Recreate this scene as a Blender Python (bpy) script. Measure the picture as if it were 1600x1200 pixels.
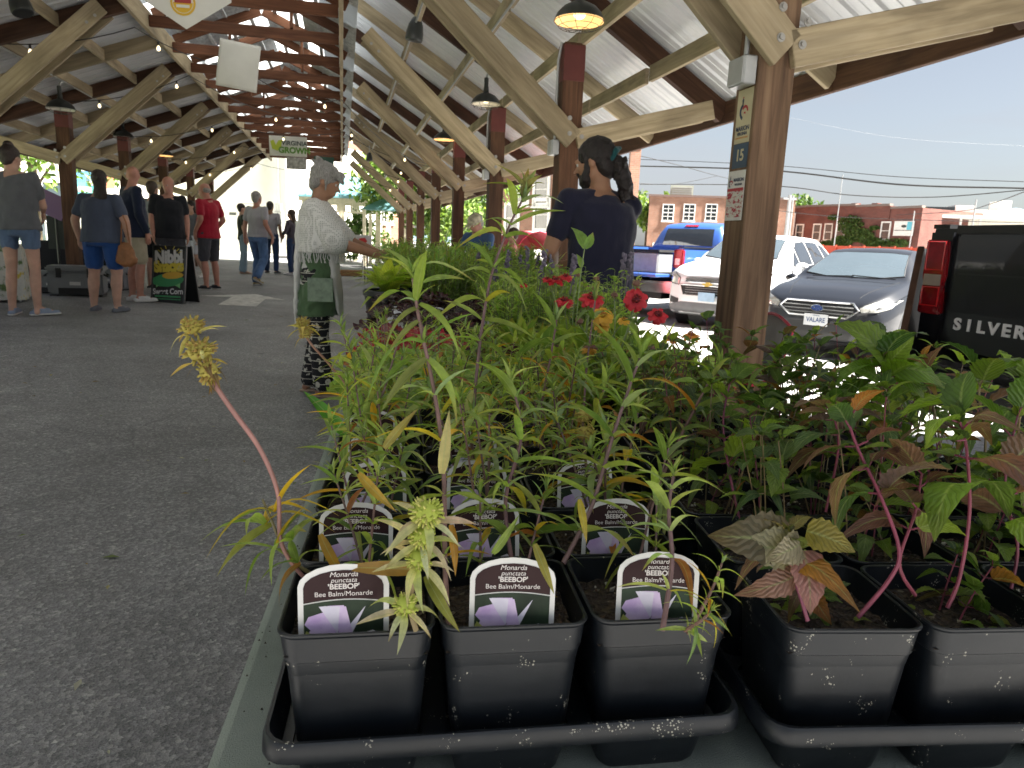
import bpy, bmesh, math, random
import numpy as np
from mathutils import Vector, Matrix, Euler
from mathutils.bvhtree import BVHTree
for _o in list(bpy.data.objects): bpy.data.objects.remove(_o)
SC = bpy.context.scene
R = math.radians
random.seed(11)
# ---------------------------------------------------------------- camera
CAM_H = 1.15; PITCH, ROLL, YAW = R(11.2), R(2.3), R(13.6)
F_PX = 1110.0
fw = Vector((math.sin(YAW)*math.cos(PITCH), math.cos(YAW)*math.cos(PITCH), -math.sin(PITCH)))
rt0 = Vector((math.cos(YAW), -math.sin(YAW), 0)); up0 = rt0.cross(fw)
rt = rt0*math.cos(ROLL) + up0*math.sin(ROLL); up = -rt0*math.sin(ROLL) + up0*math.cos(ROLL)
cd = bpy.data.cameras.new('camera'); cam = bpy.data.objects.new('camera', cd); SC.collection.objects.link(cam)
cam.matrix_world = Matrix(((rt.x, up.x, -fw.x, 0), (rt.y, up.y, -fw.y, 0), (rt.z, up.z, -fw.z, CAM_H), (0, 0, 0, 1)))
cd.sensor_fit = 'HORIZONTAL'; cd.sensor_width = 36; cd.lens = 36*F_PX/1600; cd.clip_start = 0.02; cd.clip_end = 3000
cd.dof.use_dof = True; cd.dof.focus_distance = 0.9; cd.dof.aperture_fstop = 20
SC.camera = cam
# ---------------------------------------------------------------- light
SUN_EL, SUN_AZ = R(54), R(125)            # azimuth measured from +Y (north) towards +X
w = bpy.data.worlds.new('World'); SC.world = w; w.use_nodes = True
nt = w.node_tree; nt.nodes.clear()
sky = nt.nodes.new('ShaderNodeTexSky'); sky.sky_type = 'NISHITA'; sky.sun_disc = False
sky.sun_elevation = SUN_EL; sky.sun_rotation = SUN_AZ; sky.air_density = 1.0; sky.dust_density = 1.6; sky.ozone_density = 1.2
hsv = nt.nodes.new('ShaderNodeHueSaturation'); hsv.inputs['Saturation'].default_value = 0.55; hsv.inputs['Value'].default_value = 0.235
tc = nt.nodes.new('ShaderNodeTexCoord'); mp = nt.nodes.new('ShaderNodeMapping'); mp.inputs['Scale'].default_value = (1.2, 1.2, 5.5)
cl = nt.nodes.new('ShaderNodeTexNoise'); cl.inputs['Scale'].default_value = 1.7; cl.inputs['Detail'].default_value = 6; cl.inputs['Roughness'].default_value = .55
cr = nt.nodes.new('ShaderNodeMapRange'); cr.inputs['From Min'].default_value = .38; cr.inputs['From Max'].default_value = .70; cr.inputs['To Max'].default_value = .85
mx = nt.nodes.new('ShaderNodeMixRGB'); mx.inputs['Color2'].default_value = (.93, .95, 1.04, 1)
bg = nt.nodes.new('ShaderNodeBackground'); bg.inputs['Strength'].default_value = 0.05
ow = nt.nodes.new('ShaderNodeOutputWorld'); L = nt.links.new
L(sky.outputs[0], hsv.inputs['Color']); L(tc.outputs['Generated'], mp.inputs[0]); L(mp.outputs[0], cl.inputs['Vector'])
L(cl.outputs['Fac'], cr.inputs['Value']); L(cr.outputs[0], mx.inputs['Fac']); L(hsv.outputs[0], mx.inputs['Color1'])
L(mx.outputs[0], bg.inputs['Color']); L(bg.outputs[0], ow.inputs['Surface'])
sd = bpy.data.lights.new('sun', 'SUN'); sd.energy = 2.6; sd.angle = R(3); sd.color = (1, .955, .88)
sun = bpy.data.objects.new('sun', sd); SC.collection.objects.link(sun)
sdir = Vector((math.sin(SUN_AZ)*math.cos(SUN_EL), math.cos(SUN_AZ)*math.cos(SUN_EL), math.sin(SUN_EL)))
sun.rotation_euler = sdir.to_track_quat('Z', 'Y').to_euler(); sun.location = (0, 0, 30)
SC.view_settings.view_transform = 'Standard'; SC.view_settings.look = 'None'; SC.view_settings.gamma = 1
SC.view_settings.exposure = 3.75
SC.render.engine = 'CYCLES'
SC.cycles.max_bounces = 6; SC.cycles.diffuse_bounces = 4; SC.cycles.transparent_max_bounces = 12
SC.cycles.caustics_reflective = False; SC.cycles.caustics_refractive = False
# ---------------------------------------------------------------- helpers
def P(u, v, d):                                # a point of the place seen at photo pixel (u, v), d metres deep
    return Vector((0, 0, CAM_H)) + d*(fw + rt*((u-800)/F_PX) + up*((600-v)/F_PX))
def gz(x):                                     # the ground falls gently to the right
    return -0.03*max(-5.0, min(8.0, x))
def G(u, v):                                   # where the ray through (u, v) meets the ground
    d = fw + rt*((u-800)/F_PX) + up*((600-v)/F_PX); t = 3.0
    for _ in range(40): t = (gz(t*d.x)-CAM_H)/d.z
    return Vector((0, 0, CAM_H)) + t*d
def ground_at(p): return Vector((p[0], p[1], gz(p[0])))
col = SC.collection
def tag(o, label=None, cat=None, group=None, kind=None):
    if label: o['label'] = label
    if cat: o['category'] = cat
    if group: o['group'] = group
    if kind: o['kind'] = kind
    return o
def thing(name, label, cat, loc=(0, 0, 0), rz=0, group=None):
    o = bpy.data.objects.new(name, None); col.objects.link(o); o.location = loc; o.rotation_euler = (0, 0, rz)
    o.empty_display_size = .1
    return tag(o, label, cat, group)
def link(name, me, parent=None, mw=None):
    o = bpy.data.objects.new(name, me); col.objects.link(o)
    if parent is not None: o.parent = parent
    if mw is not None:
        if isinstance(mw, Matrix): o.matrix_local = mw
        else: o.location = mw
    return o
def mesh(vs, fs, m=None, smooth=False, name='mesh', mi=None):
    me = bpy.data.meshes.new(name); me.from_pydata([tuple(v) for v in vs], [], [tuple(f) for f in fs])
    if m is not None:
        for k in (m if isinstance(m, (list, tuple)) else [m]): me.materials.append(k)
    if mi is not None: me.polygons.foreach_set('material_index', mi)
    if smooth: me.polygons.foreach_set('use_smooth', [True]*len(me.polygons))
    me.update(); return me
class MB:                                      # collects shapes into one mesh
    def __init__(s): s.v = []; s.f = []; s.mi = []; s.m = 0
    def add(s, vs, fs, mw=None):
        n = len(s.v)
        s.v += [(mw @ Vector(v)) if mw else Vector(v) for v in vs]
        s.f += [tuple(i+n for i in f) for f in fs]; s.mi += [s.m]*len(fs); return s
    def box(s, x0, y0, z0, x1, y1, z1, mw=None):
        return s.add([(x0,y0,z0),(x1,y0,z0),(x1,y1,z0),(x0,y1,z0),(x0,y0,z1),(x1,y0,z1),(x1,y1,z1),(x0,y1,z1)],
                     [(0,3,2,1),(4,5,6,7),(0,1,5,4),(1,2,6,5),(2,3,7,6),(3,0,4,7)], mw)
    def bar(s, a, b, w, h=None):               # square bar between two points
        a = Vector(a); b = Vector(b); h = h or w; d = b-a; M = frame(a, d)
        return s.box(0, -w/2, -h/2, d.length, w/2, h/2, M)
    def lathe(s, prof, n=16, mw=None, cap=True):   # prof: (r, z)
        vs = []; fs = []
        for r, z in prof:
            for k in range(n): t = 2*math.pi*k/n; vs.append((r*math.cos(t), r*math.sin(t), z))
        for i in range(len(prof)-1):
            for k in range(n):
                a = i*n+k; b = i*n+(k+1) % n; fs.append((a, b, b+n, a+n))
        if cap: fs.append(tuple(range(n))[::-1]); fs.append(tuple(range((len(prof)-1)*n, len(prof)*n)))
        return s.add(vs, fs, mw)
    def tube(s, pts, r, n=6, r2=None, cap=True):
        pts = [Vector(p) for p in pts]; vs = []; fs = []; r2 = r if r2 is None else r2; N = len(pts)
        prev = None
        for i, p in enumerate(pts):
            t = (pts[min(i+1, N-1)]-pts[max(i-1, 0)]).normalized()
            if prev is None: a = t.orthogonal().normalized()
            else: a = (prev - t*prev.dot(t)).normalized()
            prev = a; b = t.cross(a); rr = r+(r2-r)*i/max(1, N-1)
            for k in range(n): q = 2*math.pi*k/n; vs.append(p+a*(rr*math.cos(q))+b*(rr*math.sin(q)))
        for i in range(N-1):
            for k in range(n): A = i*n+k; B = i*n+(k+1) % n; fs.append((A, B, B+n, A+n))
        if cap: fs.append(tuple(range(n))[::-1]); fs.append(tuple(range((N-1)*n, N*n)))
        return s.add(vs, fs)
    def ball(s, c, r, n=8, sc=(1, 1, 1)):
        pr = [(r*math.sin(math.pi*i/n)+1e-5, -r*math.cos(math.pi*i/n)) for i in range(n+1)]
        return s.lathe(pr, max(6, int(n*1.5)), Matrix.Translation(c) @ Matrix.Diagonal((sc[0], sc[1], sc[2], 1)))
    def prism(s, poly, z0, z1, mw=None):       # poly of (x, y)
        n = len(poly); vs = [(x, y, z0) for x, y in poly]+[(x, y, z1) for x, y in poly]
        fs = [tuple(range(n))[::-1], tuple(range(n, 2*n))]+[(i, (i+1) % n, (i+1) % n+n, i+n) for i in range(n)]
        return s.add(vs, fs, mw)
    def mesh(s, m, smooth=False): return mesh(s.v, s.f, m, smooth, mi=s.mi if isinstance(m, (list, tuple)) else None)
    def build(s, name, m, parent=None, mw=None, smooth=False): 
        me = s.mesh(m, smooth)
        if smooth == 'auto':
            me.polygons.foreach_set('use_smooth', [True]*len(me.polygons)); me.set_sharp_from_angle(angle=R(38))
        return link(name, me, parent, mw)
def frame(a, d, upv=(0, 0, 1)):                # matrix: local X along d
    x = Vector(d).normalized(); u = Vector(upv)
    if abs(x.dot(u)) > .98: u = Vector((0, 1, 0))
    y = u.cross(x).normalized(); z = x.cross(y)
    return Matrix(((x.x, y.x, z.x, a[0]), (x.y, y.y, z.y, a[1]), (x.z, y.z, z.z, a[2]), (0, 0, 0, 1)))
def TR(x, y, z, rz=0, rx=0, ry=0, s=1): return Matrix.Translation((x, y, z)) @ Euler((rx, ry, rz)).to_matrix().to_4x4() @ Matrix.Scale(s, 4)
def bevel(me, w, seg=1):
    bm = bmesh.new(); bm.from_mesh(me); bmesh.ops.bevel(bm, geom=bm.edges[:], offset=w, segments=seg, affect='EDGES', clamp_overlap=True)
    bm.to_mesh(me); bm.free(); return me
# ---------------------------------------------------------------- materials
class NT:
    def __init__(s, name):
        s.m = bpy.data.materials.new(name); s.m.use_nodes = True; s.t = s.m.node_tree; s.t.nodes.clear()
        s.out = s.n('ShaderNodeOutputMaterial'); s.b = s.n('ShaderNodeBsdfPrincipled'); s.l(s.b.outputs[0], s.out.inputs[0])
    def n(s, k, **kw):
        x = s.t.nodes.new(k)
        for a, b in kw.items(): setattr(x, a, b)
        return x
    def l(s, a, b): s.t.links.new(a, b)
    def coords(s, scale=(1, 1, 1), rnd=True, src='Object'):
        c = s.n('ShaderNodeTexCoord'); m = s.n('ShaderNodeMapping'); m.inputs['Scale'].default_value = scale; s.l(c.outputs[src], m.inputs[0])
        if rnd:
            o = s.n('ShaderNodeObjectInfo'); q = s.n('ShaderNodeMath', operation='MULTIPLY'); q.inputs[1].default_value = 37.
            s.l(o.outputs['Random'], q.inputs[0]); s.l(q.outputs[0], m.inputs['Location'])
        return m.outputs[0]
    def noise(s, sc, co, det=4, ro=.55, dist=0):
        x = s.n('ShaderNodeTexNoise'); x.inputs['Scale'].default_value = sc; x.inputs['Detail'].default_value = det; x.inputs['Roughness'].default_value = ro; x.inputs['Distortion'].default_value = dist
        s.l(co, x.inputs['Vector']); return x.outputs['Fac']
    def ramp(s, f, stops):
        x = s.n('ShaderNodeValToRGB'); e = x.color_ramp.elements
        while len(e) < len(stops): e.new(.5)
        for i, (p, c) in enumerate(stops): e[i].position = p; e[i].color = (*c, 1) if len(c) == 3 else c
        s.l(f, x.inputs[0]); return x.outputs[0]
    def mix(s, f, a, b, mode='MIX'):
        x = s.n('ShaderNodeMixRGB', blend_type=mode)
        for i, q in ((0, f), (1, a), (2, b)):
            if isinstance(q, (int, float)): x.inputs[i].default_value = q
            elif isinstance(q, tuple): x.inputs[i].default_value = (*q[:3], 1)
            else: s.l(q, x.inputs[i])
        return x.outputs[0]
    def math(s, op, a, b=0.):
        x = s.n('ShaderNodeMath', operation=op)
        for i, q in ((0, a), (1, b)):
            if isinstance(q, (int, float)): x.inputs[i].default_value = q
            else: s.l(q, x.inputs[i])
        return x.outputs[0]
    def bump(s, h, st=.3, d=.01):
        x = s.n('ShaderNodeBump'); x.inputs['Strength'].default_value = st; x.inputs['Distance'].default_value = d; s.l(h, x.inputs['Height']); s.l(x.outputs[0], s.b.inputs['Normal'])
    def set(s, col=None, rough=None, metal=None, spec=None, coat=None):
        if col is not None:
            if isinstance(col, tuple): s.b.inputs['Base Color'].default_value = (*col[:3], 1)
            else: s.l(col, s.b.inputs['Base Color'])
        if rough is not None:
            if isinstance(rough, (int, float)): s.b.inputs['Roughness'].default_value = rough
            else: s.l(rough, s.b.inputs['Roughness'])
        if metal is not None: s.b.inputs['Metallic'].default_value = metal
        if spec is not None: s.b.inputs['Specular IOR Level'].default_value = spec
        if coat is not None: s.b.inputs['Coat Weight'].default_value = coat; s.b.inputs['Coat Roughness'].default_value = .03
        return s.m
def plain(name, c, rough=.6, metal=0, var=.12, sc=8, bump=0., coat=0, spec=.5, bsc=60, src='Object'):
    t = NT(name); co = t.coords(src=src); f = t.noise(sc, co)
    a = tuple(max(0, x*(1-var)) for x in c); b = tuple(min(1, x*(1+var)) for x in c)
    t.set(t.ramp(f, [(.3, a), (.7, b)]), rough, metal, spec, coat or None)
    if bump: t.bump(t.noise(bsc, co, 3), bump)
    return t.m
def wood(name, a, b, c, scale=1, rough=.75, dark=.5):
    t = NT(name); co = t.coords((1.3*scale, 22*scale, 22*scale)); co2 = t.coords((.8, 3, 3))
    g = t.noise(1.6, co, 6, .6, .6); w_ = t.noise(1.5, co2, 3, .5, .8)
    r = t.ramp(g, [(.3, a), (.5, b), (.72, c)])
    st = t.ramp(w_, [(.35, (1-dark,)*3), (.62, (1, 1, 1))])
    oi = t.n('ShaderNodeObjectInfo'); v = t.math('MULTIPLY_ADD', oi.outputs['Random'], .35); v.node.inputs[2].default_value = .8
    cmb = t.mix(1., t.mix(1., r, st, 'MULTIPLY'), v, 'MULTIPLY')
    t.set(cmb, rough, spec=.3); t.bump(g, .35, .004); return t.m
M = {}
M['beam_beige'] = wood('painted_beige_timber', (.33, .265, .165), (.44, .355, .225), (.52, .43, .29), dark=.40)
M['beam_dark'] = wood('dark_stained_timber', (.055, .026, .015), (.085, .04, .022), (.12, .06, .034), dark=.45)
M['beam_red'] = wood('red_brown_timber', (.10, .038, .020), (.15, .06, .03), (.20, .085, .045), dark=.3)
M['post_raw'] = wood('weathered_post_timber', (.10, .058, .036), (.19, .115, .068), (.27, .175, .105), scale=.75, dark=.35)
M['post_dark'] = wood('brown_post_timber', (.075, .036, .02), (.12, .058, .032), (.17, .09, .05), dark=.4)
M['red_paint'] = plain('red_oxide_paint', (.13, .03, .025), .6)
def metal_roof():
    t = NT('roof_sheet_metal'); co = t.coords((1, 1, 1)); f = t.noise(3, co, 5); g = t.noise(40, t.coords((.3, 6, 1)), 3)
    t.set(t.mix(.3, t.ramp(f, [(.3, (.66, .68, .71)), (.7, (.80, .82, .84))]), t.ramp(g, [(.3, (.6, .62, .64)), (.7, (.82, .83, .84))])), .45, .35, .5); return t.m
M['roof'] = metal_roof()
def galv():
    t = NT('galvanised_metal'); co = t.coords((1, 1, 1)); v = t.n('ShaderNodeTexVoronoi'); v.inputs['Scale'].default_value = 28; t.l(co, v.inputs['Vector'])
    t.set(t.ramp(v.outputs['Color'], [(.2, (.5, .54, .56)), (.8, (.74, .77, .79))]), .38, .5); return t.m
M['galv'] = galv()
M['conduit'] = plain('grey_conduit', (.42, .43, .43), .4, .6)
M['steel'] = plain('bolt_steel', (.4, .39, .37), .45, .8)
M['black_metal'] = plain('black_enamel', (.03, .033, .032), .35, .1)
M['white_enamel'] = plain('white_enamel', (.75, .72, .64), .35)
M['wire_black'] = plain('black_cable', (.015, .015, .015), .5)
def emit(name, c, st):
    t = NT(name); t.b.inputs['Base Color'].default_value = (*c, 1); t.b.inputs['Emission Color'].default_value = (*c, 1); t.b.inputs['Emission Strength'].default_value = st; return t.m
M['bulb'] = emit('lit_bulb', (1, .80, .45), .28)
M['lamp_lit'] = emit('lit_lamp', (1, .60, .24), .085)
M['bulb_off'] = plain('white_glass_bulb', (.75, .75, .7), .15)
def asphalt():
    t = NT('asphalt'); co = t.coords((1, 1, 1), rnd=False); big = t.noise(.55, co, 5, .6); mid = t.noise(5, co, 4); v = t.n('ShaderNodeTexVoronoi'); v.inputs['Scale'].default_value = 95; t.l(co, v.inputs['Vector'])
    a = t.ramp(v.outputs['Color'], [(.0, (.09, .092, .098)), (.65, (.21, .212, .22)), (.93, (.37, .37, .36)), (1, (.5, .49, .47))])
    s = t.ramp(big, [(.35, (.72,)*3), (.7, (1.25,)*3)]); q = t.ramp(mid, [(.3, (.82,)*3), (.7, (1.15,)*3)])
    t.set(t.mix(1, t.mix(1, a, s, 'MULTIPLY'), q, 'MULTIPLY'), t.ramp(mid, [(.3, (.62,)*3), (.7, (.85,)*3)]), spec=.35)
    t.bump(v.outputs['Distance'], .7, .006); return t.m
def asphalt2():
    t = NT('asphalt'); co = t.coords((1, 1, 1), rnd=False); big = t.noise(.55, co, 5, .6); mid = t.noise(4, co, 5, .65); v = t.n('ShaderNodeTexVoronoi'); v.inputs['Scale'].default_value = 95; t.l(co, v.inputs['Vector'])
    fine = t.noise(240, co, 2, .7)
    a = t.ramp(v.outputs['Color'], [(.0, (.085, .086, .09)), (.6, (.20, .2, .205)), (.9, (.38, .375, .36)), (1, (.60, .58, .54))]); a = t.mix(.35, a, t.ramp(fine, [(.35, (.06,)*3), (.65, (.40, .395, .38))]))
    s = t.ramp(big, [(.35, (.85,)*3), (.7, (1.45,)*3)]); q = t.ramp(mid, [(.3, (.78,)*3), (.7, (1.2,)*3)])
    ck = t.n('ShaderNodeTexVoronoi', feature='DISTANCE_TO_EDGE'); ck.inputs['Scale'].default_value = .42; dn = t.n('ShaderNodeTexNoise'); dn.inputs['Scale'].default_value = 1.5; dn.inputs['Detail'].default_value = 6; t.l(co, dn.inputs['Vector']); t.l(t.mix(.25, co, dn.outputs['Color']), ck.inputs['Vector'])
    cm = t.ramp(ck.outputs['Distance'], [(.0, (.8,)*3), (.0015, (1,)*3)])
    st = t.n('ShaderNodeTexVoronoi'); st.inputs['Scale'].default_value = 1.6; t.l(co, st.inputs['Vector']); sm = t.ramp(st.outputs['Distance'], [(.03, (.5,)*3), (.07, (1,)*3)])
    c = t.mix(1, t.mix(1, a, s, 'MULTIPLY'), q, 'MULTIPLY'); c = t.mix(1, t.mix(1, c, cm, 'MULTIPLY'), sm, 'MULTIPLY')
    t.set(c, t.ramp(mid, [(.3, (.55,)*3), (.7, (.85,)*3)]), spec=.35); t.bump(t.math('ADD', v.outputs['Distance'], fine), .8, .006); return t.m
M['asphalt'] = asphalt2()
def lot():
    t = NT('worn_lot_paving'); co = t.coords((1, 1, 1), rnd=False); big = t.noise(.35, co, 5, .6); v = t.n('ShaderNodeTexVoronoi'); v.inputs['Scale'].default_value = 70; t.l(co, v.inputs['Vector'])
    a = t.ramp(v.outputs['Color'], [(0, (.22, .215, .21)), (.6, (.34, .335, .325)), (1, (.48, .47, .455))])
    t.set(t.mix(1, a, t.ramp(big, [(.35, (.75,)*3), (.7, (1.15,)*3)]), 'MULTIPLY'), .85); t.bump(v.outputs['Distance'], .5, .006); return t.m
M['lot'] = lot()
def grassm():
    t = NT('lawn_grass'); co = t.coords((1, 1, 1), rnd=False); t.set(t.ramp(t.noise(6, co, 5), [(.3, (.07, .12, .02)), (.7, (.16, .22, .05))]), .9); t.bump(t.noise(80, co), .6, .02); return t.m
M['grass'] = grassm()
M['road_paint'] = plain('worn_white_road_paint', (.55, .54, .5), .8, var=.35, sc=9)
def cloth():
    t = NT('grey_green_tablecloth'); co = t.coords((1, 1, 1), rnd=False); f = t.noise(7, co, 6, .6); h = t.noise(900, co, 2)
    t.set(t.mix(.35, t.ramp(f, [(.35, (.34, .39, .33)), (.75, (.50, .56, .49))]), t.ramp(h, [(.3, (.1, .13, .11)), (.7, (.36, .4, .36))])), .95, spec=.15)
    t.bump(t.math('ADD', h, t.noise(10, co, 5)), .9, .006); return t.m
M['cloth'] = cloth()
def potm():
    t = NT('black_nursery_plastic'); co = t.coords((1, 1, 1)); v = t.n('ShaderNodeTexVoronoi'); v.inputs['Scale'].default_value = 420; t.l(co, v.inputs['Vector'])
    nz = t.noise(28, co, 4); dust = t.noise(9, co, 5, .65)
    sp = t.math('MULTIPLY', t.math('LESS_THAN', v.outputs['Distance'], .34), t.math('GREATER_THAN', t.noise(34, co, 6, .75), .595))
    base = t.ramp(dust, [(.3, (.003, .0045, .0065)), (.65, (.007, .0095, .013)), (.9, (.022, .025, .028))])
    t.set(t.mix(t.math('MULTIPLY', sp, .75), base, (.42, .40, .33)), t.ramp(dust, [(.3, (.30,)*3), (.7, (.48,)*3)]), spec=.42); t.bump(nz, .2, .003); return t.m
M['pot'] = potm()
def soilm():
    t = NT('potting_soil'); co = t.coords((1, 1, 1)); v = t.n('ShaderNodeTexVoronoi'); v.inputs['Scale'].default_value = 190; t.l(co, v.inputs['Vector'])
    t.set(t.ramp(v.outputs['Color'], [(0, (.012, .008, .006)), (.6, (.04, .026, .017)), (.86, (.085, .058, .035)), (.97, (.34, .3, .22))]), .95); t.bump(v.outputs['Distance'], 1, .008); return t.m
M['soil'] = soilm()
def leafm(name, veins='lance', vcol=False, trans=.48, purple=0.):
    t = NT(name)
    if vcol: a = t.n('ShaderNodeAttribute', attribute_name='Col'); src = a.outputs['Color']; rnd = t.n('ShaderNodeAttribute', attribute_name='lr').outputs['Fac']
    else: a = t.n('ShaderNodeObjectInfo'); src = a.outputs['Color']; rnd = a.outputs['Random']
    u = t.n('ShaderNodeAttribute', attribute_name='lu').outputs['Fac']; v = t.n('ShaderNodeAttribute', attribute_name='lv').outputs['Fac']
    av = t.math('ABSOLUTE', v)
    co = t.coords((1, 1, 1)); nz = t.noise(3.5, co, 5, .6)
    c = t.mix(1, src, t.ramp(nz, [(.3, (.68, .70, .6)), (.7, (1.25, 1.2, 1.1))]), 'MULTIPLY')
    mid = t.ramp(av, [(.03, (1,)*3), (.11, (0,)*3)])
    c = t.mix(t.math('MULTIPLY', mid, .45), c, (.34, .40, .18))
    if veins == 'ovate':
        s = t.math('SUBTRACT', t.math('MULTIPLY', u, 8.), t.math('MULTIPLY', av, 2.6)); w_ = t.math('PINGPONG', s, .5)
        vv = t.ramp(w_, [(.0, (1,)*3), (.14, (0,)*3)]); c = t.mix(t.math('MULTIPLY', vv, .42), c, (.02, .035, .012)); t.bump(w_, .6, .003)
    else: t.bump(t.math('ADD', t.math('MULTIPLY', av, .6), nz), .4, .002)
    tip = t.math('MULTIPLY', t.ramp(u, [(.62, (0,)*3), (1, (1,)*3 if veins != 'ovate' else (.3,)*3)]), t.ramp(rnd, [(.35, (0,)*3), (.8, (1,)*3)]))
    c = t.mix(t.math('MULTIPLY', tip, .7), c, (.34, .20, .05) if not purple else (.10, .03, .04))
    t.set(c, .42, spec=.45)
    tr = t.n('ShaderNodeBsdfTranslucent'); t.l(t.mix(1, c, (1.35, 1.5, .6), 'MULTIPLY'), tr.inputs['Color']); ms = t.n('ShaderNodeMixShader'); ms.inputs[0].default_value = trans
    t.l(t.b.outputs[0], ms.inputs[1]); t.l(tr.outputs[0], ms.inputs[2]); t.l(ms.outputs[0], t.out.inputs[0]); return t.m
M['leaf_lance'] = leafm('lance_leaf'); M['leaf_ovate'] = leafm('ovate_leaf', 'ovate'); M['leaf_mass'] = leafm('foliage_mass', 'lance', True)
M['leaf_mass_ov'] = leafm('foliage_mass_ovate', 'ovate', True)
def objcol(name, rough=.6, vcol=False, sc=8):
    t = NT(name)
    src = t.n('ShaderNodeAttribute', attribute_name='Col').outputs['Color'] if vcol else t.n('ShaderNodeObjectInfo').outputs['Color']
    t.set(t.mix(1, src, t.ramp(t.noise(sc, t.coords()), [(.3, (.75,)*3), (.7, (1.2,)*3)]), 'MULTIPLY'), rough); return t.m
M['stem'] = objcol('plant_stem', .55, sc=60); M['petal'] = objcol('petal', .6, sc=40)
def glassm(name, c, rough=.03):
    t = NT(name); t.set(c, rough, 0, .8, .6); return t.m
M['glass_dark'] = glassm('dark_window_glass', (.018, .022, .027)); M['glass_car'] = glassm('car_glass', (.06, .08, .095))
M['chrome'] = plain('chrome', (.75, .76, .77), .12, 1., var=.03); M['rubber'] = plain('tyre_rubber', (.014, .014, .015), .8, bump=.2)
M['alloy'] = plain('alloy_wheel', (.55, .56, .57), .25, .8, var=.05); M['black_plastic'] = plain('black_trim', (.008, .0085, .0095), .5)
def paint(name, c, coat=.55, rough=.4): return plain(name, c, rough, .15, var=.03, coat=coat)
M['white_paint'] = plain('white_trim_paint', (.72, .71, .67), .6)
def brick(name, a, b, mortar, scale=1):
    t = NT(name); co = t.coords((1, 1, 1), rnd=False, src='UV'); x = t.n('ShaderNodeTexBrick')
    x.inputs['Color1'].default_value = (*a, 1); x.inputs['Color2'].default_value = (*b, 1); x.inputs['Mortar'].default_value = (*mortar, 1)
    x.inputs['Scale'].default_value = 1; x.inputs['Brick Width'].default_value = .215; x.inputs['Row Height'].default_value = .075; x.inputs['Mortar Size'].default_value = .008
    t.l(co, x.inputs['Vector']); n_ = t.noise(.9, co, 5); t.set(t.mix(1, x.outputs['Color'], t.ramp(n_, [(.3, (.72,)*3), (.7, (1.2,)*3)]), 'MULTIPLY'), .9); t.bump(x.outputs['Fac'], -.3, .004); return t.m
M['brick'] = brick('red_brick', (.20, .07, .045), (.26, .10, .065), (.20, .16, .14)); M['brick_lt'] = brick('orange_brick', (.25, .115, .07), (.31, .155, .10), (.26, .21, .175))
M['brick_dk'] = brick('dark_brick', (.13, .038, .028), (.18, .055, .04), (.15, .10, .085))
M['stucco'] = plain('white_stucco', (.72, .70, .63), .9, var=.06, sc=1.2, bump=.2)
def vcolm(name, rough=.6, sat=1):
    t = NT(name); t.set(t.n('ShaderNodeAttribute', attribute_name='Col').outputs['Color'], rough); return t.m
def flat(name, c, rough=.6): t = NT(name); t.set(c, rough); return t.m

def skylight():
    t = NT('translucent_roof_sheet'); tr = t.n('ShaderNodeBsdfTranslucent'); tr.inputs['Color'].default_value = (.8, .84, .85, 1); t.set((.7, .73, .74), .5); ms = t.n('ShaderNodeMixShader'); ms.inputs[0].default_value = .55
    t.l(t.b.outputs[0], ms.inputs[1]); t.l(tr.outputs[0], ms.inputs[2]); t.l(ms.outputs[0], t.out.inputs[0]); return t.m
M['skylight'] = skylight()
# ================================================================ SETTING: ground
def ground_sheet(name, x0, x1, y0, y1, m, dz, nx=24, ny=40, bumpy=0):
    xs = sorted(set([x0, x1]+[x for x in (-5, 8) if x0 < x < x1])); vs = []; fs = []
    for y in (y0, y1):
        for x in xs: vs.append((x, y, gz(x)+dz))
    n = len(xs)
    for i in range(n-1): fs.append((i, i+1, i+1+n, i+n))
    return tag(link(name, mesh(vs, fs, m)), kind='structure')
ground_sheet('ground', -900, 900, -300, 1500, M['lot'], 0)
ground_sheet('asphalt_lane', -6.6, 3.75, -8, 31, M['asphalt'], .004)
ground_sheet('grass_verge', -40, -9.5, -5, 60, M['grass'], .004)
ground_sheet('street', -6.6, 300, 31.0, 38, M['asphalt'], .004)
# painted arrow on the lane
ar = G(385, 467); M_ar = lambda pts: [(ar.x+x, ar.y+y, gz(ar.x+x)+.009) for x, y in pts]
arrow = link('painted_arrow', mesh(M_ar([(-.75, .1), (.05, .95), (.62, .05), (.30, .05), (.30, -1.3), (-.25, -1.3), (-.25, .1)]), [tuple(range(7))], M['road_paint'])); tag(arrow, kind='structure')
for k in range(9):                              # parking bay lines on the lot
    a = Vector((5.4+k*.0, 1.5+3.1*k, 0)); b = a+Vector((4.2, 3.0, 0)); s = Vector((-.058, .082, 0))
    tag(link('parking_line', mesh([(p.x, p.y, gz(p.x)+.006) for p in (a-s, b-s, b+s, a+s)], [(0, 1, 2, 3)], M['road_paint'])), kind='structure')
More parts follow.
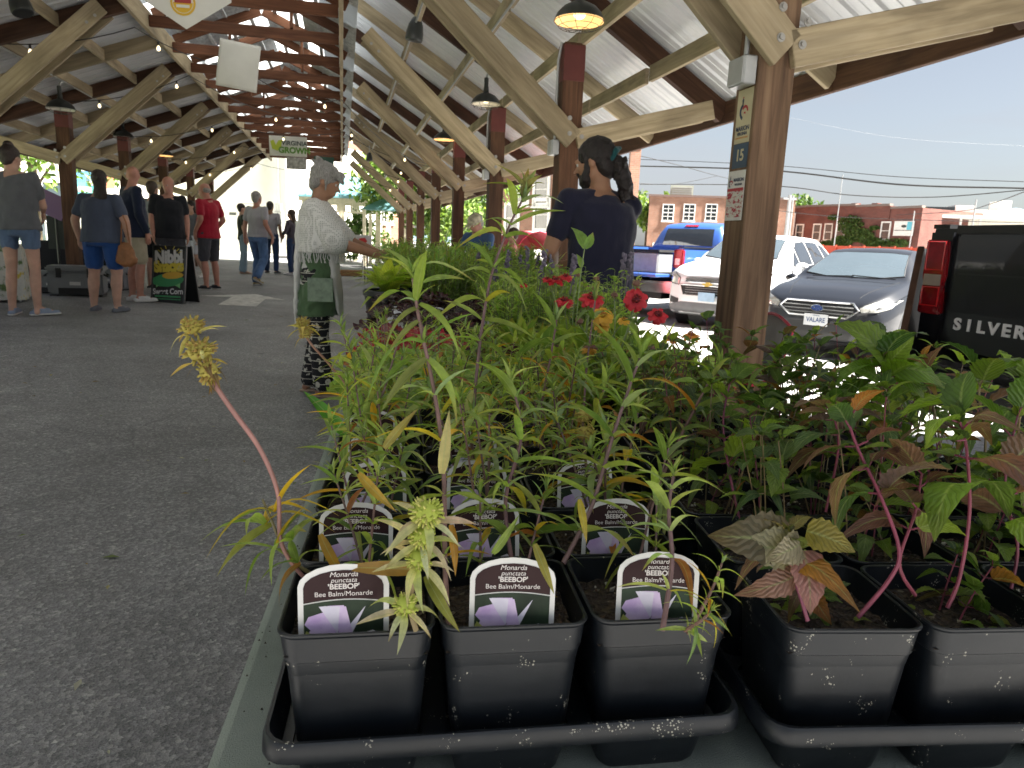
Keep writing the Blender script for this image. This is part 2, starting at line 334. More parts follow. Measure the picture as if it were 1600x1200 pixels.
# ================================================================ PAVILION
_bc = {}
def beam(parent, name, a, b, w_, h_, m, upv=(0, 0, 1)):
    a = Vector(a); b = Vector(b); Ln = (b-a).length; k = (round(Ln, 2), w_, h_, m)
    if k not in _bc: _bc[k] = bevel(MB().box(0, -w_/2, -h_/2, Ln, w_/2, h_/2).mesh(M[m]), .004)
    return link(name, _bc[k], parent, frame(a, b-a, upv))
pav = thing('market_pavilion', 'long open timber market pavilion with metal roof, braced posts and raised centre ridge', 'pavilion', (-1.1, 12, 0))
pav_o = Vector((-1.1, 12, 0))
class Off:                                      # pieces given in place coordinates, parented to the pavilion
    pass
def pb(name, a, b, w_, h_, m, upv=(0, 0, 1)): return beam(pav, name, Vector(a)-pav_o, Vector(b)-pav_o, w_, h_, m, upv)
BAY = 3.2; Y0 = 3.3; XR, XL = 2.0, -4.2; BR, BL = 0.0, -2.35; ER, EL = 3.55, -5.75; SL = .36
KS = list(range(-1, 8)); YE0, YE1 = Y0-1.38*BAY, Y0+7.25*BAY
def rz_(x): return 3.62-SL*((x-BR) if x > 0 else (BL-x))     # underside of the rafters
random.seed(3)
for sgn, XP, XB, XE in ((1, XR, BR, ER), (-1, XL, BL, EL)):
    for k in range(-2, 15):                    # half bays: dark rafters on posts, pale ones between
        y = Y0+k*BAY/2 if False else Y0-2*BAY+(k+2)*BAY/2*1.0
        pass
    nb = (len(KS))*2
    for i in range(nb):
        y = Y0+KS[0]*BAY+i*BAY/2
        if y > YE1: break
        dark = i % 2 == 0
        a = Vector((XB+sgn*.02, y, rz_(XB)+.09)); b = Vector((XE-sgn*.02, y, rz_(XE)+.09))
        pb('rafter', a, b, .045 if not dark else .085, .18, 'beam_dark' if dark else 'beam_beige')
        if y+BAY/2 < YE1+.3:
            for X in (.78, 1.42, 2.08 if sgn > 0 else 2.0, 2.75):
                x = XB+sgn*X; w0 = .045 if dark else .0225; w1 = .0225 if dark else .045
                pb('purlin_block', (x, y+w0+.002, rz_(x)+.085), (x, y+BAY/2-w1-.002, rz_(x)+.085), .042, .14, 'beam_beige')
    tip = 2.03 if sgn > 0 else 2.1
    for k in KS:
        y = Y0+k*BAY
        top = rz_(XP)-.002
        pb('post', (XP, y, gz(XP)), (XP, y, top), .19, .19, 'post_raw' if k == 0 and sgn > 0 else 'post_dark', (0, 1, 0))
        for s in (-1, 1):
            yy = y+s*(.095+.022)
            # inward brace, from the bolt heel up to the rafter beside the ridge beam
            pb('inner_brace', (XP+sgn*.02, yy, tip+.05), (XB+sgn*.30, yy, rz_(XB+sgn*.3)+.10), .042, .19, 'beam_beige')
            pb('outer_brace', (XP+sgn*.045, yy+s*.0, tip+.06), (XP+sgn*1.36, yy, rz_(XP+sgn*1.36)+.03), .042, .168, 'beam_beige')
        for dx, dz in ((-.05, .15), (-.045, .02), (.085, .10), (.07, .0)):
            mb = MB(); mb.lathe([(.021, 0), (.021, .004)], 12); mb.lathe([(.012, .004), (.012, .014)], 6)
            mb.build('bolt', M['steel'], pav, Matrix.Translation(Vector((XP+sgn*dx+sgn*.02, y-.095-.0435, tip+dz+.08))-pav_o) @ Matrix.Rotation(R(90), 4, 'X'), smooth=False)
        for dx, dz in ((.36, -.02), (.45, -.10)):
            mb = MB(); mb.lathe([(.018, 0), (.018, .004)], 12); mb.lathe([(.010, .004), (.010, .014)], 6)
            mb.build('bolt', M['steel'], pav, Matrix.Translation(Vector((XB+sgn*dx, y-.095-.0435, rz_(XB+sgn*.3)+dz))-pav_o) @ Matrix.Rotation(R(90), 4, 'X'))
        if k >= 1: pb('painted_bracket', (XP, y, top-.32), (XP, y, top-.02), .196, .196, 'red_paint', (0, 1, 0))
    # ridge beams and fascia, in bay lengths
    for k in KS:
        y = Y0+k*BAY
        pb('ridge_beam', (XB, y-BAY/2+.002, 3.69), (XB, min(y+BAY/2-.002, YE1), 3.69), .05, .235, 'beam_beige')
        pb('fascia_board', (XE, y-BAY/2+.002, rz_(XE)+.10), (XE, min(y+BAY/2-.002, YE1), rz_(XE)+.10), .045, .20, 'post_dark')
    # roof sheets: ribbed metal panels, ribs running down the slope
    y = YE0
    while y < YE1-.1:
        mb = MB(); W = .914; prof = []
        for j in range(4):
            q = j*W/4; prof += [(q, 0), (q+.02, .02), (q+.045, .02), (q+.065, 0), (q+.13, 0), (q+.137, .005), (q+.15, .005), (q+.157, 0)]
        prof.append((W+.004, 0.0015)); n = len(prof)
        xa, xb_ = XB+sgn*.0, XE+sgn*.09
        vs = [(xa-pav_o.x, y+q-pav_o.y, rz_(xa)+.186+h) for q, h in prof]+[(xb_-pav_o.x, y+q-pav_o.y, rz_(xb_)+.186+h) for q, h in prof]
        link('roof_panel', mesh(vs, [(i, i+1, i+1+n, i+n) for i in range(n-1)], M['roof']), pav)
        y += W
# cross joists and raised ridge above them
XC = (BR+BL)/2; y = Y0-1*BAY; PK = 4.55
def rg(x): return PK-.42*abs(x-XC)
ji = 0
while y < YE1:
    pb('cross_joist', (BL+.03, y, 3.68+random.uniform(-.01, .01)), (BR-.03, y, 3.68+random.uniform(-.01, .01)), .045, .135, 'beam_red')
    for s in (-1, 1):
        pb('ridge_rafter', (XC+s*.02, y+.64, rg(XC)-.1), (XC+s*1.25, y+.64, rg(XC+s*1.25)-.1), .04, .13, 'beam_red')
        if ji % 2 == 0: pb('ridge_strut', (XC+s*.55, y, 3.76), (XC+s*.55, y, rg(XC+s*.55)-.03), .04, .09, 'beam_red')
    y += 1.28; ji += 1
for s in (-1, 1):
    for X in (.2, .52, .85, 1.17):
        yy = YE0
        while yy < YE1-.5:
            pb('ridge_purlin', (XC+s*X, yy, rg(XC+s*X)-.02), (XC+s*X, min(yy+3.2, YE1), rg(XC+s*X)-.02), .06, .03, 'galv'); yy += 3.205
    for j, (x0, x1) in enumerate(((.0, .66), (.62, 1.38))):
        yy = YE0
        while yy < YE1-.1:
            W = .914; pr = []; nn = 12
            for q in range(nn+1): pr.append((q*W/nn, .016*math.sin(q*math.pi/1.0*.5)**2*2))
            n = len(pr); gapz = .02 if j == 0 else -.02
            vs = [(XC+s*x0-pav_o.x, yy+q-pav_o.y, rg(XC+s*x0)+h+gapz) for q, h in pr]+[(XC+s*x1-pav_o.x, yy+q-pav_o.y, rg(XC+s*x1)+h+gapz) for q, h in pr]
            link('ridge_panel', mesh(vs, [(i, i+1, i+1+n, i+n) for i in range(n-1)], M['skylight'] if (int((yy-YE0)/W+.5)+j*2+(s > 0)) % 3 == 0 else M['galv'], True), pav); yy += W
# conduits along the purlins
for X in (1.42, .78):
    mb = MB(); mb.tube([(X-.03-pav_o.x, y_, rz_(X)+.005) for y_ in (YE0-12+0, YE1-12)], .011, 6); mb.build('conduit', M['conduit'], pav, smooth='auto')
mb = MB(); mb.tube([(BL-1.42-pav_o.x, y_, rz_(BL-1.42)+.005) for y_ in (YE0-12, YE1-12)], .011, 6); mb.build('conduit', M['conduit'], pav, smooth='auto')
# junction box and conduit on the near post, boxes on the next ones
for k in (0, 1, 2):
    yy = Y0+k*BAY; mb = MB()
    mb.box(XR-.165-pav_o.x, yy-.085-12, 1.93+.02*k, XR-.097-pav_o.x, yy+.06-12, 2.06+.02*k)
    me = bevel(mb.mesh(M['conduit']), .006); jb = link('junction_box', me, pav)
    MB().box(XR-.171-pav_o.x, yy-.078-12, 1.937+.02*k, XR-.166-pav_o.x, yy+.053-12, 2.053+.02*k).build('cover', M['conduit'], jb)
    mb = MB(); mb.tube([(XR-.13-pav_o.x, yy-.03-12, 2.06+.02*k), (XR-.13-pav_o.x, yy-.03-12, 2.75), (XR-.11-pav_o.x, yy-.05-12, 2.9)], .013, 8); mb.build('conduit', M['conduit'], jb, smooth='auto')
# ---------------------------------------------------------------- hanging lamps
def barn_lamp(loc, label, lit, s=1., tilt=(0, 0)):
    t = thing('barn_lamp', label, 'lamp', loc, random.uniform(0, 3), 'enamel barn lamps hanging by the pavilion posts'); t.rotation_euler = (tilt[0], tilt[1], t.rotation_euler.z)
    pr = [(.03, .20), (.035, .13), (.07, .115), (.12, .09), (.165, .045), (.185, 0), (.188, -.004)]; pr = [(r*s, z*s) for r, z in pr]
    mb = MB(); mb.lathe(pr, 28, cap=False); mb.build('shade', M['black_metal'], t, smooth='auto')
    mb = MB(); mb.lathe([(max(.002, r-.006*s), z-.004*s) for r, z in pr[1:]], 28, cap=False); mb.build('shade_lining', M['lamp_lit'] if lit == 2 else M['white_enamel'], t, smooth='auto')
    mb = MB(); mb.lathe([(.026*s, .19*s), (.028*s, .30*s), (.012*s, .31*s)], 14); mb.build('neck', M['black_metal'], t, smooth='auto')
    mb = MB(); mb.ball((0, 0, .055*s), .05*s, 8); mb.build('bulb', M['bulb'] if lit else M['bulb_off'], t, smooth=True)
    mb = MB()
    for rr, z in ((.182, -.012), (.15, -.045), (.08, -.065)):
        mb.tube([(rr*s*math.cos(a), rr*s*math.sin(a), z*s) for a in np.linspace(0, 2*math.pi, 25)], .0022*s, 4)
    for a in np.linspace(0, math.pi, 5)[:-1]:
        mb.tube([(rr*s*math.cos(a), rr*s*math.sin(a), z*s) for rr, z in ((-.185, 0), (-.15, -.045), (-.08, -.065), (0, -.07), (.08, -.065), (.15, -.045), (.185, 0))], .0022*s, 4)
    mb.build('wire_guard', M['black_metal'], t)
    mb = MB(); mb.tube([(0, 0, .30*s), (.03, 0, .36*s), (.12, 0, .38*s)], .012, 8); mb.build('arm', M['conduit'], t, smooth='auto')
def lamp_px(u, v, dia_px, lab, lit, tilt=(0, 0)):
    d = .376*F_PX/dia_px; barn_lamp(P(u, v, d), lab, lit, 1, tilt)
lamp_px(905, 32, 80, 'largest barn lamp, glowing warm, on the dark post above the man in navy', 2)
lamp_px(759, 162, 47, 'barn lamp with white lining and wire guard on the third right post', 1)
lamp_px(694, 218, 34, 'small warm barn lamp between the fourth and fifth right posts', 2)
lamp_px(656, 254, 18, 'tiny warm barn lamp deepest on the right row', 2)
lamp_px(95, 170, 42, 'barn lamp with white lining under a yellow bulb at the left post', 0)
lamp_px(193, 214, 30, 'barn lamp with white lining on the second left post', 0)
lamp_px(257, 243, 26, 'warm barn lamp low among string bulbs at the third left post', 2)
lamp_px(333, 272, 15, 'small dark barn lamp at the far left post before the white wall', 0)
# bell-shaped hanging speakers
def speaker(u, v, d, s, lab, tilt=0):
    t = thing('hanging_speaker', lab, 'speaker', P(u, v, d)); t.rotation_euler = (tilt, tilt*.6, .4)
    mb = MB(); mb.lathe([(.02, .16), (.045, .145), (.075, .08), (.09, 0), (.092, -.06), (.085, -.075)], 20, Matrix.Scale(s, 4)); mb.build('housing', M['black_metal'], t, smooth='auto')
    mb = MB(); mb.lathe([(.012, .16), (.012, .34)], 8, Matrix.Scale(s, 4)); mb.build('stem', M['conduit'], t, smooth='auto')
    mb = MB(); mb.lathe([(.07, -.078), (.03, -.08)], 16, Matrix.Scale(s, 4)); mb.build('grille', M['wire_black'], t)
speaker(648, 52, 7.4, 1, 'dark bell-shaped speaker hanging below the purlin right of the ridge', .15)
speaker(32, 8, 7.0, 1.1, 'dark bell-shaped speaker in the top left corner of the roof', -.3)
speaker(577, 247, 16, .8, 'small dark speaker far down the right slope', 0)
# ---------------------------------------------------------------- string lights
def string_lights(lab, pts, bulbs):
    pts = [Vector(p) for p in pts]; o = pts[0].copy(); t = thing('string_lights', lab, 'string lights', o, 0, 'bulb strings across the pavilion')
    path = []
    for a, b in zip(pts, pts[1:]):
        for q in np.linspace(0, 1, 9)[:-1]: path.append(a.lerp(b, q)-Vector((0, 0, .25*4*q*(1-q)*min(1, (b-a).length/4)))-o)
    path.append(pts[-1]-o)
    mb = MB(); mb.tube(path, .006, 5); mb.build('cable', M['wire_black'], t)
    bm_ = MB(); bm_.lathe([(.004, 0), (.015, -.012), (.022, -.035), (.020, -.05), (.008, -.062)], 10); bme = bm_.mesh(M['bulb'], True)
    sm = MB(); sm.lathe([(.014, 0), (.014, .035), (.006, .05)], 8); sme = sm.mesh(M['wire_black'])
    n = len(path); tot = bulbs
    for i in range(tot):
        f = (i+.5)/tot*(n-1); j = int(f); p = path[j].lerp(path[min(j+1, n-1)], f-j)
        b = link('bulb', bme, t, p-Vector((0, 0, .05))); link('socket', sme, b)
string_lights('bulb string crossing in front of the white square banner', [(-4.2, 9.75, 3.15), (-2.35, 9.75, 3.45), (-1.3, 10.6, 3.28), (0, 12.7, 3.35), (2, 16.0, 2.75)], 5)
string_lights('bulb string from the lamp at the left post up to the ridge', [(-4.2, 12.75, 3.0), (-2.35, 12.85, 3.55), (0, 15.9, 3.5), (2, 19.2, 2.8)], 5)
string_lights('bulb string farther down the pavilion before the grown banner', [(-4.2, 15.8, 2.9), (-2.35, 16.0, 3.3), (0, 16.1, 3.3), (2, 16.0, 2.7)], 5)
string_lights('far bulb string slung low across the end bays', [(-4.2, 19.1, 2.8), (-2.35, 19.0, 3.2), (0, 19.2, 3.2), (2, 19.1, 2.6)], 5)
string_lights('farthest bulb string before the white building', [(-4.2, 22.3, 2.8), (-2.35, 22.3, 3.1), (0, 22.3, 3.1), (2, 22.3, 2.6)], 5)
# ---------------------------------------------------------------- text helper
_fonts = {}
def text(name, s, size, m, parent, mw, ext=.0004, xs=1., bold=0, align='CENTER', shear=0):
    cu = bpy.data.curves.new('t', 'FONT'); cu.body = s; cu.size = size; cu.align_x = align; cu.align_y = 'CENTER'; cu.extrude = ext; cu.offset = bold; cu.shear = shear
    o = bpy.data.objects.new('t', cu); col.objects.link(o); dg = bpy.context.evaluated_depsgraph_get()
    me = bpy.data.meshes.new_from_object(o.evaluated_get(dg)); bpy.data.objects.remove(o)
    if xs != 1: me.transform(Matrix.Diagonal((xs, 1, 1, 1)))
    me.materials.clear(); me.materials.append(m); return link(name, me, parent, mw)
def disc(mb, cx, cy, rx, ry, z, n=28, a0=0, a1=2*math.pi):
    pts = [(cx+rx*math.cos(a), cy+ry*math.sin(a), z) for a in np.linspace(a0, a1, n, endpoint=(a1-a0) < 6.28)]
    return mb.add(pts, [tuple(range(len(pts)))])
# panels whose local x is right and local z is up, facing -y
def wavy(w_, h_, amp, ph=0, nx=14, ny=12, corners=None):
    vs = []; fs = []
    for j in range(ny+1):
        for i in range(nx+1):
            x = (i/nx-.5)*w_; z = (j/ny-1)*h_; vs.append((x, amp*(math.sin(x*9+ph+z*5)*.5+math.sin(z*11+ph*2-x*4)*.5)*(1-j/ny*.7), z))
    for j in range(ny):
        for i in range(nx): a = j*(nx+1)+i; fs.append((a, a+1, a+nx+2, a+nx+1))
    return vs, fs
def solid(o, th=.002):
    s = o.modifiers.new('s', 'SOLIDIFY'); s.thickness = th; return o
M['banner_white'] = plain('white_vinyl_banner', (.62, .61, .57), .7, var=.08, sc=3)
M['banner_yellow'] = flat('banner_yellow', (.65, .40, .03)); M['banner_red'] = flat('banner_dark_red', (.30, .03, .03)); M['banner_green'] = flat('banner_green', (.10, .22, .03)); M['banner_lime'] = flat('banner_lime', (.36, .42, .03)); M['ink_dark'] = flat('dark_ink', (.03, .04, .035))
q = P(376, 66, 8.9); t = thing('square_banner', 'plain white square banner hanging below a red joist', 'banner', q, R(-8))
vs, fs = wavy(.50, .56, .03, 1); solid(link('cloth', mesh(vs, fs, M['banner_white'], True), t)).rotation_euler = (0, R(8), 0)
q = P(287, -52, 6.6); t = thing('pointed_banner', 'white pointed banner with round yellow emblem at the top of the roof', 'banner', q, R(-8))
mb = MB(); mb.add([(-.42, 0, 0), (.42, 0, 0), (.42, 0, -.28), (0, 0, -.54), (-.42, 0, -.28)], [(0, 1, 2, 3, 4)]); c_ = mb.build('cloth', M['banner_white'], t); solid(c_)
mb = MB(); mb.m = 0; disc(mb, 0, 0, .115, .115, 0); c2 = mb.build('emblem', M['banner_yellow'], t, Matrix.Translation((-.02, -.006, -.31)) @ Matrix.Rotation(R(90), 4, 'X'))
mb = MB(); disc(mb, 0, 0, .095, .095, .001); mb.build('emblem_ring', M['banner_white'], c2)
mb = MB(); disc(mb, 0, 0, .09, .09, .002, 20, R(180), R(360)); mb.build('emblem_field', M['banner_yellow'], c2)
mb = MB(); mb.box(-.075, -.005, .002, .075, .035, .004); mb.build('emblem_band', M['banner_red'], c2)
mb = MB(); mb.box(-.06, -.045, .003, .06, -.02, .005); mb.build('emblem_band', M['banner_white'], c2)
q = P(450, 213, 15.5); t = thing('grower_banner', 'grey banner reading VIRGINIA GROWN with a green leaf, hung at the far end', 'banner', q, R(-6))
vs, fs = wavy(.80, .42, .03, 2); solid(link('cloth', mesh(vs, fs, M['banner_white'], True), t))
text('lettering', 'VIRGINIA', .13, M['ink_dark'], t, TR(.14, -.045, -.15, 0, R(90)), bold=.004); text('lettering', 'GROWN', .17, M['banner_green'], t, TR(.14, -.045, -.30, 0, R(90)), bold=.009)
mb = MB(); mb.add([(-.37, 0, -.12), (-.30, 0, -.09), (-.25, 0, -.2), (-.20, 0, -.10), (-.12, 0, -.08), (-.14, 0, -.24), (-.22, 0, -.32), (-.33, 0, -.28)], [tuple(range(8))]); mb.build('leaf_mark', M['banner_lime'], t, Matrix.Translation((0, -.045, 0)))
q = P(463, 246, 17.2); t = thing('patterned_banner', 'faded grey banner below and behind the grown banner', 'banner', q, R(-6)); vs, fs = wavy(.48, .28, .02, 4); solid(link('cloth', mesh(vs, fs, plain('faded_banner', (.3, .29, .27), .8, var=.5, sc=14), True), t))
q = P(506, 245, 18); t = thing('green_banner', 'small dark green banner hanging above the grey-haired woman', 'banner', q, R(-6)); vs, fs = wavy(.5, .2, .02, 5); solid(link('cloth', mesh(vs, fs, flat('dark_green_cloth', (.015, .06, .04)), True), t))
# ---------------------------------------------------------------- signs on the near post (its inner face looks towards -x)
M['sign_cream'] = plain('cream_sign', (.50, .44, .28), .5, var=.05); M['sign_navy'] = plain('navy_sign', (.03, .06, .10), .5, var=.1); M['sign_red'] = flat('sign_red', (.38, .03, .035)); M['sign_white'] = plain('white_worn_paper', (.62, .60, .56), .6, var=.1, sc=20); M['sign_text'] = flat('sign_blue_ink', (.02, .035, .08)); M['sign_orange'] = flat('sign_orange', (.6, .25, .05))
def face(y, z, off): return Matrix(((0, 0, -1, XR-.0955-off), (-1, 0, 0, y), (0, 1, 0, z), (0, 0, 0, 1)))   # x -> -Y, y -> up, z -> -X
def rooster(parent, cx, cy, s, z=.003):
    mb = MB(); mb.m = 0
    def blob(pts, zz): mb.add([(cx+x*s, cy+y*s, zz) for x, y in pts], [tuple(range(len(pts)))])
    def arc(r0, r1, a0, a1, ox, oy, zz, n=12):
        A = [(ox+r1*math.cos(a), oy+r1*math.sin(a)) for a in np.linspace(R(a0), R(a1), n)]+[(ox+r0*math.cos(a), oy+r0*math.sin(a)) for a in np.linspace(R(a1), R(a0), n)]
        for i in range(n-1): blob([A[i], A[i+1], A[2*n-2-i], A[2*n-1-i]], zz)
    arc(.62, .98, 110, 250, .15, .05, z); blob([(-.35, .8), (-.15, .75), (-.05, 1.35), (-.25, 1.55), (-.45, 1.3)], z)
    mb.m = 1; arc(.42, .72, 0, 150, .32, .0, z+.0005); arc(.05, .25, 0, 160, .30, -.25, z+.0005); blob([(-.3, 1.5), (-.1, 1.5), (-.05, 1.72), (-.2, 1.62), (-.32, 1.75)], z+.0005)
    mb.build('rooster_emblem', [M['sign_text'], M['sign_red']], parent)
def panel(parent, name, w_, h_, m, mw, th=.002):
    return link(name, MB().box(-w_/2, -h_/2, 0, w_/2, h_/2, th).mesh(M[m]), parent, mw)
t = thing('stall_number_sign', 'cream and navy sign with a rooster emblem and stall number 15', 'sign', (XR-.0955, Y0, 1.62)); tm = Matrix.Translation((-(XR-.0955), -Y0, -1.62))
a = panel(t, 'upper_panel', .135, .25, 'sign_cream', tm @ face(Y0-.005, 1.80, .001)); b = panel(t, 'number_panel', .135, .115, 'sign_navy', tm @ face(Y0-.005, 1.615, .001))
rooster(a, -.005, .02, .042); text('lettering', 'MARION', .031, M['sign_text'], a, TR(0, -.058, .003), bold=.0008); text('lettering', 'VIRGINIA', .022, M['sign_text'], a, TR(0, -.082, .003), bold=.0004); text('lettering', 'DOWNTOWN MARKET', .011, M['sign_orange'], a, TR(0, -.101, .003))
text('number', '15', .075, M['sign_cream'], b, TR(0, 0, .003), bold=.002)
t = thing('worn_notice', 'worn white notice with rooster emblem and torn red print, below the number sign', 'sign', (XR-.0955, Y0, 1.44)); tm = Matrix.Translation((-(XR-.0955), -Y0, -1.44))
a = panel(t, 'sheet', .155, .24, 'sign_white', tm @ face(Y0-.0, 1.425, .004)); rooster(a, -.05, .06, .022); text('lettering', 'MARION', .024, M['sign_text'], a, TR(.022, .075, .003), bold=.0006); text('lettering', 'VIRGINIA', .017, M['sign_text'], a, TR(.022, .053, .003))
def torn():
    x = NT('torn_red_print'); c = x.coords((1, 1.6, 1)); f = x.noise(34, c, 5, .7); g = x.n('ShaderNodeTexGradient')
    x.set(x.ramp(f, [(.44, (.36, .03, .05)), (.49, (.6, .57, .5)), (.62, (.58, .55, .5)), (.66, (.3, .3, .3))]), .7); return x.m
mb = MB(); mb.box(-.072, -.105, .0022, .072, .035, .0032); mb.build('torn_print', torn(), a)
mb = MB(); mb.box(-.074, .022, .0034, .074, .036, .004); mb.build('red_strip', M['sign_red'], a)
# ================================================================ BUILDINGS AND STREET
def uvbox(me, s=1.):
    uv = me.uv_layers.new(name='UVMap')
    for p in me.polygons:
        n = p.normal
        for li in p.loop_indices:
            c = me.vertices[me.loops[li].vertex_index].co
            if abs(n.z) > .8: uv.data[li].uv = (c.x*s, c.y*s)
            elif abs(n.x) > abs(n.y): uv.data[li].uv = (c.y*s, c.z*s)
            else: uv.data[li].uv = (c.x*s, c.z*s)
    return me
def window(parent, x, z, w_, h_, y=0., cols=2, rows=2, fr=.07, sill=True, m='white_paint', glass='glass_dark', mid=.0):
    # local: wall face on y = 0 looking towards -y
    mb = MB(); mb.box(x-w_/2-fr, y-.05, z-fr, x-w_/2, y+.03, z+h_+fr); mb.box(x+w_/2, y-.05, z-fr, x+w_/2+fr, y+.03, z+h_+fr)
    mb.box(x-w_/2, y-.05, z+h_, x+w_/2, y+.03, z+h_+fr); mb.box(x-w_/2, y-.05, z-fr, x+w_/2, y+.03, z)
    for i in range(1, cols): q = x-w_/2+w_*i/cols; mb.box(q-.02, y-.035, z, q+.02, y-.01, z+h_)
    for j in range(1, rows):
        q = z+h_*j/rows; t_ = .035 if mid and j == rows//2 else .02; mb.box(x-w_/2, y-.037, q-t_, x+w_/2, y-.012, q+t_)
    f = mb.build('window', M[m], parent)
    MB().box(x-w_/2, y-.012, z, x+w_/2, y-.006, z+h_).build('pane', M[glass], f)
    if sill: MB().box(x-w_/2-fr-.05, y-.12, z-fr-.08, x+w_/2+fr+.05, y+.0, z-fr-.002).build('sill', M[m], f)
    return f
def facade(name, label, u0, u1, d0, d1, z1, depth, mat_, cat='building', z0=-.6, coping=True, vtop=None):
    a = P(u0, 380, d0); b = P(u1, 380, d1); a.z = b.z = 0; L_ = (b-a).length
    rz = math.atan2(b.y-a.y, b.x-a.x); t = thing(name, label, cat, (a.x, a.y, 0), rz)
    me = uvbox(MB().box(0, 0, z0, L_, depth, z1).mesh(M[mat_])); link('wall', me, t)
    if coping: MB().box(-.08, -.08, z1+.002, L_+.08, depth+.08, z1+.16).build('coping', M['conc'], t)
    return t, L_, a, b
M['conc'] = plain('pale_concrete', (.42, .41, .38), .85, sc=2); M['roof_blue'] = plain('blue_green_roof', (.16, .33, .36), .5, .2, sc=1.5)
M['red_mesh'] = plain('red_barrier', (.48, .07, .035), .7, sc=2); M['cream_paint'] = plain('cream_painted_steel', (.70, .62, .45), .5); M['hill'] = plain('hazy_blue_hill', (.10, .15, .19), .95, sc=.02, src='Object')  # the hills' blue is atmospheric haze put into their colour
def xz(a, b, L_, u, v, d0, d1, u0, u1):         # photo pixel on a facade -> local x, z (march along it)
    best = None
    for i in range(401):
        p = a.lerp(b, i/400); r = p-Vector((0, 0, CAM_H)); r.z = 0
        for_ = fw.copy(); 
        # ray with this u,v: match horizontal bearing
        d = fw + rt*((u-800)/F_PX) + up*((600-v)/F_PX); h = Vector((d.x, d.y, 0)); e = abs(h.normalized().cross(r.normalized()).z)
        if best is None or e < best[0]: best = (e, i/400*L_, CAM_H + d.z*r.length/h.length)
    return best[1], best[2]
# --- orange brick building with sash windows (right, middle distance)
D = (56, 54)
t, L_, a, b = facade('brick_building', 'orange brick two-storey building with white sash windows behind the white suv', 1010, 1236, *D, 0, 14, 'brick_lt', z0=-.5, coping=False)
zt_ = xz(a, b, L_, 1100, 309, 0, 0, 0, 0)[1]
bpy.data.objects.remove(t.children[0]); link('wall', uvbox(MB().box(0, 0, -.6, L_, 14, zt_).mesh(M['brick_lt'])), t); MB().box(-.1, -.1, zt_+.002, L_+.1, 14.1, zt_+.16).build('coping', M['brick_dk'], t)
for u in (1043, 1076, 1110, 1205):
    x, z = xz(a, b, L_, u, 344, 0, 0, 0, 0); window(t, x, z-.0, .75, 1.15, cols=2, rows=4, mid=1)
for u in (1030, 1140): x, z = xz(a, b, L_, u, 385, 0, 0, 0, 0); window(t, x, z-1.0, .9, 1.2, cols=2, rows=2)
for u in (1060, 1095): x, z = xz(a, b, L_, u, 388, 0, 0, 0, 0); MB().box(x-.35, -.02, z-1.2, x+.35, -.003, z+.2).build('wall_patch', M['conc'], t)
x, z = xz(a, b, L_, 1068, 296, 0, 0, 0, 0)
ac = thing('rooftop_unit', 'pale green air conditioning unit on the orange brick roof', 'air conditioner', t.matrix_basis @ Vector((x, 4, zt_+.16)), t.rotation_euler.z)
MB().box(-.9, -.7, 0, .9, .7, 1.0).build('casing', plain('ac_green', (.33, .36, .3), .6), ac)
for q in range(5): MB().box(-.8, -.73, .15+q*.16, .8, -.703, .2+q*.16).build('louvre', M['conduit'], ac)
# tall brick chimney just right of the man's head
q0 = P(982, 390, 30); ch = thing('brick_chimney', 'tall narrow orange brick chimney right of the man with the ponytail', 'chimney', (q0.x, q0.y, 0), -.25)
zt_ = P(982, 236, 30).z; link('shaft', uvbox(MB().box(-.21, -.21, -.5, .21, .21, zt_).mesh(M['brick_lt'])), ch); link('crown', uvbox(MB().box(-.25, -.25, zt_+.002, .25, .25, zt_+.18).mesh(M['brick_lt'])), ch)
# --- dark red brick building with stepped parapet and ivy
t, L_, a, b = facade('brick_building', 'dark red brick building with stepped parapet, ivy and a white hoarding', 1236, 1442, 60, 50, 1, 12, 'brick_dk', coping=False)
bpy.data.objects.remove(t.children[0])
tops = [(1236, 326), (1258, 322), (1262, 326), (1300, 321), (1338, 320), (1341, 325), (1392, 321), (1396, 325), (1440, 323)]
segs = [(1236, 1262, 324), (1262, 1338, 322), (1338, 1392, 322), (1392, 1442, 325)]
for u0, u1, v in segs:
    x0, z0 = xz(a, b, L_, u0, v+1.5, 0, 0, 0, 0); x1, z1 = xz(a, b, L_, u1, v-.5, 0, 0, 0, 0)
    mb = MB(); mb.add([(x0, 0, -.6), (x1, 0, -.6), (x1, 0, z1), (x0, 0, z0), (x0, 12, -.6), (x1, 12, -.6), (x1, 12, z1), (x0, 12, z0)], [(0, 1, 2, 3), (5, 4, 7, 6), (1, 5, 6, 2), (4, 0, 3, 7), (3, 2, 6, 7)])
    link('wall', uvbox(mb.mesh(M['brick_dk'])), t)
    mb = MB(); mb.add([(x0, -.1, z0+.003), (x1-.02, -.1, z1+.003), (x1-.02, .3, z1+.003), (x0, .3, z0+.003), (x0, -.1, z0+.16), (x1-.02, -.1, z1+.16), (x1-.02, .3, z1+.16), (x0, .3, z0+.16)], [(0, 3, 2, 1), (4, 5, 6, 7), (0, 1, 5, 4), (1, 2, 6, 5), (3, 0, 4, 7), (2, 3, 7, 6)]); mb.build('coping', M['brick'], t)
for u, v in ((1248, 373), (1275, 373), (1293, 373), (1312, 372), (1382, 372)):
    x, z = xz(a, b, L_, u, v, 0, 0, 0, 0); window(t, x, z-.05, .6, 1.15, cols=1, rows=2, fr=.1)
for u in (1330, 1362): x, z = xz(a, b, L_, u, 319, 0, 0, 0, 0); link('chimney_pot', uvbox(MB().box(x-.25, .35, 3.0, x+.25, .8, z+.1).mesh(M['brick_dk'])), t)
x, z = xz(a, b, L_, 1413, 357, 0, 0, 0, 0)
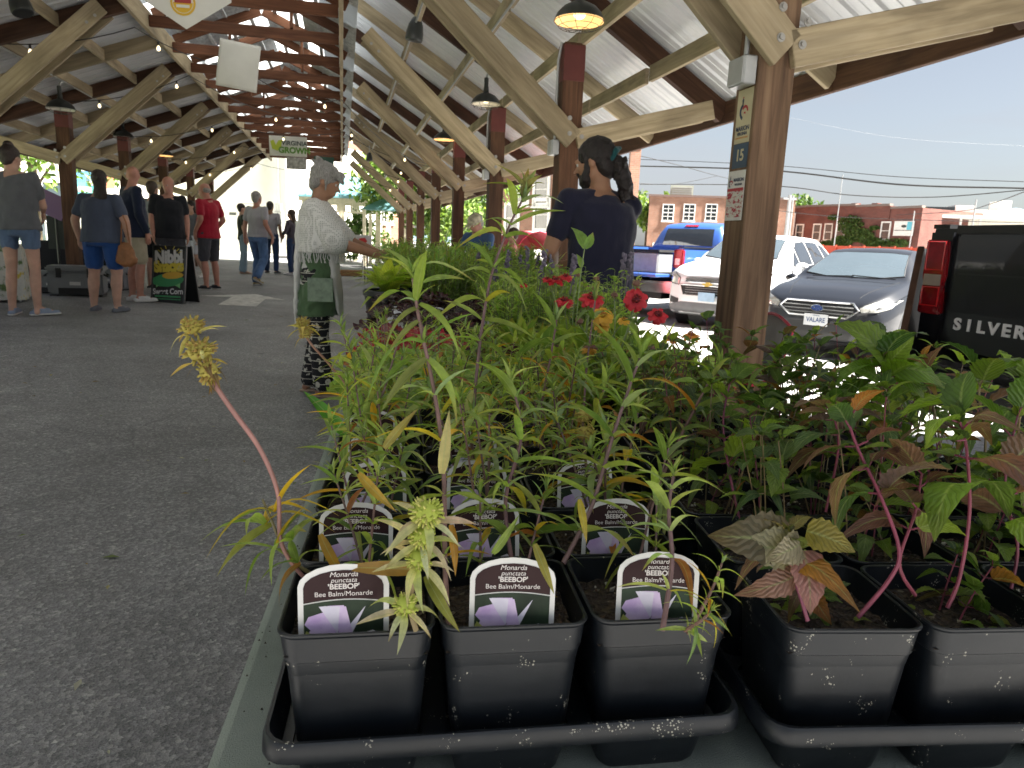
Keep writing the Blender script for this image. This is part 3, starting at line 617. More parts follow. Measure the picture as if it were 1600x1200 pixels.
hd = thing('hoarding', 'white and pale blue hoarding on the dark red brick wall', 'sign', t.matrix_basis @ Vector((x, -.06, z)), t.rotation_euler.z); MB().box(-.75, -.03, -.52, .75, .03, .52).build('board', M['white_paint'], hd)
MB().box(.25, -.045, -.1, .68, -.032, .46).build('blue_field', flat('pale_blue_print', (.12, .45, .55)), hd); MB().box(-.72, -.045, -.16, .72, -.033, -.12).build('rule', M['ink_dark'], hd)
mb = MB(); disc(mb, 0, 0, .2, .1, 0); mb.build('emblem', M['ink_dark'], hd, Matrix.Translation((.02, -.05, .15)) @ Matrix.Rotation(R(90), 4, 'X'))
x, z = xz(a, b, L_, 1241, 350, 0, 0, 0, 0)
vs_ = thing('vertical_sign', 'narrow white vertical sign at the corner of the dark red building', 'sign', t.matrix_basis @ Vector((x, -.3, z)), t.rotation_euler.z); bevel(MB().box(-.28, -.06, -.95, .28, .06, .95).build('board', M['white_paint'], vs_).data, .04)
for q in range(5): mb = MB(); mb.lathe([(.09, 0), (.09, .02)], 10, TR(0, -.065, .6-q*.3, 0, R(90))); mb.build('mark', M['conduit'], vs_)
# ivy
def leafcloud(parent_name, label, cat, pts, size, cols, n, loc, kind=None, group=None, parent=None, name=None, flat_=0):
    vs = []; fs = []; cl_ = []; rs = random.Random(len(pts)+n)
    for i in range(n):
        c = pts(rs); s = size*rs.uniform(.6, 1.3); e = Euler((rs.uniform(-1, 1)*1.2, rs.uniform(-1, 1)*1.2, rs.uniform(0, 6.3))).to_matrix()
        k = len(vs)
        for q in ((-1, 0, 0), (0, -.5, .15), (1, 0, 0), (0, .5, .15)): vs.append(Vector(c)+e @ (Vector(q)*s))
        fs.append((k, k+1, k+2, k+3)); cc = rs.choice(cols); j = rs.uniform(.7, 1.3); cl_ += [(cc[0]*j, cc[1]*j, cc[2]*j, 1)]*4
    me = mesh(vs, fs, M['far_leaf']); at = me.color_attributes.new('Col', 'FLOAT_COLOR', 'POINT'); at.data.foreach_set('color', np.array(cl_, dtype=np.float32).ravel()); return me
def farleaf():
    t_ = NT('distant_leaf'); c = t_.n('ShaderNodeAttribute', attribute_name='Col').outputs['Color']; t_.set(c, .6); tr = t_.n('ShaderNodeBsdfTranslucent'); t_.l(t_.mix(1, c, (1.3, 1.4, .6), 'MULTIPLY'), tr.inputs['Color']); ms = t_.n('ShaderNodeMixShader'); ms.inputs[0].default_value = .35
    t_.l(t_.b.outputs[0], ms.inputs[1]); t_.l(tr.outputs[0], ms.inputs[2]); t_.l(ms.outputs[0], t_.out.inputs[0]); return t_.m
M['far_leaf'] = farleaf(); M['bark'] = plain('tree_bark', (.16, .12, .085), .9, var=.3, sc=5, bump=.5, bsc=20)
class N_:
    def __init__(s, f): s.f = f
    def __call__(s, r): return s.f(r)
    def __len__(s): return 1
GREENS = [(.05, .10, .02), (.08, .14, .03), (.11, .17, .04)]
iv = thing('ivy', 'dark green ivy climbing the dark red brick wall', 'ivy', t.location, t.rotation_euler.z)
lobes = [(1330, 352, 24, 14), (1345, 368, 26, 10), (1318, 377, 20, 8), (1303, 340, 8, 3), (1368, 356, 8, 2), (1400, 380, 26, 6), (1368, 380, 20, 7), (1295, 382, 14, 6)]
LB = [(xz(a, b, L_, u, v, 0, 0, 0, 0), ru*.047, rv*.047) for u, v, ru, rv in lobes]
def ivp(r):
    (x, z), rx, rv = r.choice(LB[:3]+LB); q = r.uniform(0, 6.28); k = r.random()**.6; return (x+rx*k*math.cos(q), -r.uniform(.03, .25), z+rv*k*math.sin(q)*1.1)
link('foliage', leafcloud('', '', '', N_(ivp), .13, GREENS, 3200, None), iv)
st_ = MB(); 
for (x, z), rx, rv in LB: st_.tube([(x, -.05, -.4), (x+.2, -.06, z*.5), (x, -.05, z)], .03, 5)
st_.build('stem', M['bark'], iv)
# --- white building with flat roofs behind the black pickup
t, L_, a, b = facade('white_building', 'white flat-roofed building with porch posts behind the black pickup', 1442, 1640, 52, 50, 3.0, 10, 'stucco', coping=False)
bpy.data.objects.remove(t.children[0]); x0, zr = xz(a, b, L_, 1450, 340, 0, 0, 0, 0)
link('wall', MB().box(0, 1.8, -.6, L_, 12, zr).mesh(M['stucco']), t); MB().box(-.6, -.4, zr+.003, L_+.5, 12.2, zr+.22).build('roof_slab', M['white_paint'], t)
for u in (1449, 1474, 1500, 1530): x, z = xz(a, b, L_, u, 350, 0, 0, 0, 0); MB().box(x-.07, -.1, -.4, x+.07, .04, zr).build('porch_post', M['white_paint'], t)
x, z = xz(a, b, L_, 1459, 366, 0, 0, 0, 0); window(t, x, z-.3, .8, 1.3, 1.8, cols=1, rows=2); MB().box(0, 0, z-.8, 2.2, .05, z-.72).build('rail', M['conduit'], t)
for u, w_, h_ in ((1490, 2.0, .75), (1530, 1.4, .9), (1570, 1.8, .6), (1595, .8, 1.3)):
    x, z = xz(a, b, L_, u, 333, 0, 0, 0, 0); k = link('roof_box', MB().box(x-w_/2, 3, zr+.22, x+w_/2, 5, zr+.22+h_).mesh(M['white_paint'] if u != 1490 else M['glass_dark']), t)
# red barrier
a = P(1228, 388, 33); b = P(1450, 396, 27); a.z = b.z = 0; rb = thing('red_barrier', 'long low red mesh barrier along the far side of the lot', 'barrier', (a.x, a.y, 0), math.atan2(b.y-a.y, b.x-a.x)); L_ = (b-a).length; zt_ = 1.52
MB().box(0, -.01, -.2, L_, .01, zt_).build('mesh_band', M['red_mesh'], rb); MB().box(0, -.03, zt_+.002, L_, .03, zt_+.07).build('rail', M['red_mesh'], rb)
for i in range(11): MB().box(i*L_/10-.03, -.07, -.2, i*L_/10+.03, -.012, zt_+.1).build('post', M['red_mesh'], rb)
# flag poles, utility poles and cables
def pole(u, vt, vb, d, r, lab, m='conduit', arms=()):
    b_ = P(u, vb, d); tp = P(u, vt, d); t = thing('utility_pole' if r > .05 else 'thin_mast', lab, 'pole', (b_.x, b_.y, -.3)); h_ = tp.z+.3
    mb = MB(); mb.tube([(0, 0, 0), (0, 0, h_)], r, 8, r*.7); mb.build('shaft', M[m], t, smooth='auto')
    for z, w_ in arms: MB().box(-w_, -.05, h_-z, w_, .05, h_-z+.1).build('cross_arm', M[m], t)
    return t
pole(1224, 306, 400, 50, .16, 'grey double utility pole at the corner between the two brick buildings', arms=((.3, .5),)); pole(1229, 306, 400, 50.5, .1, 'thinner grey pole beside the double utility pole')
pole(1301, 275, 400, 38, .03, 'thin pale mast rising in front of the ivy'); pole(1420, 330, 392, 30, .03, 'thin mast in front of the white hoarding')
pole(1518, 312, 360, 46, .07, 'short thin pole above the white building roof')
pp = pole(1635, 170, 500, 24, .14, 'utility pole just beyond the right picture edge', 'bark', ((.5, 1.1),))
def cable(lab, pix, r=.018):
    pts = [P(*p) for p in pix]; o = pts[0]; t_ = MB(); out = []
    for i in range(len(pts)-1):
        p0 = pts[max(0, i-1)]; p1 = pts[i]; p2 = pts[i+1]; p3 = pts[min(len(pts)-1, i+2)]
        for q in np.linspace(0, 1, 9)[:-1]: out.append(.5*((2*p1)+(-p0+p2)*q+(2*p0-5*p1+4*p2-p3)*q*q+(-p0+3*p1-3*p2+p3)*q**3)-o)
    out.append(pts[-1]-o); t_.tube(out, r, 5); k = t_.build('overhead_cable', M['wire_black'], None, Matrix.Translation(o)); tag(k, lab, 'cable', 'overhead cables across the sky')
cable('thickest overhead cable crossing the sky to the right pole', [(975, 259, 34), (1200, 266, 29), (1400, 288, 26), (1590, 294, 24), (1640, 296, 24)], .032)
cable('thin overhead cable just above the thickest one', [(975, 248, 34), (1200, 258, 29), (1400, 276, 26), (1600, 284, 24)], .014)
cable('sagging overhead cable below the thickest one', [(1000, 288, 38), (1200, 290, 29), (1330, 305, 27), (1460, 308, 26), (1600, 297, 24)], .02)
cable('thin cable falling from upper left across the chimney', [(990, 241, 30), (1060, 258, 33), (1130, 277, 36), (1200, 292, 40)], .016)
cable('low pale cable in front of the brick windows', [(1180, 325, 40), (1300, 338, 36), (1450, 344, 32), (1600, 348, 30)], .016)
cable('cable running down from the right pole to the left', [(1600, 300, 24), (1550, 318, 30), (1500, 330, 40), (1400, 336, 48)], .02)
cable('faint cable high in the sky', [(1215, 180, 60), (1400, 215, 60), (1600, 228, 60)], .005)
cable('low faint cable left of the near post', [(985, 285, 40), (1050, 288, 40), (1120, 275, 40)], .014)
# hills and distant trees
def ridge(name, u0, u1, d, v0, amp, seed, m):
    rs = random.Random(seed); vs = []; fs = []; n = 40
    ph = [rs.uniform(0, 6) for _ in range(4)]
    for i in range(n+1):
        u = u0+(u1-u0)*i/n; f = math.sin(math.pi*i/n)**.5; h_ = P(u, v0, d).z*f + amp*sum(math.sin(i*.25*(k+1)+ph[k])/(k+1) for k in range(4))*f
        p = P(u, 380, d); q = P(u, 380, d*1.35); vs += [(p.x, p.y, -5), (p.x*.96+q.x*.04, p.y*.96+q.y*.04, h_*.8-2), (q.x, q.y, h_*1.3-2)]
    for i in range(n): k = i*3; fs += [(k, k+3, k+4, k+1), (k+1, k+4, k+5, k+2)]
    return tag(link(name, mesh(vs, fs, m, True)), kind='structure')
ridge('hills', 1380, 1700, 700, 323, 2.5, 4, M['hill']); ridge('hills', 1150, 1420, 800, 331, 2, 7, M['hill']); ridge('hills', -900, 900, 600, 350, 5, 8, M['hill'])
def tree(loc, h_, rx, lab, n=2600, size=.16, cols=GREENS, trunk=.16, crown_z=.35, seed=1, group=None):
    t = thing('tree', lab, 'tree', loc, 0, group); rs = random.Random(seed)
    blobs = [(Vector((rs.uniform(-1, 1)*rx*.65, rs.uniform(-1, 1)*rx*.65, h_*rs.uniform(crown_z+.1, .9))), rx*rs.uniform(.3, .55)) for _ in range(14)]
    def f(r):
        c, q = r.choice(blobs); v = Vector((r.gauss(0, 1), r.gauss(0, 1), r.gauss(0, 1))).normalized()*q*r.random()**.35; return c+v
    link('crown', leafcloud('', '', '', N_(f), size, cols, n, None), t)
    mb = MB(); mb.tube([(0, 0, -.2), (.05, .03, h_*.3), (0, .1, h_*.7)], trunk, 8, trunk*.4)
    for c, q in blobs[:7]: mb.tube([(0.03, .03, h_*rs.uniform(.25, .5)), c*.6+Vector((0, 0, h_*.2)), c], trunk*.35, 5, trunk*.1)
    mb.build('trunk', M['bark'], t, smooth='auto'); return t
LIME = [(.12, .20, .04), (.18, .27, .06), (.25, .33, .09), (.08, .14, .03)]
tree(ground_at(P(1245, 380, 75)), 7.4, 2.6, 'small round tree showing above the roof between the brick buildings', 1500, .3, seed=3)
tree(ground_at(P(60, 380, 26)), 8.5, 4.2, 'sunlit tree with drooping branches at the left edge behind the grey-tee woman', 4200, .17, LIME, seed=5)
tree(ground_at(P(-60, 380, 22)), 7, 3.2, 'second sunlit tree partly outside the left edge', 2500, .17, LIME, seed=15)
tree(ground_at(P(640, 380, 30)), 5.0, 2.4, 'leafy green tree behind the far right posts near the gazebo', 3000, .15, LIME, seed=6)
tree(ground_at(P(735, 380, 34)), 4.6, 2.2, 'lower green tree between the third and fourth right posts', 2600, .15, LIME, seed=7)
tree(ground_at(P(690, 380, 27)), 3.4, 1.6, 'bushy sapling behind the right row of posts', 2000, .13, LIME, seed=9)
tree(ground_at(P(1008, 380, 70)), 7.0, 2.0, 'small pale tree left of the orange brick building', 900, .3, LIME, seed=10)
tree(ground_at(P(570, 380, 33)), 2.6, 1.3, 'dark green shrub beside the gazebo posts', 1400, .12, GREENS, seed=12, crown_z=.05)
# --- white building closing the far end
t, L_, a, b = facade('white_building', 'large white painted wall with a meter box and thin pipe at the far end', 225, 449, 40, 37, 6.2, 10, 'stucco', coping=False)
x, z = xz(a, b, L_, 437, 330, 0, 0, 0, 0); mb = MB(); mb.tube([(x, -.06, .4), (x, -.06, 6.0)], .035, 6); mb.build('pipe', M['conduit'], t)
for (u, v, w_, h_) in ((438, 345, .5, 1.0), (438, 325, .3, .45)): x, z = xz(a, b, L_, u, v, 0, 0, 0, 0); MB().box(x-w_/2, -.22, z-h_/2, x+w_/2, -.003, z+h_/2).build('meter_box', M['conduit'], t)
x, z = xz(a, b, L_, 364, 334, 0, 0, 0, 0); MB().box(x-.22, -.02, z-.07, x+.22, -.003, z+.07).build('vent', M['ink_dark'], t)
for u, v in ((352, 300), (385, 318)): x, z = xz(a, b, L_, u, v, 0, 0, 0, 0); MB().box(x-.8, -.035, z-.02, x+.5, -.003, z+.02).build('ledge', M['conc'], t)
t, L_, a, b = facade('cream_building', 'narrow cream wing beside the large white wall', 449, 462, 39, 40, 5.0, 8, 'stucco', coping=False)
# --- brick block and gazebo beyond the right row
t, L_, a, b = facade('brick_building', 'orange brick building with white windows behind the blue roof', 468, 640, 52, 56, 9.5, 12, 'brick_lt', coping=True)
for u, v in ((556, 288), (574, 288), (556, 318), (574, 320), (600, 300), (600, 330)): x, z = xz(a, b, L_, u, v, 0, 0, 0, 0); window(t, x, z-.8, 1.2, 1.7, cols=2, rows=2, fr=.15)
t, L_, a, b = facade('brick_building', 'pale brick building with a white bay seen between the second and third posts', 770, 868, 44, 40, 5.6, 1.5, 'brick_lt', coping=True)
for u, v in ((846, 300), (846, 340), (800, 345), (815, 300)): x, z = xz(a, b, L_, u, v, 0, 0, 0, 0); window(t, x, z-.6, 1.0, 1.5, cols=1, rows=2, fr=.2)
g0 = ground_at(P(545, 380, 33)); gp = thing('gazebo', 'cream-posted gazebo with a blue-green hipped metal roof', 'gazebo', g0, -.2)
def zat(v, u=545, d=33): return P(u, v, d).z-g0.z
ze, zp = zat(311), zat(276); hw = 1.85
mb = MB(); mb.add([(-hw, -hw, ze), (hw, -hw, ze), (hw, hw, ze), (-hw, hw, ze), (-.3, 0, zp), (.3, 0, zp), (-hw, -hw, ze-.08), (hw, -hw, ze-.08), (hw, hw, ze-.08), (-hw, hw, ze-.08)], [(0, 1, 5, 4), (1, 2, 5), (2, 3, 4, 5), (3, 0, 4), (6, 7, 1, 0), (7, 8, 2, 1), (8, 9, 3, 2), (9, 6, 0, 3), (9, 8, 7, 6)]); mb.build('roof', M['roof_blue'], gp)
mb = MB()
for i in range(11):
    x = -hw+i*2*hw/10; k = min(1, (hw-abs(x))/(hw-.3)) if abs(x) > .3 else 1; mb.bar((x, -hw-.02, ze+.03), (x if abs(x) > .3 else x, -hw*(1-k), ze+(zp-ze)*k+.03), .03)
tag(mb.build('seam', M['roof_blue'], gp), kind='stuff')
for x in (-1.6, 0, 1.6):
    for y in (-1.6, 1.6): MB().box(x-.1, y-.1, 0, x+.1, y+.1, ze-.25).build('post', M['cream_paint'], gp)
for s in (-1, 1): MB().box(-hw, s*1.6-.06, ze-.25, hw, s*1.6+.06, ze-.085).build('beam', M['cream_paint'], gp)
for i in range(12): MB().box(-1.7+i*.3, -1.66, ze-.62, -1.62+i*.3, -1.6, ze-.253).build('baluster', M['cream_paint'], gp)
MB().box(-hw, -1.67, ze-.7, hw, -1.59, ze-.625).build('rail', M['cream_paint'], gp)
g1 = ground_at(P(602, 380, 30)); g2 = thing('gazebo', 'small second shelter with pale blue roof right of the gazebo', 'gazebo', g1, -.2); ze2, zp2 = P(602, 330, 30).z-g1.z, P(602, 308, 30).z-g1.z
mb = MB(); mb.add([(-.9, -.9, ze2), (.9, -.9, ze2), (.9, .9, ze2), (-.9, .9, ze2), (0, 0, zp2)], [(0, 1, 4), (1, 2, 4), (2, 3, 4), (3, 0, 4), (3, 2, 1, 0)]); mb.build('roof', M['roof_blue'], g2)
for x in (-.75, .75):
    for y in (-.75, .75): MB().box(x-.06, y-.06, 0, x+.06, y+.06, ze2).build('post', M['cream_paint'], g2)
# --- left background: storefront with coloured signs, sunlit lawn
t, L_, a, b = facade('storefront', 'bright storefront with tall windows and coloured posters beyond the left posts', -250, 190, 30, 33, 4.6, 8, 'stucco', coping=True)
for u in (-40, 20, 70): x, z = xz(a, b, L_, u, 330, 0, 0, 0, 0); window(t, x, .4, 1.5, 2.6, cols=2, rows=3, glass='glass_car')
for u, v, w_, h_, c in ((140, 268, 1.2, .9, (.1, .3, .6)), (152, 290, .9, .7, (.5, .45, .1)), (133, 300, .8, .9, (.12, .4, .45)), (165, 275, .7, 1.3, (.55, .2, .12)), (150, 325, 1.1, .5, (.2, .5, .25)), (172, 305, .6, .6, (.6, .6, .62))):
    x, z = xz(a, b, L_, u, v, 0, 0, 0, 0); pt = thing('poster', 'poster on the storefront, %s' % {(.1, .3, .6): 'the large blue one at the top', (.5, .45, .1): 'mustard yellow', (.12, .4, .45): 'teal', (.55, .2, .12): 'tall and orange red', (.2, .5, .25): 'wide and green', (.6, .6, .62): 'small and pale grey'}[c], 'poster', t.matrix_basis @ Vector((x, -.05, z)), t.rotation_euler.z)
    MB().box(-w_/2, -.03, -h_/2, w_/2, .0, h_/2).build('sheet', flat('poster_ink', c), pt); MB().box(-w_/3, -.04, 0, w_/3, -.032, h_/4).build('print', M['white_paint'], pt)
# ================================================================ VEHICLES
def cat4(p0, p1, p2, p3, q): return .5*((2*p1)+(-p0+p2)*q+(2*p0-5*p1+4*p2-p3)*q*q+(-p0+3*p1-3*p2+p3)*q**3)
def body_mesh(st, sub=4, top=None):
    st = [np.array(s, float) for s in st]; out = []
    for i in range(len(st)-1):
        a, b, c, d = st[max(0, i-1)], st[i], st[i+1], st[min(len(st)-1, i+2)]
        for q in range(sub): out.append(cat4(a, b, c, d, q/sub))
    out.append(st[-1]); vs = []; fs = []
    for x, hw, zs, zb, zr, hr in out:
        h = [(0, zs), (hw*.75, zs), (hw*.93, zs+.03), (hw*.985, zs+.12*(zb-zs)+.02), (hw, zs+.38*(zb-zs)), (hw*1.0, zs+.62*(zb-zs)), (hw*.985, zs+.85*(zb-zs)), (hw*.95, zb-.01), (hw*.9+hr*.1-.0, zb+(zr-zb)*.12)]
        m_ = (hw*.9+hr*.1, zb+(zr-zb)*.12)
        for q in (.35, .62, .84): h.append((m_[0]+(hr-m_[0])*q**1.1, m_[1]+(zr-.05*(zr > zb+.3)-m_[1])*q))
        h += [(hr*.93, zr-(.022 if zr > zb+.3 else .008)), (hr*.6, zr), (0, zr+.012)]
        ring = h+[(-y, z) for y, z in h[-2:0:-1]]; vs += [(x, y, z) for y, z in ring]; n = len(ring)
    for i in range(len(out)-1):
        for k in range(n): a = i*n+k; b = i*n+(k+1) % n; fs.append((a, b, b+n, a+n))
    fs.append(tuple(range(n))[::-1]); fs.append(tuple(range((len(out)-1)*n, len(out)*n)))
    bm = bmesh.new(); V = [bm.verts.new(v) for v in vs]
    for f in fs: bm.faces.new([V[i] for i in f])
    bmesh.ops.recalc_face_normals(bm, faces=bm.faces[:]); bmesh.ops.triangulate(bm, faces=[f for f in bm.faces if len(f.verts) > 4])
    me = bpy.data.meshes.new('body'); bm.to_mesh(me); bm.free(); return me
def bvh_of(me):
    bm = bmesh.new(); bm.from_mesh(me); b = BVHTree.FromBMesh(bm); bm.free(); return b
def patch(bvh, poly, axis, off, m, parent, name, cell=.06, th=0., ring=None):
    ps = [poly]; bm = bmesh.new(); bm.faces.new([bm.verts.new((x, y, 0)) for x, y in poly])
    xs = [p[0] for p in poly]; ys = [p[1] for p in poly]
    for lo, hi, nrm in ((min(xs), max(xs), (1, 0, 0)), (min(ys), max(ys), (0, 1, 0))):
        k = max(1, int((hi-lo)/cell)+1)
        for i in range(1, k):
            c = lo+(hi-lo)*i/k; bmesh.ops.bisect_plane(bm, geom=bm.verts[:]+bm.edges[:]+bm.faces[:], plane_co=(c if nrm[0] else 0, c if nrm[1] else 0, 0), plane_no=nrm)
    if ring:                                    # cut a hole: keep only the frame
        inn = ring
        for v in bm.verts: pass
    dr = {'front': Vector((-1, 0, 0)), 'rear': Vector((1, 0, 0)), 'left': Vector((0, -1, 0)), 'right': Vector((0, 1, 0)), 'top': Vector((0, 0, -1))}[axis]
    last = None; dead = []
    for v in bm.verts:
        x, y = v.co.x, v.co.y
        o = Vector((0, x, y)) if axis in ('front', 'rear') else Vector((x, 0, y)) if axis in ('left', 'right') else Vector((x, y, 0))
        h = bvh.ray_cast(o-dr*8, dr)
        if h[0] is None: dead.append(v); continue
        v.co = h[0]+h[1]*(off if h[1].dot(dr) < 0 else -off); last = v.co
    if dead: bmesh.ops.delete(bm, geom=dead, context='VERTS')
    if th: 
        r = bmesh.ops.extrude_face_region(bm, geom=bm.faces[:]); 
        for g in r['geom']:
            if isinstance(g, bmesh.types.BMVert): g.co += dr*th
    bmesh.ops.recalc_face_normals(bm, faces=bm.faces[:])
    me = bpy.data.meshes.new(name); bm.to_mesh(me); bm.free(); me.materials.append(m); me.polygons.foreach_set('use_smooth', [True]*len(me.polygons))
    return link(name, me, parent)
def edge_strip(bvh, poly, axis, off, w_, m, parent, name, closed=True):     # raised trim following an outline
    dr = {'front': Vector((-1, 0, 0)), 'rear': Vector((1, 0, 0)), 'left': Vector((0, -1, 0)), 'right': Vector((0, 1, 0)), 'top': Vector((0, 0, -1))}[axis]
    pts = []
    P2 = poly+[poly[0]] if closed else poly
    for a, b in zip(P2, P2[1:]):
        n = max(1, int(math.hypot(b[0]-a[0], b[1]-a[1])/.08))
        for q in range(n): pts.append((a[0]+(b[0]-a[0])*q/n, a[1]+(b[1]-a[1])*q/n))
    pts.append(P2[-1]); out = []
    for x, y in pts:
        o = Vector((0, x, y)) if axis in ('front', 'rear') else Vector((x, 0, y)) if axis in ('left', 'right') else Vector((x, y, 0))
        h = bvh.ray_cast(o-dr*8, dr)
        if h[0] is not None: out.append(h[0]-dr*off)
    mb = MB(); mb.tube(out, w_, 6); return mb.build(name, m, parent, smooth='auto')
def cut_wheels(me, spots, r, w_):
    o = link('b', me); cm = MB()
    for x, z in spots: cm.lathe([(r, -3), (r, 3)], 32, Matrix.Translation((x, 0, z)) @ Matrix.Rotation(R(90), 4, 'X'))
    # keep only outer pockets: two cylinders per axle
    cm = MB()
    for x, z in spots:
        for s in (-1, 1): cm.lathe([(r, 0), (r, 1.)], 32, Matrix.Translation((x, s*(w_-.30), z)) @ Matrix.Rotation(R(-90)*s, 4, 'X'))
    c = link('c', cm.mesh(M['black_plastic'])); bmc = bmesh.new(); bmc.from_mesh(c.data); bmesh.ops.recalc_face_normals(bmc, faces=bmc.faces[:]); bmc.to_mesh(c.data); bmc.free()
    b = o.modifiers.new('b', 'BOOLEAN'); b.object = c; b.operation = 'DIFFERENCE'; b.solver = 'EXACT'
    dg = bpy.context.evaluated_depsgraph_get(); nm = bpy.data.meshes.new_from_object(o.evaluated_get(dg)); bpy.data.objects.remove(o); bpy.data.objects.remove(c)
    return nm
def make_wheel(parent, x, y, r, side, m='alloy', tw=.22, spokes=5):
    mw = Matrix.Translation((x, y, r)) @ Matrix.Rotation(R(-90)*side, 4, 'X')
    mb = MB(); mb.lathe([(r*.62, -tw), (r*.9, -tw), (r*.99, -tw*.85), (r, -tw*.5), (r*.99, -tw*.12), (r*.93, -.008), (r*.72, 0), (r*.66, -.012)], 36, cap=False)
    wh = mb.build('wheel', M['rubber'], parent, mw, smooth='auto')
    mb = MB(); mb.lathe([(r*.68, -.015), (r*.64, -.01), (r*.62, -.09), (r*.6, -.1)], 30, cap=False); mb.lathe([(r*.6, -.11), (.01, -.10)], 24, cap=False)
    mb.lathe([(r*.15, -.05), (r*.15, -.012), (.01, -.008)], 14, cap=False)
    for k in range(spokes):
        for dd in (-.12, .12): a = 2*math.pi*k/spokes; mb.bar((r*.1*math.cos(a), r*.1*math.sin(a), -.03), (r*.645*math.cos(a+dd), r*.645*math.sin(a+dd), -.022), .05, .028)
    mb.build('rim', M[m], wh, smooth='auto'); return wh
def sedan_finish(t, me, axles, wr, hw, paint_m):
    b = bvh_of(me); nm = cut_wheels(me, [(x, wr) for x in axles], wr+.055, hw)
    nm.materials.clear(); nm.materials.append(paint_m); nm.polygons.foreach_set('material_index', [0]*len(nm.polygons)); nm.polygons.foreach_set('use_smooth', [True]*len(nm.polygons)); nm.set_sharp_from_angle(angle=R(35))
    link('body', nm, t)
    for x in axles:
        for s in (-1, 1):
            make_wheel(t, x, s*(hw-.03), wr, s)
            mb = MB(); mb.lathe([(wr+.05, -.27), (wr+.05, 0)], 28, cap=False); mb.lathe([(wr+.05, -.27), (.02, -.27)], 28, cap=False); mb.build('wheel_well', M['black_plastic'], t, Matrix.Translation((x, s*(hw-.035), wr)) @ Matrix.Rotation(R(-90)*s, 4, 'X'), smooth='auto')
    return b
M['lamp_clear'] = plain('clear_headlamp', (.62, .62, .58), .08, .5, var=.25, sc=30); M['lamp_red'] = plain('red_tail_lamp', (.20, .006, .010), .08, .1, var=.35, sc=12, coat=1); M['lamp_amber'] = flat('amber_lens', (.7, .25, .03), .1)
M['plate'] = plain('number_plate', (.60, .62, .64), .4, var=.05); M['plate_ink'] = flat('plate_blue_ink', (.04, .08, .2)); M['grille_dark'] = plain('dark_grille', (.012, .013, .014), .5)
CARDIR = math.atan2(.58, .82)                   # parked cars: tail points this way
def place(t, front, rz): t.location = (front[0], front[1], gz(front[0])); t.rotation_euler = (0, 0, rz)
# ---- dark hatchback -------------------------------------------------
car = thing('parked_car', 'dark grey compact car with hexagonal grille and number plate, facing the pavilion', 'car')
PD = paint('dark_grey_car_paint', (.006, .008, .013))
st = [(0.0, .50, .30, .62, .70, .40), (-.05, .66, .24, .66, .76, .55), (-.16, .78, .20, .72, .82, .66), (-.42, .85, .18, .80, .905, .72), (-.9, .872, .18, .88, .985, .74), (-1.22, .875, .18, .93, 1.04, .74), (-1.45, .875, .18, .95, 1.16, .70), (-1.95, .875, .18, .96, 1.40, .60), (-2.3, .875, .18, .965, 1.465, .575), (-2.9, .875, .18, .97, 1.465, .57), (-3.4, .872, .2, .98, 1.41, .56), (-3.85, .85, .22, 1.0, 1.24, .56), (-4.2, .80, .28, .99, 1.12, .58), (-4.36, .70, .32, .93, 1.0, .52), (-4.4, .60, .40, .85, .92, .45)]
me = body_mesh(st); b = sedan_finish(car, me, (-.88, -3.52), .32, .875, PD)
hexg = [(-.50, .66), (-.42, .745), (.42, .745), (.50, .66), (.36, .555), (-.36, .555)]
patch(b, hexg, 'front', .006, M['grille_dark'], car, 'grille')
edge_strip(b, hexg, 'front', .015, .016, M['chrome'], car, 'grille_frame')
for z in (.60, .645, .69): edge_strip(b, [(-.44+(.745-z)*.0, z), (.44, z)], 'front', .012, .006, M['conduit'], car, 'grille_bar', False)
mb = MB(); disc(mb, 0, 0, .075, .042, 0); em = mb.build('emblem', flat('emblem_blue', (.03, .06, .2), .2), car, Matrix.Translation((.045, 0, .66)) @ Matrix.Rotation(R(90), 4, 'Z') @ Matrix.Rotation(R(90), 4, 'X'))
mb = MB(); mb.tube([(.078*math.cos(a), .044*math.sin(a), .001) for a in np.linspace(0, 6.283, 25)], .006, 5); mb.build('emblem_ring', M['chrome'], em)
mb = MB()
for x, y, s in ((-.035, .01, .014), (.0, .018, .008), (.02, .0, .008), (.045, .012, .008), (-.005, -.02, .008), (.035, -.02, .008)):
    pts = [(x+s*(1 if q % 2 == 0 else .35)*math.cos(q*math.pi/4), y+s*(1 if q % 2 == 0 else .35)*math.sin(q*math.pi/4), .003) for q in range(8)]; mb.add(pts, [tuple(range(8))])
tag(mb.build('emblem_stars', M['chrome'], em), kind='stuff')
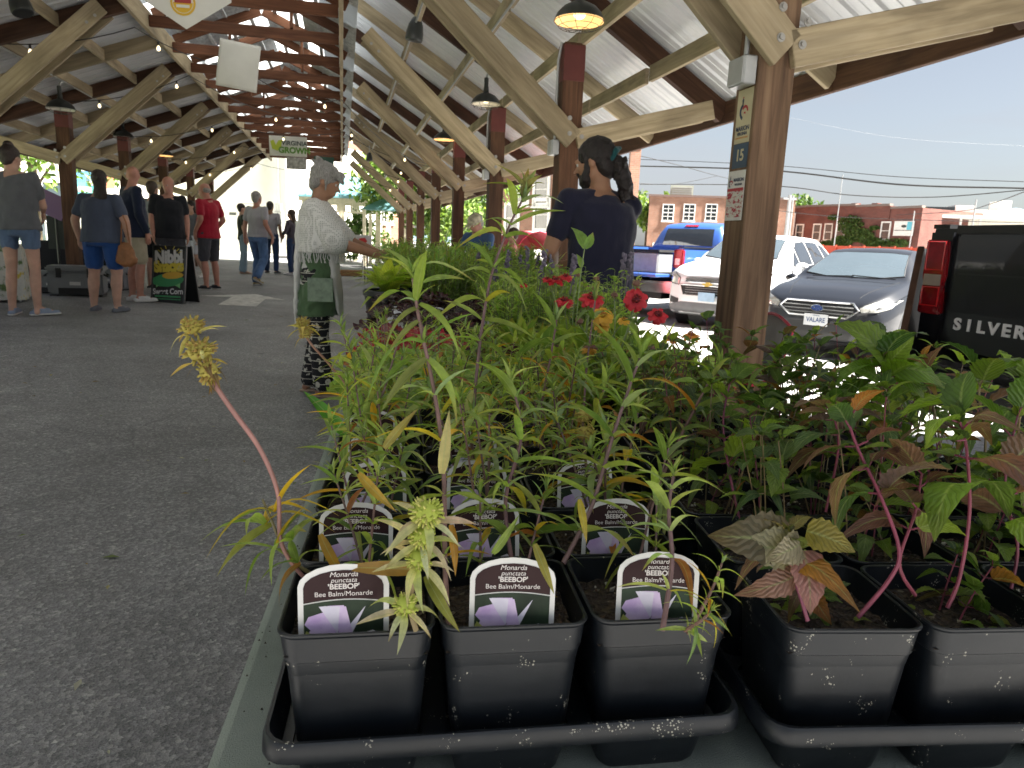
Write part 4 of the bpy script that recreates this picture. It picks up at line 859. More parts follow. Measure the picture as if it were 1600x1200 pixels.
for s in (-1, 1):
    hl = [(s*.53, .635), (s*.50, .70), (s*.62, .765), (s*.76, .80), (s*.835, .80), (s*.80, .70), (s*.70, .655)]
    if s < 0: hl = hl[::-1]
    patch(b, hl, 'front', .008, M['lamp_clear'], car, 'headlight'); edge_strip(b, hl, 'front', .01, .006, M['black_plastic'], car, 'headlight_rim')
    mb = MB(); mb.lathe([(.052, 0), (.045, .012), (.03, .016)], 16, Matrix.Translation((-.12, s*.66, .715)) @ Matrix.Rotation(R(90), 4, 'Y')); mb.build('headlight_lens', M['glass_car'], car, smooth='auto')
    fg = [(s*.52, .28), (s*.50, .43), (s*.74, .48), (s*.78, .36), (s*.70, .28)]
    if s < 0: fg = fg[::-1]
    patch(b, fg, 'front', .006, M['grille_dark'], car, 'fog_recess'); edge_strip(b, fg[1:4] if s > 0 else fg[1:4], 'front', .012, .014, M['chrome'], car, 'fog_trim', False)
    for q in range(3): edge_strip(b, [(s*.55, .34+q*.035), (s*.70, .35+q*.04)], 'front', .014, .005, M['conduit'], car, 'fog_slat', False)
    mb = MB(); mb.ball((-1.62, s*.98, .98), .1, 8, (.55, 1.05, .62)); mb.build('mirror', PD, car, smooth=True)
    sw = [(-1.72, .99), (-2.1, 1.34), (-2.5, 1.375), (-2.52, 1.0)]; patch(b, sw, 'left' if s > 0 else 'right', .006, M['glass_car'], car, 'side_window'); sw = [(-2.6, 1.0), (-2.58, 1.375), (-3.1, 1.36), (-3.5, 1.2), (-3.55, 1.03)]; patch(b, sw, 'left' if s > 0 else 'right', .006, M['glass_car'], car, 'side_window')
    edge_strip(b, [(-1.6, .3), (-1.62, .9), (-1.7, .97)], 'left' if s > 0 else 'right', .001, .004, M['black_plastic'], car, 'door_gap', False)
patch(b, [(-.40, .255), (-.46, .36), (-.38, .47), (.38, .47), (.46, .36), (.40, .255)][::-1], 'front', .006, M['grille_dark'], car, 'lower_intake')
edge_strip(b, [(-.62, .225), (.62, .225)], 'front', .02, .018, M['black_plastic'], car, 'lip', False)
ws = [(-.66, 1.09), (-.54, 1.385), (-.3, 1.405), (.3, 1.405), (.54, 1.385), (.66, 1.09), (.35, 1.05), (-.35, 1.05)]; patch(b, ws, 'front', .008, M['glass_car'], car, 'windscreen'); edge_strip(b, ws, 'front', .01, .009, M['black_plastic'], car, 'windscreen_seal')
edge_strip(b, [(-1.12, -.5), (-1.17, .05)], 'top', .03, .007, M['black_plastic'], car, 'wiper', False); edge_strip(b, [(-1.2, .02), (-1.16, .6)], 'top', .03, .007, M['black_plastic'], car, 'wiper', False)
for s in (-1, 1): edge_strip(b, [(-.15, s*.45), (-.6, s*.56), (-1.15, s*.66)], 'top', .0, .004, M['black_plastic'], car, 'bonnet_gap', False)
pl = MB().box(.0, -.152, -.076, .008, .152, .076).build('number_plate', M['plate'], car, Matrix.Translation((.035, 0, .505)))
text('plate_lettering', 'VALARE', .085, M['plate_ink'], pl, Matrix.Translation((.010, 0, -.004)) @ Matrix.Rotation(R(90), 4, 'Z') @ Matrix.Rotation(R(90), 4, 'X'), xs=.8, bold=.0015)
text('plate_lettering', 'VIRGINIA', .022, M['plate_ink'], pl, Matrix.Translation((.010, 0, .056)) @ Matrix.Rotation(R(90), 4, 'Z') @ Matrix.Rotation(R(90), 4, 'X'))
f = P(1276, 500, 9.35); place(car, f, CARDIR+math.pi)
# ---- white crossover --------------------------------------------------
suv = thing('parked_car', 'white small crossover with split black grille parked behind the near post', 'car')
PW = paint('white_car_paint', (.66, .67, .68))
st = [(0, .52, .34, .80, .90, .42), (-.05, .70, .26, .84, .97, .58), (-.18, .82, .22, .90, 1.03, .68), (-.45, .87, .20, .97, 1.09, .74), (-.85, .885, .20, 1.02, 1.15, .76), (-1.08, .885, .2, 1.04, 1.20, .74), (-1.3, .885, .2, 1.06, 1.36, .70), (-1.72, .885, .2, 1.07, 1.60, .62), (-2.1, .885, .2, 1.08, 1.665, .60), (-2.9, .885, .2, 1.10, 1.67, .59), (-3.5, .88, .22, 1.12, 1.63, .57), (-3.9, .86, .26, 1.12, 1.50, .56), (-4.15, .82, .3, 1.08, 1.22, .58), (-4.24, .72, .38, 1.0, 1.06, .5)]
me = body_mesh(st); b = sedan_finish(suv, me, (-.82, -3.38), .335, .885, PW)
for z0, z1, w0, w1 in ((.80, .875, .44, .40), (.58, .745, .46, .52)):
    g = [(-w0, z0), (-w1, z1), (w1, z1), (w0, z0)][::-1]; patch(b, g, 'front', .006, M['grille_dark'], suv, 'grille'); edge_strip(b, g, 'front', .012, .010, M['chrome'], suv, 'grille_frame')
    for k in range(1, 4): z = z0+(z1-z0)*k/4; edge_strip(b, [(-.42, z), (.42, z)], 'front', .012, .005, M['conduit'], suv, 'grille_bar', False)
mb = MB(); mb.prism([(-.09, -.016), (-.09, .016), (-.035, .016), (-.03, .036), (.04, .036), (.04, .016), (.09, .016), (.08, -.016), (.03, -.016), (.025, -.036), (-.045, -.036), (-.045, -.016)], 0, .01); mb.build('cross_emblem', flat('gold_emblem', (.6, .4, .08), .3), suv, Matrix.Translation((.04, 0, .772)) @ Matrix.Rotation(R(90), 4, 'Z') @ Matrix.Rotation(R(90), 4, 'X'))
for s in (-1, 1):
    hl = [(s*.56, .74), (s*.54, .86), (s*.68, .95), (s*.83, 1.0), (s*.85, .88), (s*.72, .76)]
    if s < 0: hl = hl[::-1]
    patch(b, hl, 'front', .008, M['lamp_clear'], suv, 'headlight'); edge_strip(b, hl, 'front', .01, .006, M['black_plastic'], suv, 'headlight_rim')
    fg = [(s*.55, .40), (s*.55, .50), (s*.74, .54), (s*.76, .43)]
    if s < 0: fg = fg[::-1]
    patch(b, fg, 'front', .006, M['grille_dark'], suv, 'fog_recess')
    mb = MB(); mb.ball((-1.5, s*1.0, 1.12), .11, 8, (.55, 1.05, .72)); mb.build('mirror', PW, suv, smooth=True)
    ax = 'left' if s > 0 else 'right'
    for sw in ([(-1.48, 1.13), (-1.75, 1.40), (-1.78, 1.13)], [(-1.84, 1.13), (-1.82, 1.44), (-1.98, 1.54), (-2.40, 1.57), (-2.42, 1.14)], [(-2.50, 1.14), (-2.48, 1.57), (-3.1, 1.56), (-3.16, 1.17)], [(-3.24, 1.18), (-3.2, 1.54), (-3.45, 1.5), (-3.68, 1.24)]):
        patch(b, sw, ax, .006, M['glass_dark'], suv, 'side_window'); edge_strip(b, sw, ax, .007, .007, M['black_plastic'], suv, 'window_seal')
    for x in (-1.45, -2.46, -3.2): edge_strip(b, [(x, .36), (x-.02, 1.1)], ax, .001, .004, M['black_plastic'], suv, 'door_gap', False)
    for x in (-2.3, -3.1): edge_strip(b, [(x, 1.0), (x+.16, 1.0)], ax, .02, .013, PW, suv, 'door_handle', False)
    edge_strip(b, [(-1.2, .27), (-3.0, .27)], ax, .004, .035, M['black_plastic'], suv, 'sill_trim', False)
    for x in (-.82, -3.38): edge_strip(b, [(x+.42*math.cos(a), .335+.42*math.sin(a)) for a in np.linspace(-.1, math.pi+.1, 16)], ax, .004, .022, M['black_plastic'], suv, 'arch_trim', False)
patch(b, [(-.80, .24), (-.78, .38), (-.5, .45), (.5, .45), (.78, .38), (.80, .24)][::-1], 'front', .008, plain('grey_bumper', (.12, .125, .13), .5), suv, 'lower_bumper')
ws = [(-.68, 1.25), (-.58, 1.57), (-.3, 1.60), (.3, 1.60), (.58, 1.57), (.68, 1.25), (.35, 1.21), (-.35, 1.21)]; patch(b, ws, 'front', .008, M['glass_car'], suv, 'windscreen'); edge_strip(b, ws, 'front', .01, .009, M['black_plastic'], suv, 'windscreen_seal')
pl = MB().box(.0, -.152, -.076, .008, .152, .076).build('number_plate', plain('pale_blue_plate', (.35, .5, .65), .4), suv, Matrix.Translation((.045, 0, .56)))
text('plate_lettering', 'UZN 4813'[:3], .07, M['plate_ink'], pl, Matrix.Translation((.010, 0, -.004)) @ Matrix.Rotation(R(90), 4, 'Z') @ Matrix.Rotation(R(90), 4, 'X')) if False else None
f = P(1103, 490, 12.2); place(suv, f, CARDIR+math.pi)
# ---- pickups ------------------------------------------------------------
def pickup(label, pm, L_=5.9, hw=1.0, open_gate=False, chrome_bumper=True):
    t = thing('pickup_truck', label, 'pickup truck')          # local: tail at x = 0, cab towards +x
    st = [(2.02, .96, .50, 1.22, 1.40, .80), (2.10, .985, .46, 1.24, 1.68, .72), (2.25, 1.0, .45, 1.25, 1.87, .70), (2.7, 1.0, .45, 1.25, 1.93, .68), (3.3, 1.0, .45, 1.24, 1.92, .68), (3.75, 1.0, .45, 1.22, 1.80, .72), (4.15, 1.0, .45, 1.20, 1.40, .84), (4.4, 1.0, .45, 1.18, 1.28, .86), (5.2, 1.0, .45, 1.12, 1.22, .84), (5.65, .96, .45, 1.05, 1.14, .80), (5.85, .88, .45, .98, 1.04, .70), (5.92, .75, .5, .9, .95, .6)]
    me = body_mesh(st, 3); b = bvh_of(me); nm = cut_wheels(me, [(4.75, .41)], .49, hw); nm.materials.clear(); nm.materials.append(pm); nm.polygons.foreach_set('material_index', [0]*len(nm.polygons)); nm.polygons.foreach_set('use_smooth', [True]*len(nm.polygons)); nm.set_sharp_from_angle(angle=R(35)); link('cab', nm, t)
    # bed: outer sides with flared wheel arch, inner walls, floor
    for s in (-1, 1):
        pts = [(.02, .62), (.02, 1.36), (1.98, 1.36), (1.98, .50)]; arch = [(1.14+.47*math.cos(a), .42+.47*math.sin(a)) for a in np.linspace(.17, math.pi-.17, 14)]
        poly = pts+arch; mb = MB(); n = len(poly)
        outs = [(x, s*(hw-.0 - (.02 if z > 1.3 else 0)), z) for x, z in poly]; ins = [(x, s*(hw-.10), z) for x, z in poly]
        mb.add(outs+ins, [tuple(range(n)) if s < 0 else tuple(range(n))[::-1], tuple(range(n, 2*n))[::-1] if s < 0 else tuple(range(n, 2*n))]+[(i, (i+1) % n, (i+1) % n+n, i+n) for i in range(n)])
        me = mb.mesh(pm); bmx = bmesh.new(); bmx.from_mesh(me); bmesh.ops.triangulate(bmx, faces=[f for f in bmx.faces if len(f.verts) > 4]); bmesh.ops.recalc_face_normals(bmx, faces=bmx.faces[:]); bmx.to_mesh(me); bmx.free(); link('bed_side', me, t)
        MB().box(.03, s*(hw-.05)-.055, 1.362, 1.97, s*(hw-.05)+.055, 1.385).build('rail_cap', M['black_plastic'], t)
        for x in (1.14, 4.75):
            mb = MB(); mb.tube([(x+.475*math.cos(a), s*(hw+.004), .42+.475*math.sin(a)) for a in np.linspace(.1, math.pi-.1, 20)], .018, 6); mb.build('arch_lip', pm, t, smooth='auto')
            make_wheel(t, x, s*(hw-.02), .41, s, 'alloy', .27, 6)
            mb = MB(); mb.lathe([(.48, -.32), (.48, 0)], 26, cap=False); mb.lathe([(.48, -.32), (.02, -.32)], 26, cap=False); mb.build('wheel_well', M['black_plastic'], t, Matrix.Translation((x, s*(hw-.1), .42)) @ Matrix.Rotation(R(-90)*s, 4, 'X'), smooth='auto')
        sw = [(2.35, 1.30), (2.42, 1.74), (2.95, 1.80), (2.98, 1.29)]; ax = 'left' if s > 0 else 'right'; patch(b, sw, ax, .006, M['glass_dark'], t, 'side_window'); sw = [(3.06, 1.29), (3.04, 1.80), (3.5, 1.76), (3.9, 1.44), (3.95, 1.27)]; patch(b, sw, ax, .006, M['glass_dark'], t, 'side_window')
        edge_strip(b, [(3.02, .55), (3.02, 1.26)], ax, .001, .004, M['black_plastic'], t, 'door_gap', False)
    MB().box(.04, -hw+.1, .78, 1.98, hw-.1, .84).build('bed_floor', M['black_plastic'], t); MB().box(1.93, -hw+.1, .84, 1.99, hw-.1, 1.36).build('bed_headboard', pm, t)
    patch(b, [(-.60, 1.42), (-.56, 1.78), (.56, 1.78), (.60, 1.42)], 'rear', .01, M['glass_dark'], t, 'rear_window'); patch(b, [(-.16, 1.825), (-.16, 1.86), (.16, 1.86), (.16, 1.825)], 'rear', .012, M['lamp_red'], t, 'brake_lamp')
    MB().box(.2, -.5, .35, 5.4, .5, .60).build('chassis', M['black_plastic'], t)
    return t, b
PB = paint('blue_truck_paint', (.03, .09, .33)); t, b = pickup('bright blue pickup with open tailgate and chrome bumper beyond the man in navy', PB)
for s in (-1, 1):
    mb = MB(); mb.box(-.012, s*(.9)-.085, .98, .10, s*.9+.115*1, 1.33) if s > 0 else mb.box(-.012, -1.012, .98, .10, -.815, 1.33); tl = link('tail_light', bevel(mb.mesh(M['lamp_red']), .02, 2), t)
    MB().box(-.016, s*.91-.05, 1.04, -.0125, s*.91+.05, 1.16).build('reverse_lens', M['lamp_clear'], tl)
link('rear_bumper', bevel(MB().box(-.20, -.99, .50, .0, .99, .72).mesh(M['chrome']), .03, 2), t)
link('tailgate', bevel(MB().box(-.58, -.80, .80, -.01, .80, .86).mesh(PB), .01), t)
for (x, y, w_, h_) in ((.3, .45, .5, .45), (.9, -.2, .6, .35)):
    pass
p_ = P(992, 440, 14.2); place(t, p_, CARDIR)
cg = thing('cargo_box', 'grey plastic storage bin in the open bed of the blue pickup', 'storage bin', t.matrix_basis @ Vector((.45, .1, .84)), CARDIR); link('bin', bevel(MB().box(-.3, -.5, 0, .3, .5, .42).mesh(M['conduit']), .03), cg); MB().box(-.33, -.53, .422, .33, .53, .47).build('lid', M['rubber'], cg)
# ---- black pickup close on the right, tail towards the stall
PK_ = paint('black_truck_paint', (.003, .0035, .006)); t, b = pickup('glossy black pickup backed up to the stall with raised silver letters on its tailgate', PK_)
M['letter_silver'] = flat('silver_letter', (.6, .6, .6), .35)
gate = link('tailgate', bevel(MB().box(-.02, -.79, .72, .05, .79, 1.33).mesh(PK_), .012, 2), t)
MB().box(-.03, -.79, 1.332, .06, .79, 1.375).build('tailgate_cap', M['black_plastic'], gate); MB().box(-.028, -.74, 1.12, -.021, .74, 1.128).build('crease', M['black_plastic'], gate)
for k, ch_ in enumerate('SILVERADO'):
    text('tailgate_letter', ch_, .085, M['letter_silver'], gate, Matrix.Translation((-.0225, .70-k*.073, .86)) @ Matrix.Rotation(R(-90), 4, 'Z') @ Matrix.Rotation(R(90), 4, 'X'), ext=.004, xs=1.15, bold=.003)
for s in (-1, 1):
    # corner column with shaped tail lamp
    y0, y1 = (.80, .985) if s > 0 else (-.985, -.80)
    col_ = MB().box(-.015, y0, .66, .06, y1, 1.36); link('corner_panel', bevel(col_.mesh(PK_), .02, 2), t)
    pr = [(0, 0), (.155, 0), (.155, .13), (.14, .16), (.155, .2), (.15, .33), (.14, .40), (.0, .40), (-.0, .33), (.0, .2), (.015, .16), (0, .13)]
    fx = lambda y_: (s*(.975)-s*y_)
    mb = MB(); n = len(pr); vs = [(-.038, fx(y_), .90+z) for y_, z in pr]+[(.10, fx(y_)+(s*.02 if y_ < .08 else 0), .90+z) for y_, z in pr]
    mb.add(vs, [tuple(range(n)), tuple(range(n, 2*n))[::-1]]+[(i, (i+1) % n, (i+1) % n+n, i+n) for i in range(n)]); me = mb.mesh(M['lamp_red']); bmx = bmesh.new(); bmx.from_mesh(me); bmesh.ops.recalc_face_normals(bmx, faces=bmx.faces[:]); bmx.to_mesh(me); bmx.free(); tl = link('tail_light', bevel(me, .008, 2), t)
    MB().box(-.043, min(fx(.02), fx(.135)), 1.055, -.0385, max(fx(.02), fx(.135)), 1.115).build('reverse_lens', plain('smoked_lens', (.25, .2, .17), .1), tl)
    for z0 in (.945, 1.14): 
        mb = MB(); mb.tube([(-.041, fx(.02), z0), (-.041, fx(.135), z0), (-.041, fx(.135), z0+.15-.05*(z0 < 1)), (-.041, fx(.02), z0+.15-.05*(z0 < 1)), (-.041, fx(.02), z0)], .005, 5); mb.build('lens_ridge', flat('bright_red_lens', (.42, .012, .015), .15), tl)
link('rear_bumper', bevel(MB().box(-.24, -.98, .45, -.02, .98, .66).mesh(M['black_plastic']), .035, 2), t)
for y_ in (-.62, -.31, 0, .31, .62): MB().box(-.235, y_-.13, .6615, -.05, y_+.13, .668).build('step_pad', M['rubber'], t)
MB().box(-.243, -.16, .49, -.2405, .16, .60).build('plate_recess', M['grille_dark'], t)
for y_ in (-.55, .55): mb = MB(); mb.lathe([(.02, 0), (.02, .006)], 12, Matrix.Translation((-.24, y_, .55)) @ Matrix.Rotation(R(-90), 4, 'Y')); mb.build('parking_sensor', M['grille_dark'], t)
_c = P(1443, 450, 4.2); t.rotation_euler = (0, 0, R(3)); t.location = (_c.x+.985*math.sin(R(3)), _c.y-.985*math.cos(R(3)), gz(_c.x)); t.scale = (1, 1, 1.05)
# leaning panel beside the black pickup
a = P(1443, 388, 4.25); bb = P(1404, 530, 3.95); lp = thing('leaning_board', 'dark panel with a rusty brown edge leaning against the black pickup', 'board', (bb.x, bb.y, bb.z-.55))
mb = MB(); A = Vector((0, 0, 0)); top_ = a-Vector((bb.x, bb.y, bb.z-.55)); ext_ = Vector((.42, .22, 0))
mb.add([A, A+ext_, top_+ext_, top_, A+Vector((-.01, .03, 0)), A+ext_+Vector((-.01, .03, 0)), top_+ext_+Vector((-.01, .03, 0)), top_+Vector((-.01, .03, 0))], [(0, 1, 2, 3), (5, 4, 7, 6), (1, 5, 6, 2), (4, 0, 3, 7), (3, 2, 6, 7), (0, 4, 5, 1)]); mb.build('panel', plain('sooty_panel', (.008, .008, .01), .6, var=.6, sc=6), lp)
mb = MB(); mb.bar((-.02, -.005, 0), top_+Vector((-.02, -.005, .0)), .035, .05); mb.build('edge_strip', plain('rusty_edge', (.06, .028, .014), .85, var=.4), lp)
# ================================================================ PEOPLE
def cone(mb, a, b, r1, r2, n=12, fl=1., up_=None):
    # tapered capsule from a to b, optionally flattened across one axis
    a = Vector(a); b = Vector(b); d = b-a; Ln = max(d.length, 1e-4); F = frame(a, d, up_ or (0, 0, 1)); pr = []
    for k in range(5): t = math.pi/2*k/4; pr.append((-r1*math.cos(t), max(1e-4, r1*math.sin(t))))
    for k in range(5): t = math.pi/2*k/4; pr.append((Ln+r2*math.sin(t), max(1e-4, r2*math.cos(t))))
    vs = []; fs = []
    for x, r in pr:
        for k in range(n): q = 2*math.pi*k/n; vs.append((x, r*math.cos(q), r*fl*math.sin(q)))
    m = len(pr)
    for i in range(m-1):
        for k in range(n): A = i*n+k; B = i*n+(k+1) % n; fs.append((A, A+n, B+n, B))
    fs.append(tuple(range(n))); fs.append(tuple(range((m-1)*n, m*n))[::-1]); mb.add(vs, fs, F)
def loft(mb, rings, n=20):                      # rings: (centre, rx, ry) with local right vector
    vs = []; fs = []
    for (c, rx, ry, rv) in rings:
        rv = Vector(rv).normalized(); fv = Vector((0, 0, 1)).cross(rv)
        for k in range(n): q = 2*math.pi*k/n; vs.append(Vector(c)+rv*(rx*math.cos(q))+fv*(ry*math.sin(q)*(1.0)))
    for i in range(len(rings)-1):
        for k in range(n): A = i*n+k; B = i*n+(k+1) % n; fs.append((A, B, B+n, A+n))
    fs.append(tuple(range(n))[::-1]); fs.append(tuple(range((len(rings)-1)*n, len(rings)*n))); mb.add(vs, fs)
def ellip(mb, c, r, sc, n=10, rot=None): 
    pr = [(r*math.sin(math.pi*i/n)+1e-5, -r*math.cos(math.pi*i/n)) for i in range(n+1)]
    mb.lathe(pr, n+6, Matrix.Translation(c) @ (rot or Matrix.Identity(4)) @ Matrix.Diagonal((sc[0], sc[1], sc[2], 1)))
def skinned(name, mb, m, parent, vox, smooth=4, disp=0., dsc=.09):
    o = link('tmp', mb.mesh(M[m] if isinstance(m, str) else m)); r = o.modifiers.new('r', 'REMESH'); r.mode = 'VOXEL'; r.voxel_size = vox
    s = o.modifiers.new('s', 'SMOOTH'); s.iterations = smooth; s.factor = .6
    if disp:
        tx = bpy.data.textures.get('folds%g' % dsc) or bpy.data.textures.new('folds%g' % dsc, 'CLOUDS'); tx.noise_scale = dsc; tx.noise_depth = 1
        d = o.modifiers.new('d', 'DISPLACE'); d.texture = tx; d.strength = disp; d.mid_level = .5
    dg = bpy.context.evaluated_depsgraph_get(); me = bpy.data.meshes.new_from_object(o.evaluated_get(dg)); bpy.data.objects.remove(o)
    me.polygons.foreach_set('use_smooth', [True]*len(me.polygons)); me.materials.clear(); me.materials.append(M[m] if isinstance(m, str) else m)
    return link(name, me, parent)
def skinmat(name, c):
    t = NT(name); co = t.coords(rnd=False); t.set(t.ramp(t.noise(9, co, 5), [(.3, tuple(x*.82 for x in c)), (.7, tuple(min(1, x*1.12) for x in c))]), .55, spec=.35); t.b.inputs['Subsurface Weight'].default_value = .12; t.b.inputs['Subsurface Scale'].default_value = .02; t.bump(t.noise(90, co, 3), .12, .002); return t.m
def clothm(name, c, rough=.85, var=.12, weave=320):
    t = NT(name); co = t.coords(rnd=False); f = t.noise(7, t.coords((1, 1, .5), rnd=False), 5, .6, .4)
    t.set(t.ramp(f, [(.3, tuple(x*(1-var) for x in c)), (.7, tuple(min(1, x*(1+var)) for x in c))]), rough, spec=.2); t.bump(t.math('ADD', f, t.math('MULTIPLY', t.noise(weave, co, 2), .15)), .45, .02); t.b.inputs['Sheen Weight'].default_value = .15; return t.m
M['skin_pale'] = skinmat('pale_skin', (.50, .30, .22)); M['skin_tan'] = skinmat('tanned_skin', (.33, .175, .105)); M['skin_red'] = skinmat('ruddy_skin', (.45, .22, .16))
def hairm(name, a, b):
    t = NT(name); f = t.noise(6, t.coords((30, 30, 3), rnd=False), 4, .6, 1.2); t.set(t.ramp(f, [(.3, a), (.7, b)]), .5, spec=.4); t.bump(f, .7, .01); return t.m
M['hair_dark'] = hairm('dark_brown_hair', (.010, .006, .005), (.035, .020, .014)); M['hair_grey'] = hairm('grey_hair', (.10, .095, .09), (.42, .40, .37)); M['hair_stubble'] = hairm('cropped_grey_hair', (.16, .12, .10), (.30, .25, .21)); M['hair_black'] = hairm('black_curly_hair', (.005, .004, .004), (.02, .012, .010)); M['hair_brown'] = hairm('brown_hair', (.03, .018, .010), (.075, .045, .028))
M['shoe_white'] = plain('white_shoe', (.62, .61, .6), .6); M['shoe_grey'] = plain('grey_shoe', (.13, .14, .16), .8); M['shoe_blue'] = plain('pale_blue_canvas_shoe', (.22, .27, .36), .8); M['shoe_dark'] = plain('dark_shoe', (.015, .017, .022), .6); M['shoe_tan'] = plain('tan_boot', (.32, .24, .10), .8); M['sole'] = plain('white_sole', (.6, .59, .56), .6)
def hand(mb, w, d, side, s=1., curl=.5, spread=1, palm_n=None):
    # wrist point w, direction d; five bent fingers of different lengths
    d = Vector(d).normalized(); n = Vector(palm_n) if palm_n else Vector((side*-1., 0, 0)); n = (n-d*n.dot(d)).normalized(); k = d.cross(n).normalized()*side
    pc = Vector(w)+d*.045*s
    cone(mb, Vector(w), Vector(w)+d*.02*s, .027*s, .030*s, 10, .7, n); cone(mb, pc-k*.014*s, pc-k*.016*s+d*.035*s, .022*s, .021*s, 10, .7); cone(mb, pc+k*.014*s, pc+k*.016*s+d*.035*s, .022*s, .021*s, 10, .7)
    for i, (off, ln) in enumerate(((-.030, .064), (-.011, .076), (.010, .082), (.030, .072))):
        b = pc+k*off*s*spread+d*.038*s; d1 = (d+n*curl*.5).normalized(); d2 = (d+n*curl*1.3).normalized()
        m_ = b+d1*ln*.5*s; e = m_+d2*ln*.5*s; cone(mb, b, m_, .0098*s, .009*s, 8); cone(mb, m_, e, .009*s, .0075*s, 8)
    b = Vector(w)+k*.026*s+d*.018*s; m_ = b+(d*.6+k*.7+n*.4).normalized()*.036*s; e = m_+(d*.9+k*.25+n*.4).normalized()*.03*s; cone(mb, b, m_, .0125*s, .0105*s, 8); cone(mb, m_, e, .0105*s, .0085*s, 8)
def person(label, foot, rz, h, o):
    """o: dict(skin, top, top_kind, bottom, bottom_kind, shoes, hair, hair_kind, girth, joints overrides...). Local: faces +y, x right."""
    t = thing('person', label, 'person', foot, rz, None); s = h/1.75; g = o.get('girth', 1.); gw = o.get('w', 1.)
    J = dict(pel=(0, 0, .95), chest=(0, 0, 1.28), neck=(0, -.01, 1.46), head=(0, .015, 1.62), hipR=(.095, 0, .92), hipL=(-.095, 0, .92), kneeR=(.11, .02, .50), kneeL=(-.11, .02, .50), ankR=(.12, -.02, .085), ankL=(-.12, -.02, .085),
             shR=(.185, -.01, 1.42), shL=(-.185, -.01, 1.42), elR=(.235, -.02, 1.13), elL=(-.235, -.02, 1.13), wrR=(.23, .07, .90), wrL=(-.23, .07, .90), toeR=(.14, .14, .03), toeL=(-.14, .14, .03), hdR=(0, .1, -1), hdL=(0, .1, -1), look=(0, 1, 0))
    J.update(o.get('J', {})); look = Vector(J['look']).normalized()
    V = {k: Vector(v)*s for k, v in J.items() if k not in ('look', 'hdR', 'hdL')}; hd = V['head']
    vox = o.get('vox', .013); sk = o.get('skin', 'skin_pale'); B = MB()
    q = look.to_track_quat('Y', 'Z').to_matrix().to_4x4() if abs(look.z) < .99 else Matrix.Identity(4)
    HM = Matrix.Translation(hd) @ q
    def hp(x, y, z): return HM @ (Vector((x, y, z))*s)
    # head: cranium, jaw, face, nose, ears
    for c, r, sc in (((0, -.02, .03), .1, (.76, .95, .85)), ((0, .01, -.01), .085, (.78, .98, 1.1)), ((0, .035, -.06), .055, (.92, 1.0, .95))):
        ellip(B, (0, 0, 0), r*s, sc, 10, HM @ Matrix.Translation(Vector(c)*s))
    cone(B, hp(0, .086, .012), hp(0, .112, -.022), .008*s, .0125*s, 8); cone(B, hp(-.03, .082, .03), hp(.03, .082, .03), .012*s, .012*s, 8); cone(B, hp(-.018, .09, -.055), hp(.018, .09, -.055), .008*s, .008*s, 8)
    for e in (-1, 1): ellip(B, (0, 0, 0), .034*s, (.22, .6, 1), 8, HM @ Matrix.Translation(Vector((e*.077, -.01, -.002))*s))
    rv = (V['shR']-V['shL']); rv.z = 0
    cone(B, V['neck']-Vector((0, 0, .05*s)), hp(0, -.02, -.06), .062*s*gw**.3, .055*s*gw**.3, 14)
    pr = (V['hipR']-V['hipL']); pr.z = 0
    bel = o.get('belly', 0); ch = V['chest']; pe = V['pel']; nk = V['neck']
    TZ = [(nk-Vector((0, 0, .03*s)), V['sh'+S]-Vector((0, 0, .012*s))) for S in 'RL']
    for a_, b_ in TZ: cone(B, a_, b_, .058*s, .052*s, 12)
    rings = [(pe-Vector((0, 0, .10*s)), .13*s*g, .10*s*g, pr), (pe, .165*s*g, .115*s*g, pr), (pe.lerp(ch, .35)+Vector((0, bel*.5*s, 0)), (.145+.03*(g-1))*s*g, (.105+bel*.5)*s*g, pr), (pe.lerp(ch, .75), .155*s*(g*.7+.3), .115*s*(g*.8+.2), rv), (ch, .168*s*(g*.6+.4), .118*s*(g*.7+.3), rv), (ch.lerp(nk, .55), .165*s*(g*.5+.5), .095*s*(g*.6+.4), rv), (nk-Vector((0, 0, .015*s)), .085*s, .065*s, rv)]
    loft(B, rings)
    lg = .6*g+.4
    for S in 'RL':
        cone(B, V['hip'+S], V['knee'+S], .088*s*lg, .055*s*lg, 14); cone(B, V['knee'+S], V['knee'+S].lerp(V['ank'+S], .35)-Vector((0, .012*s, 0)), .052*s*lg, .056*s*lg, 12); cone(B, V['knee'+S].lerp(V['ank'+S], .35)-Vector((0, .012*s, 0)), V['ank'+S], .056*s*lg, .036*s*lg**.5, 12)
        cone(B, V['ank'+S], V['toe'+S], .036*s, .026*s, 12, .8); cone(B, V['ank'+S], V['ank'+S]-Vector((0, .035, .045))*s, .034*s, .03*s, 10)
        cone(B, V['sh'+S], V['el'+S], .050*s*lg, .041*s*lg, 12); cone(B, V['el'+S], V['el'+S].lerp(V['wr'+S], .3), .041*s*lg, .040*s*lg, 12); cone(B, V['el'+S].lerp(V['wr'+S], .3), V['wr'+S], .040*s*lg, .027*s*lg**.5, 12)
        hand(B, V['wr'+S], J['hd'+S], 1 if S == 'R' else -1, s, o.get('curl', .6), 1, o.get('palm'+S))
    skinned('body', B, sk, t, vox, 3)
    # eyes, lips, brows
    E = MB()
    for e in (-1, 1): E.ball(hp(e*.031, .0755, .012), .0105*s, 6)
    E.build('eyes', flat('eye_white', (.5, .48, .45), .2) if 'eye_white' not in bpy.data.materials else bpy.data.materials['eye_white'], t, smooth=True)
    E = MB()
    for e in (-1, 1): E.ball(hp(e*.031, .083, .012), .0055*s, 5)
    E.build('pupils', M['hair_black'], t)
    # ---- hair
    hk = o.get('hair_kind', 'short'); hm = M[o.get('hair', 'hair_dark')]
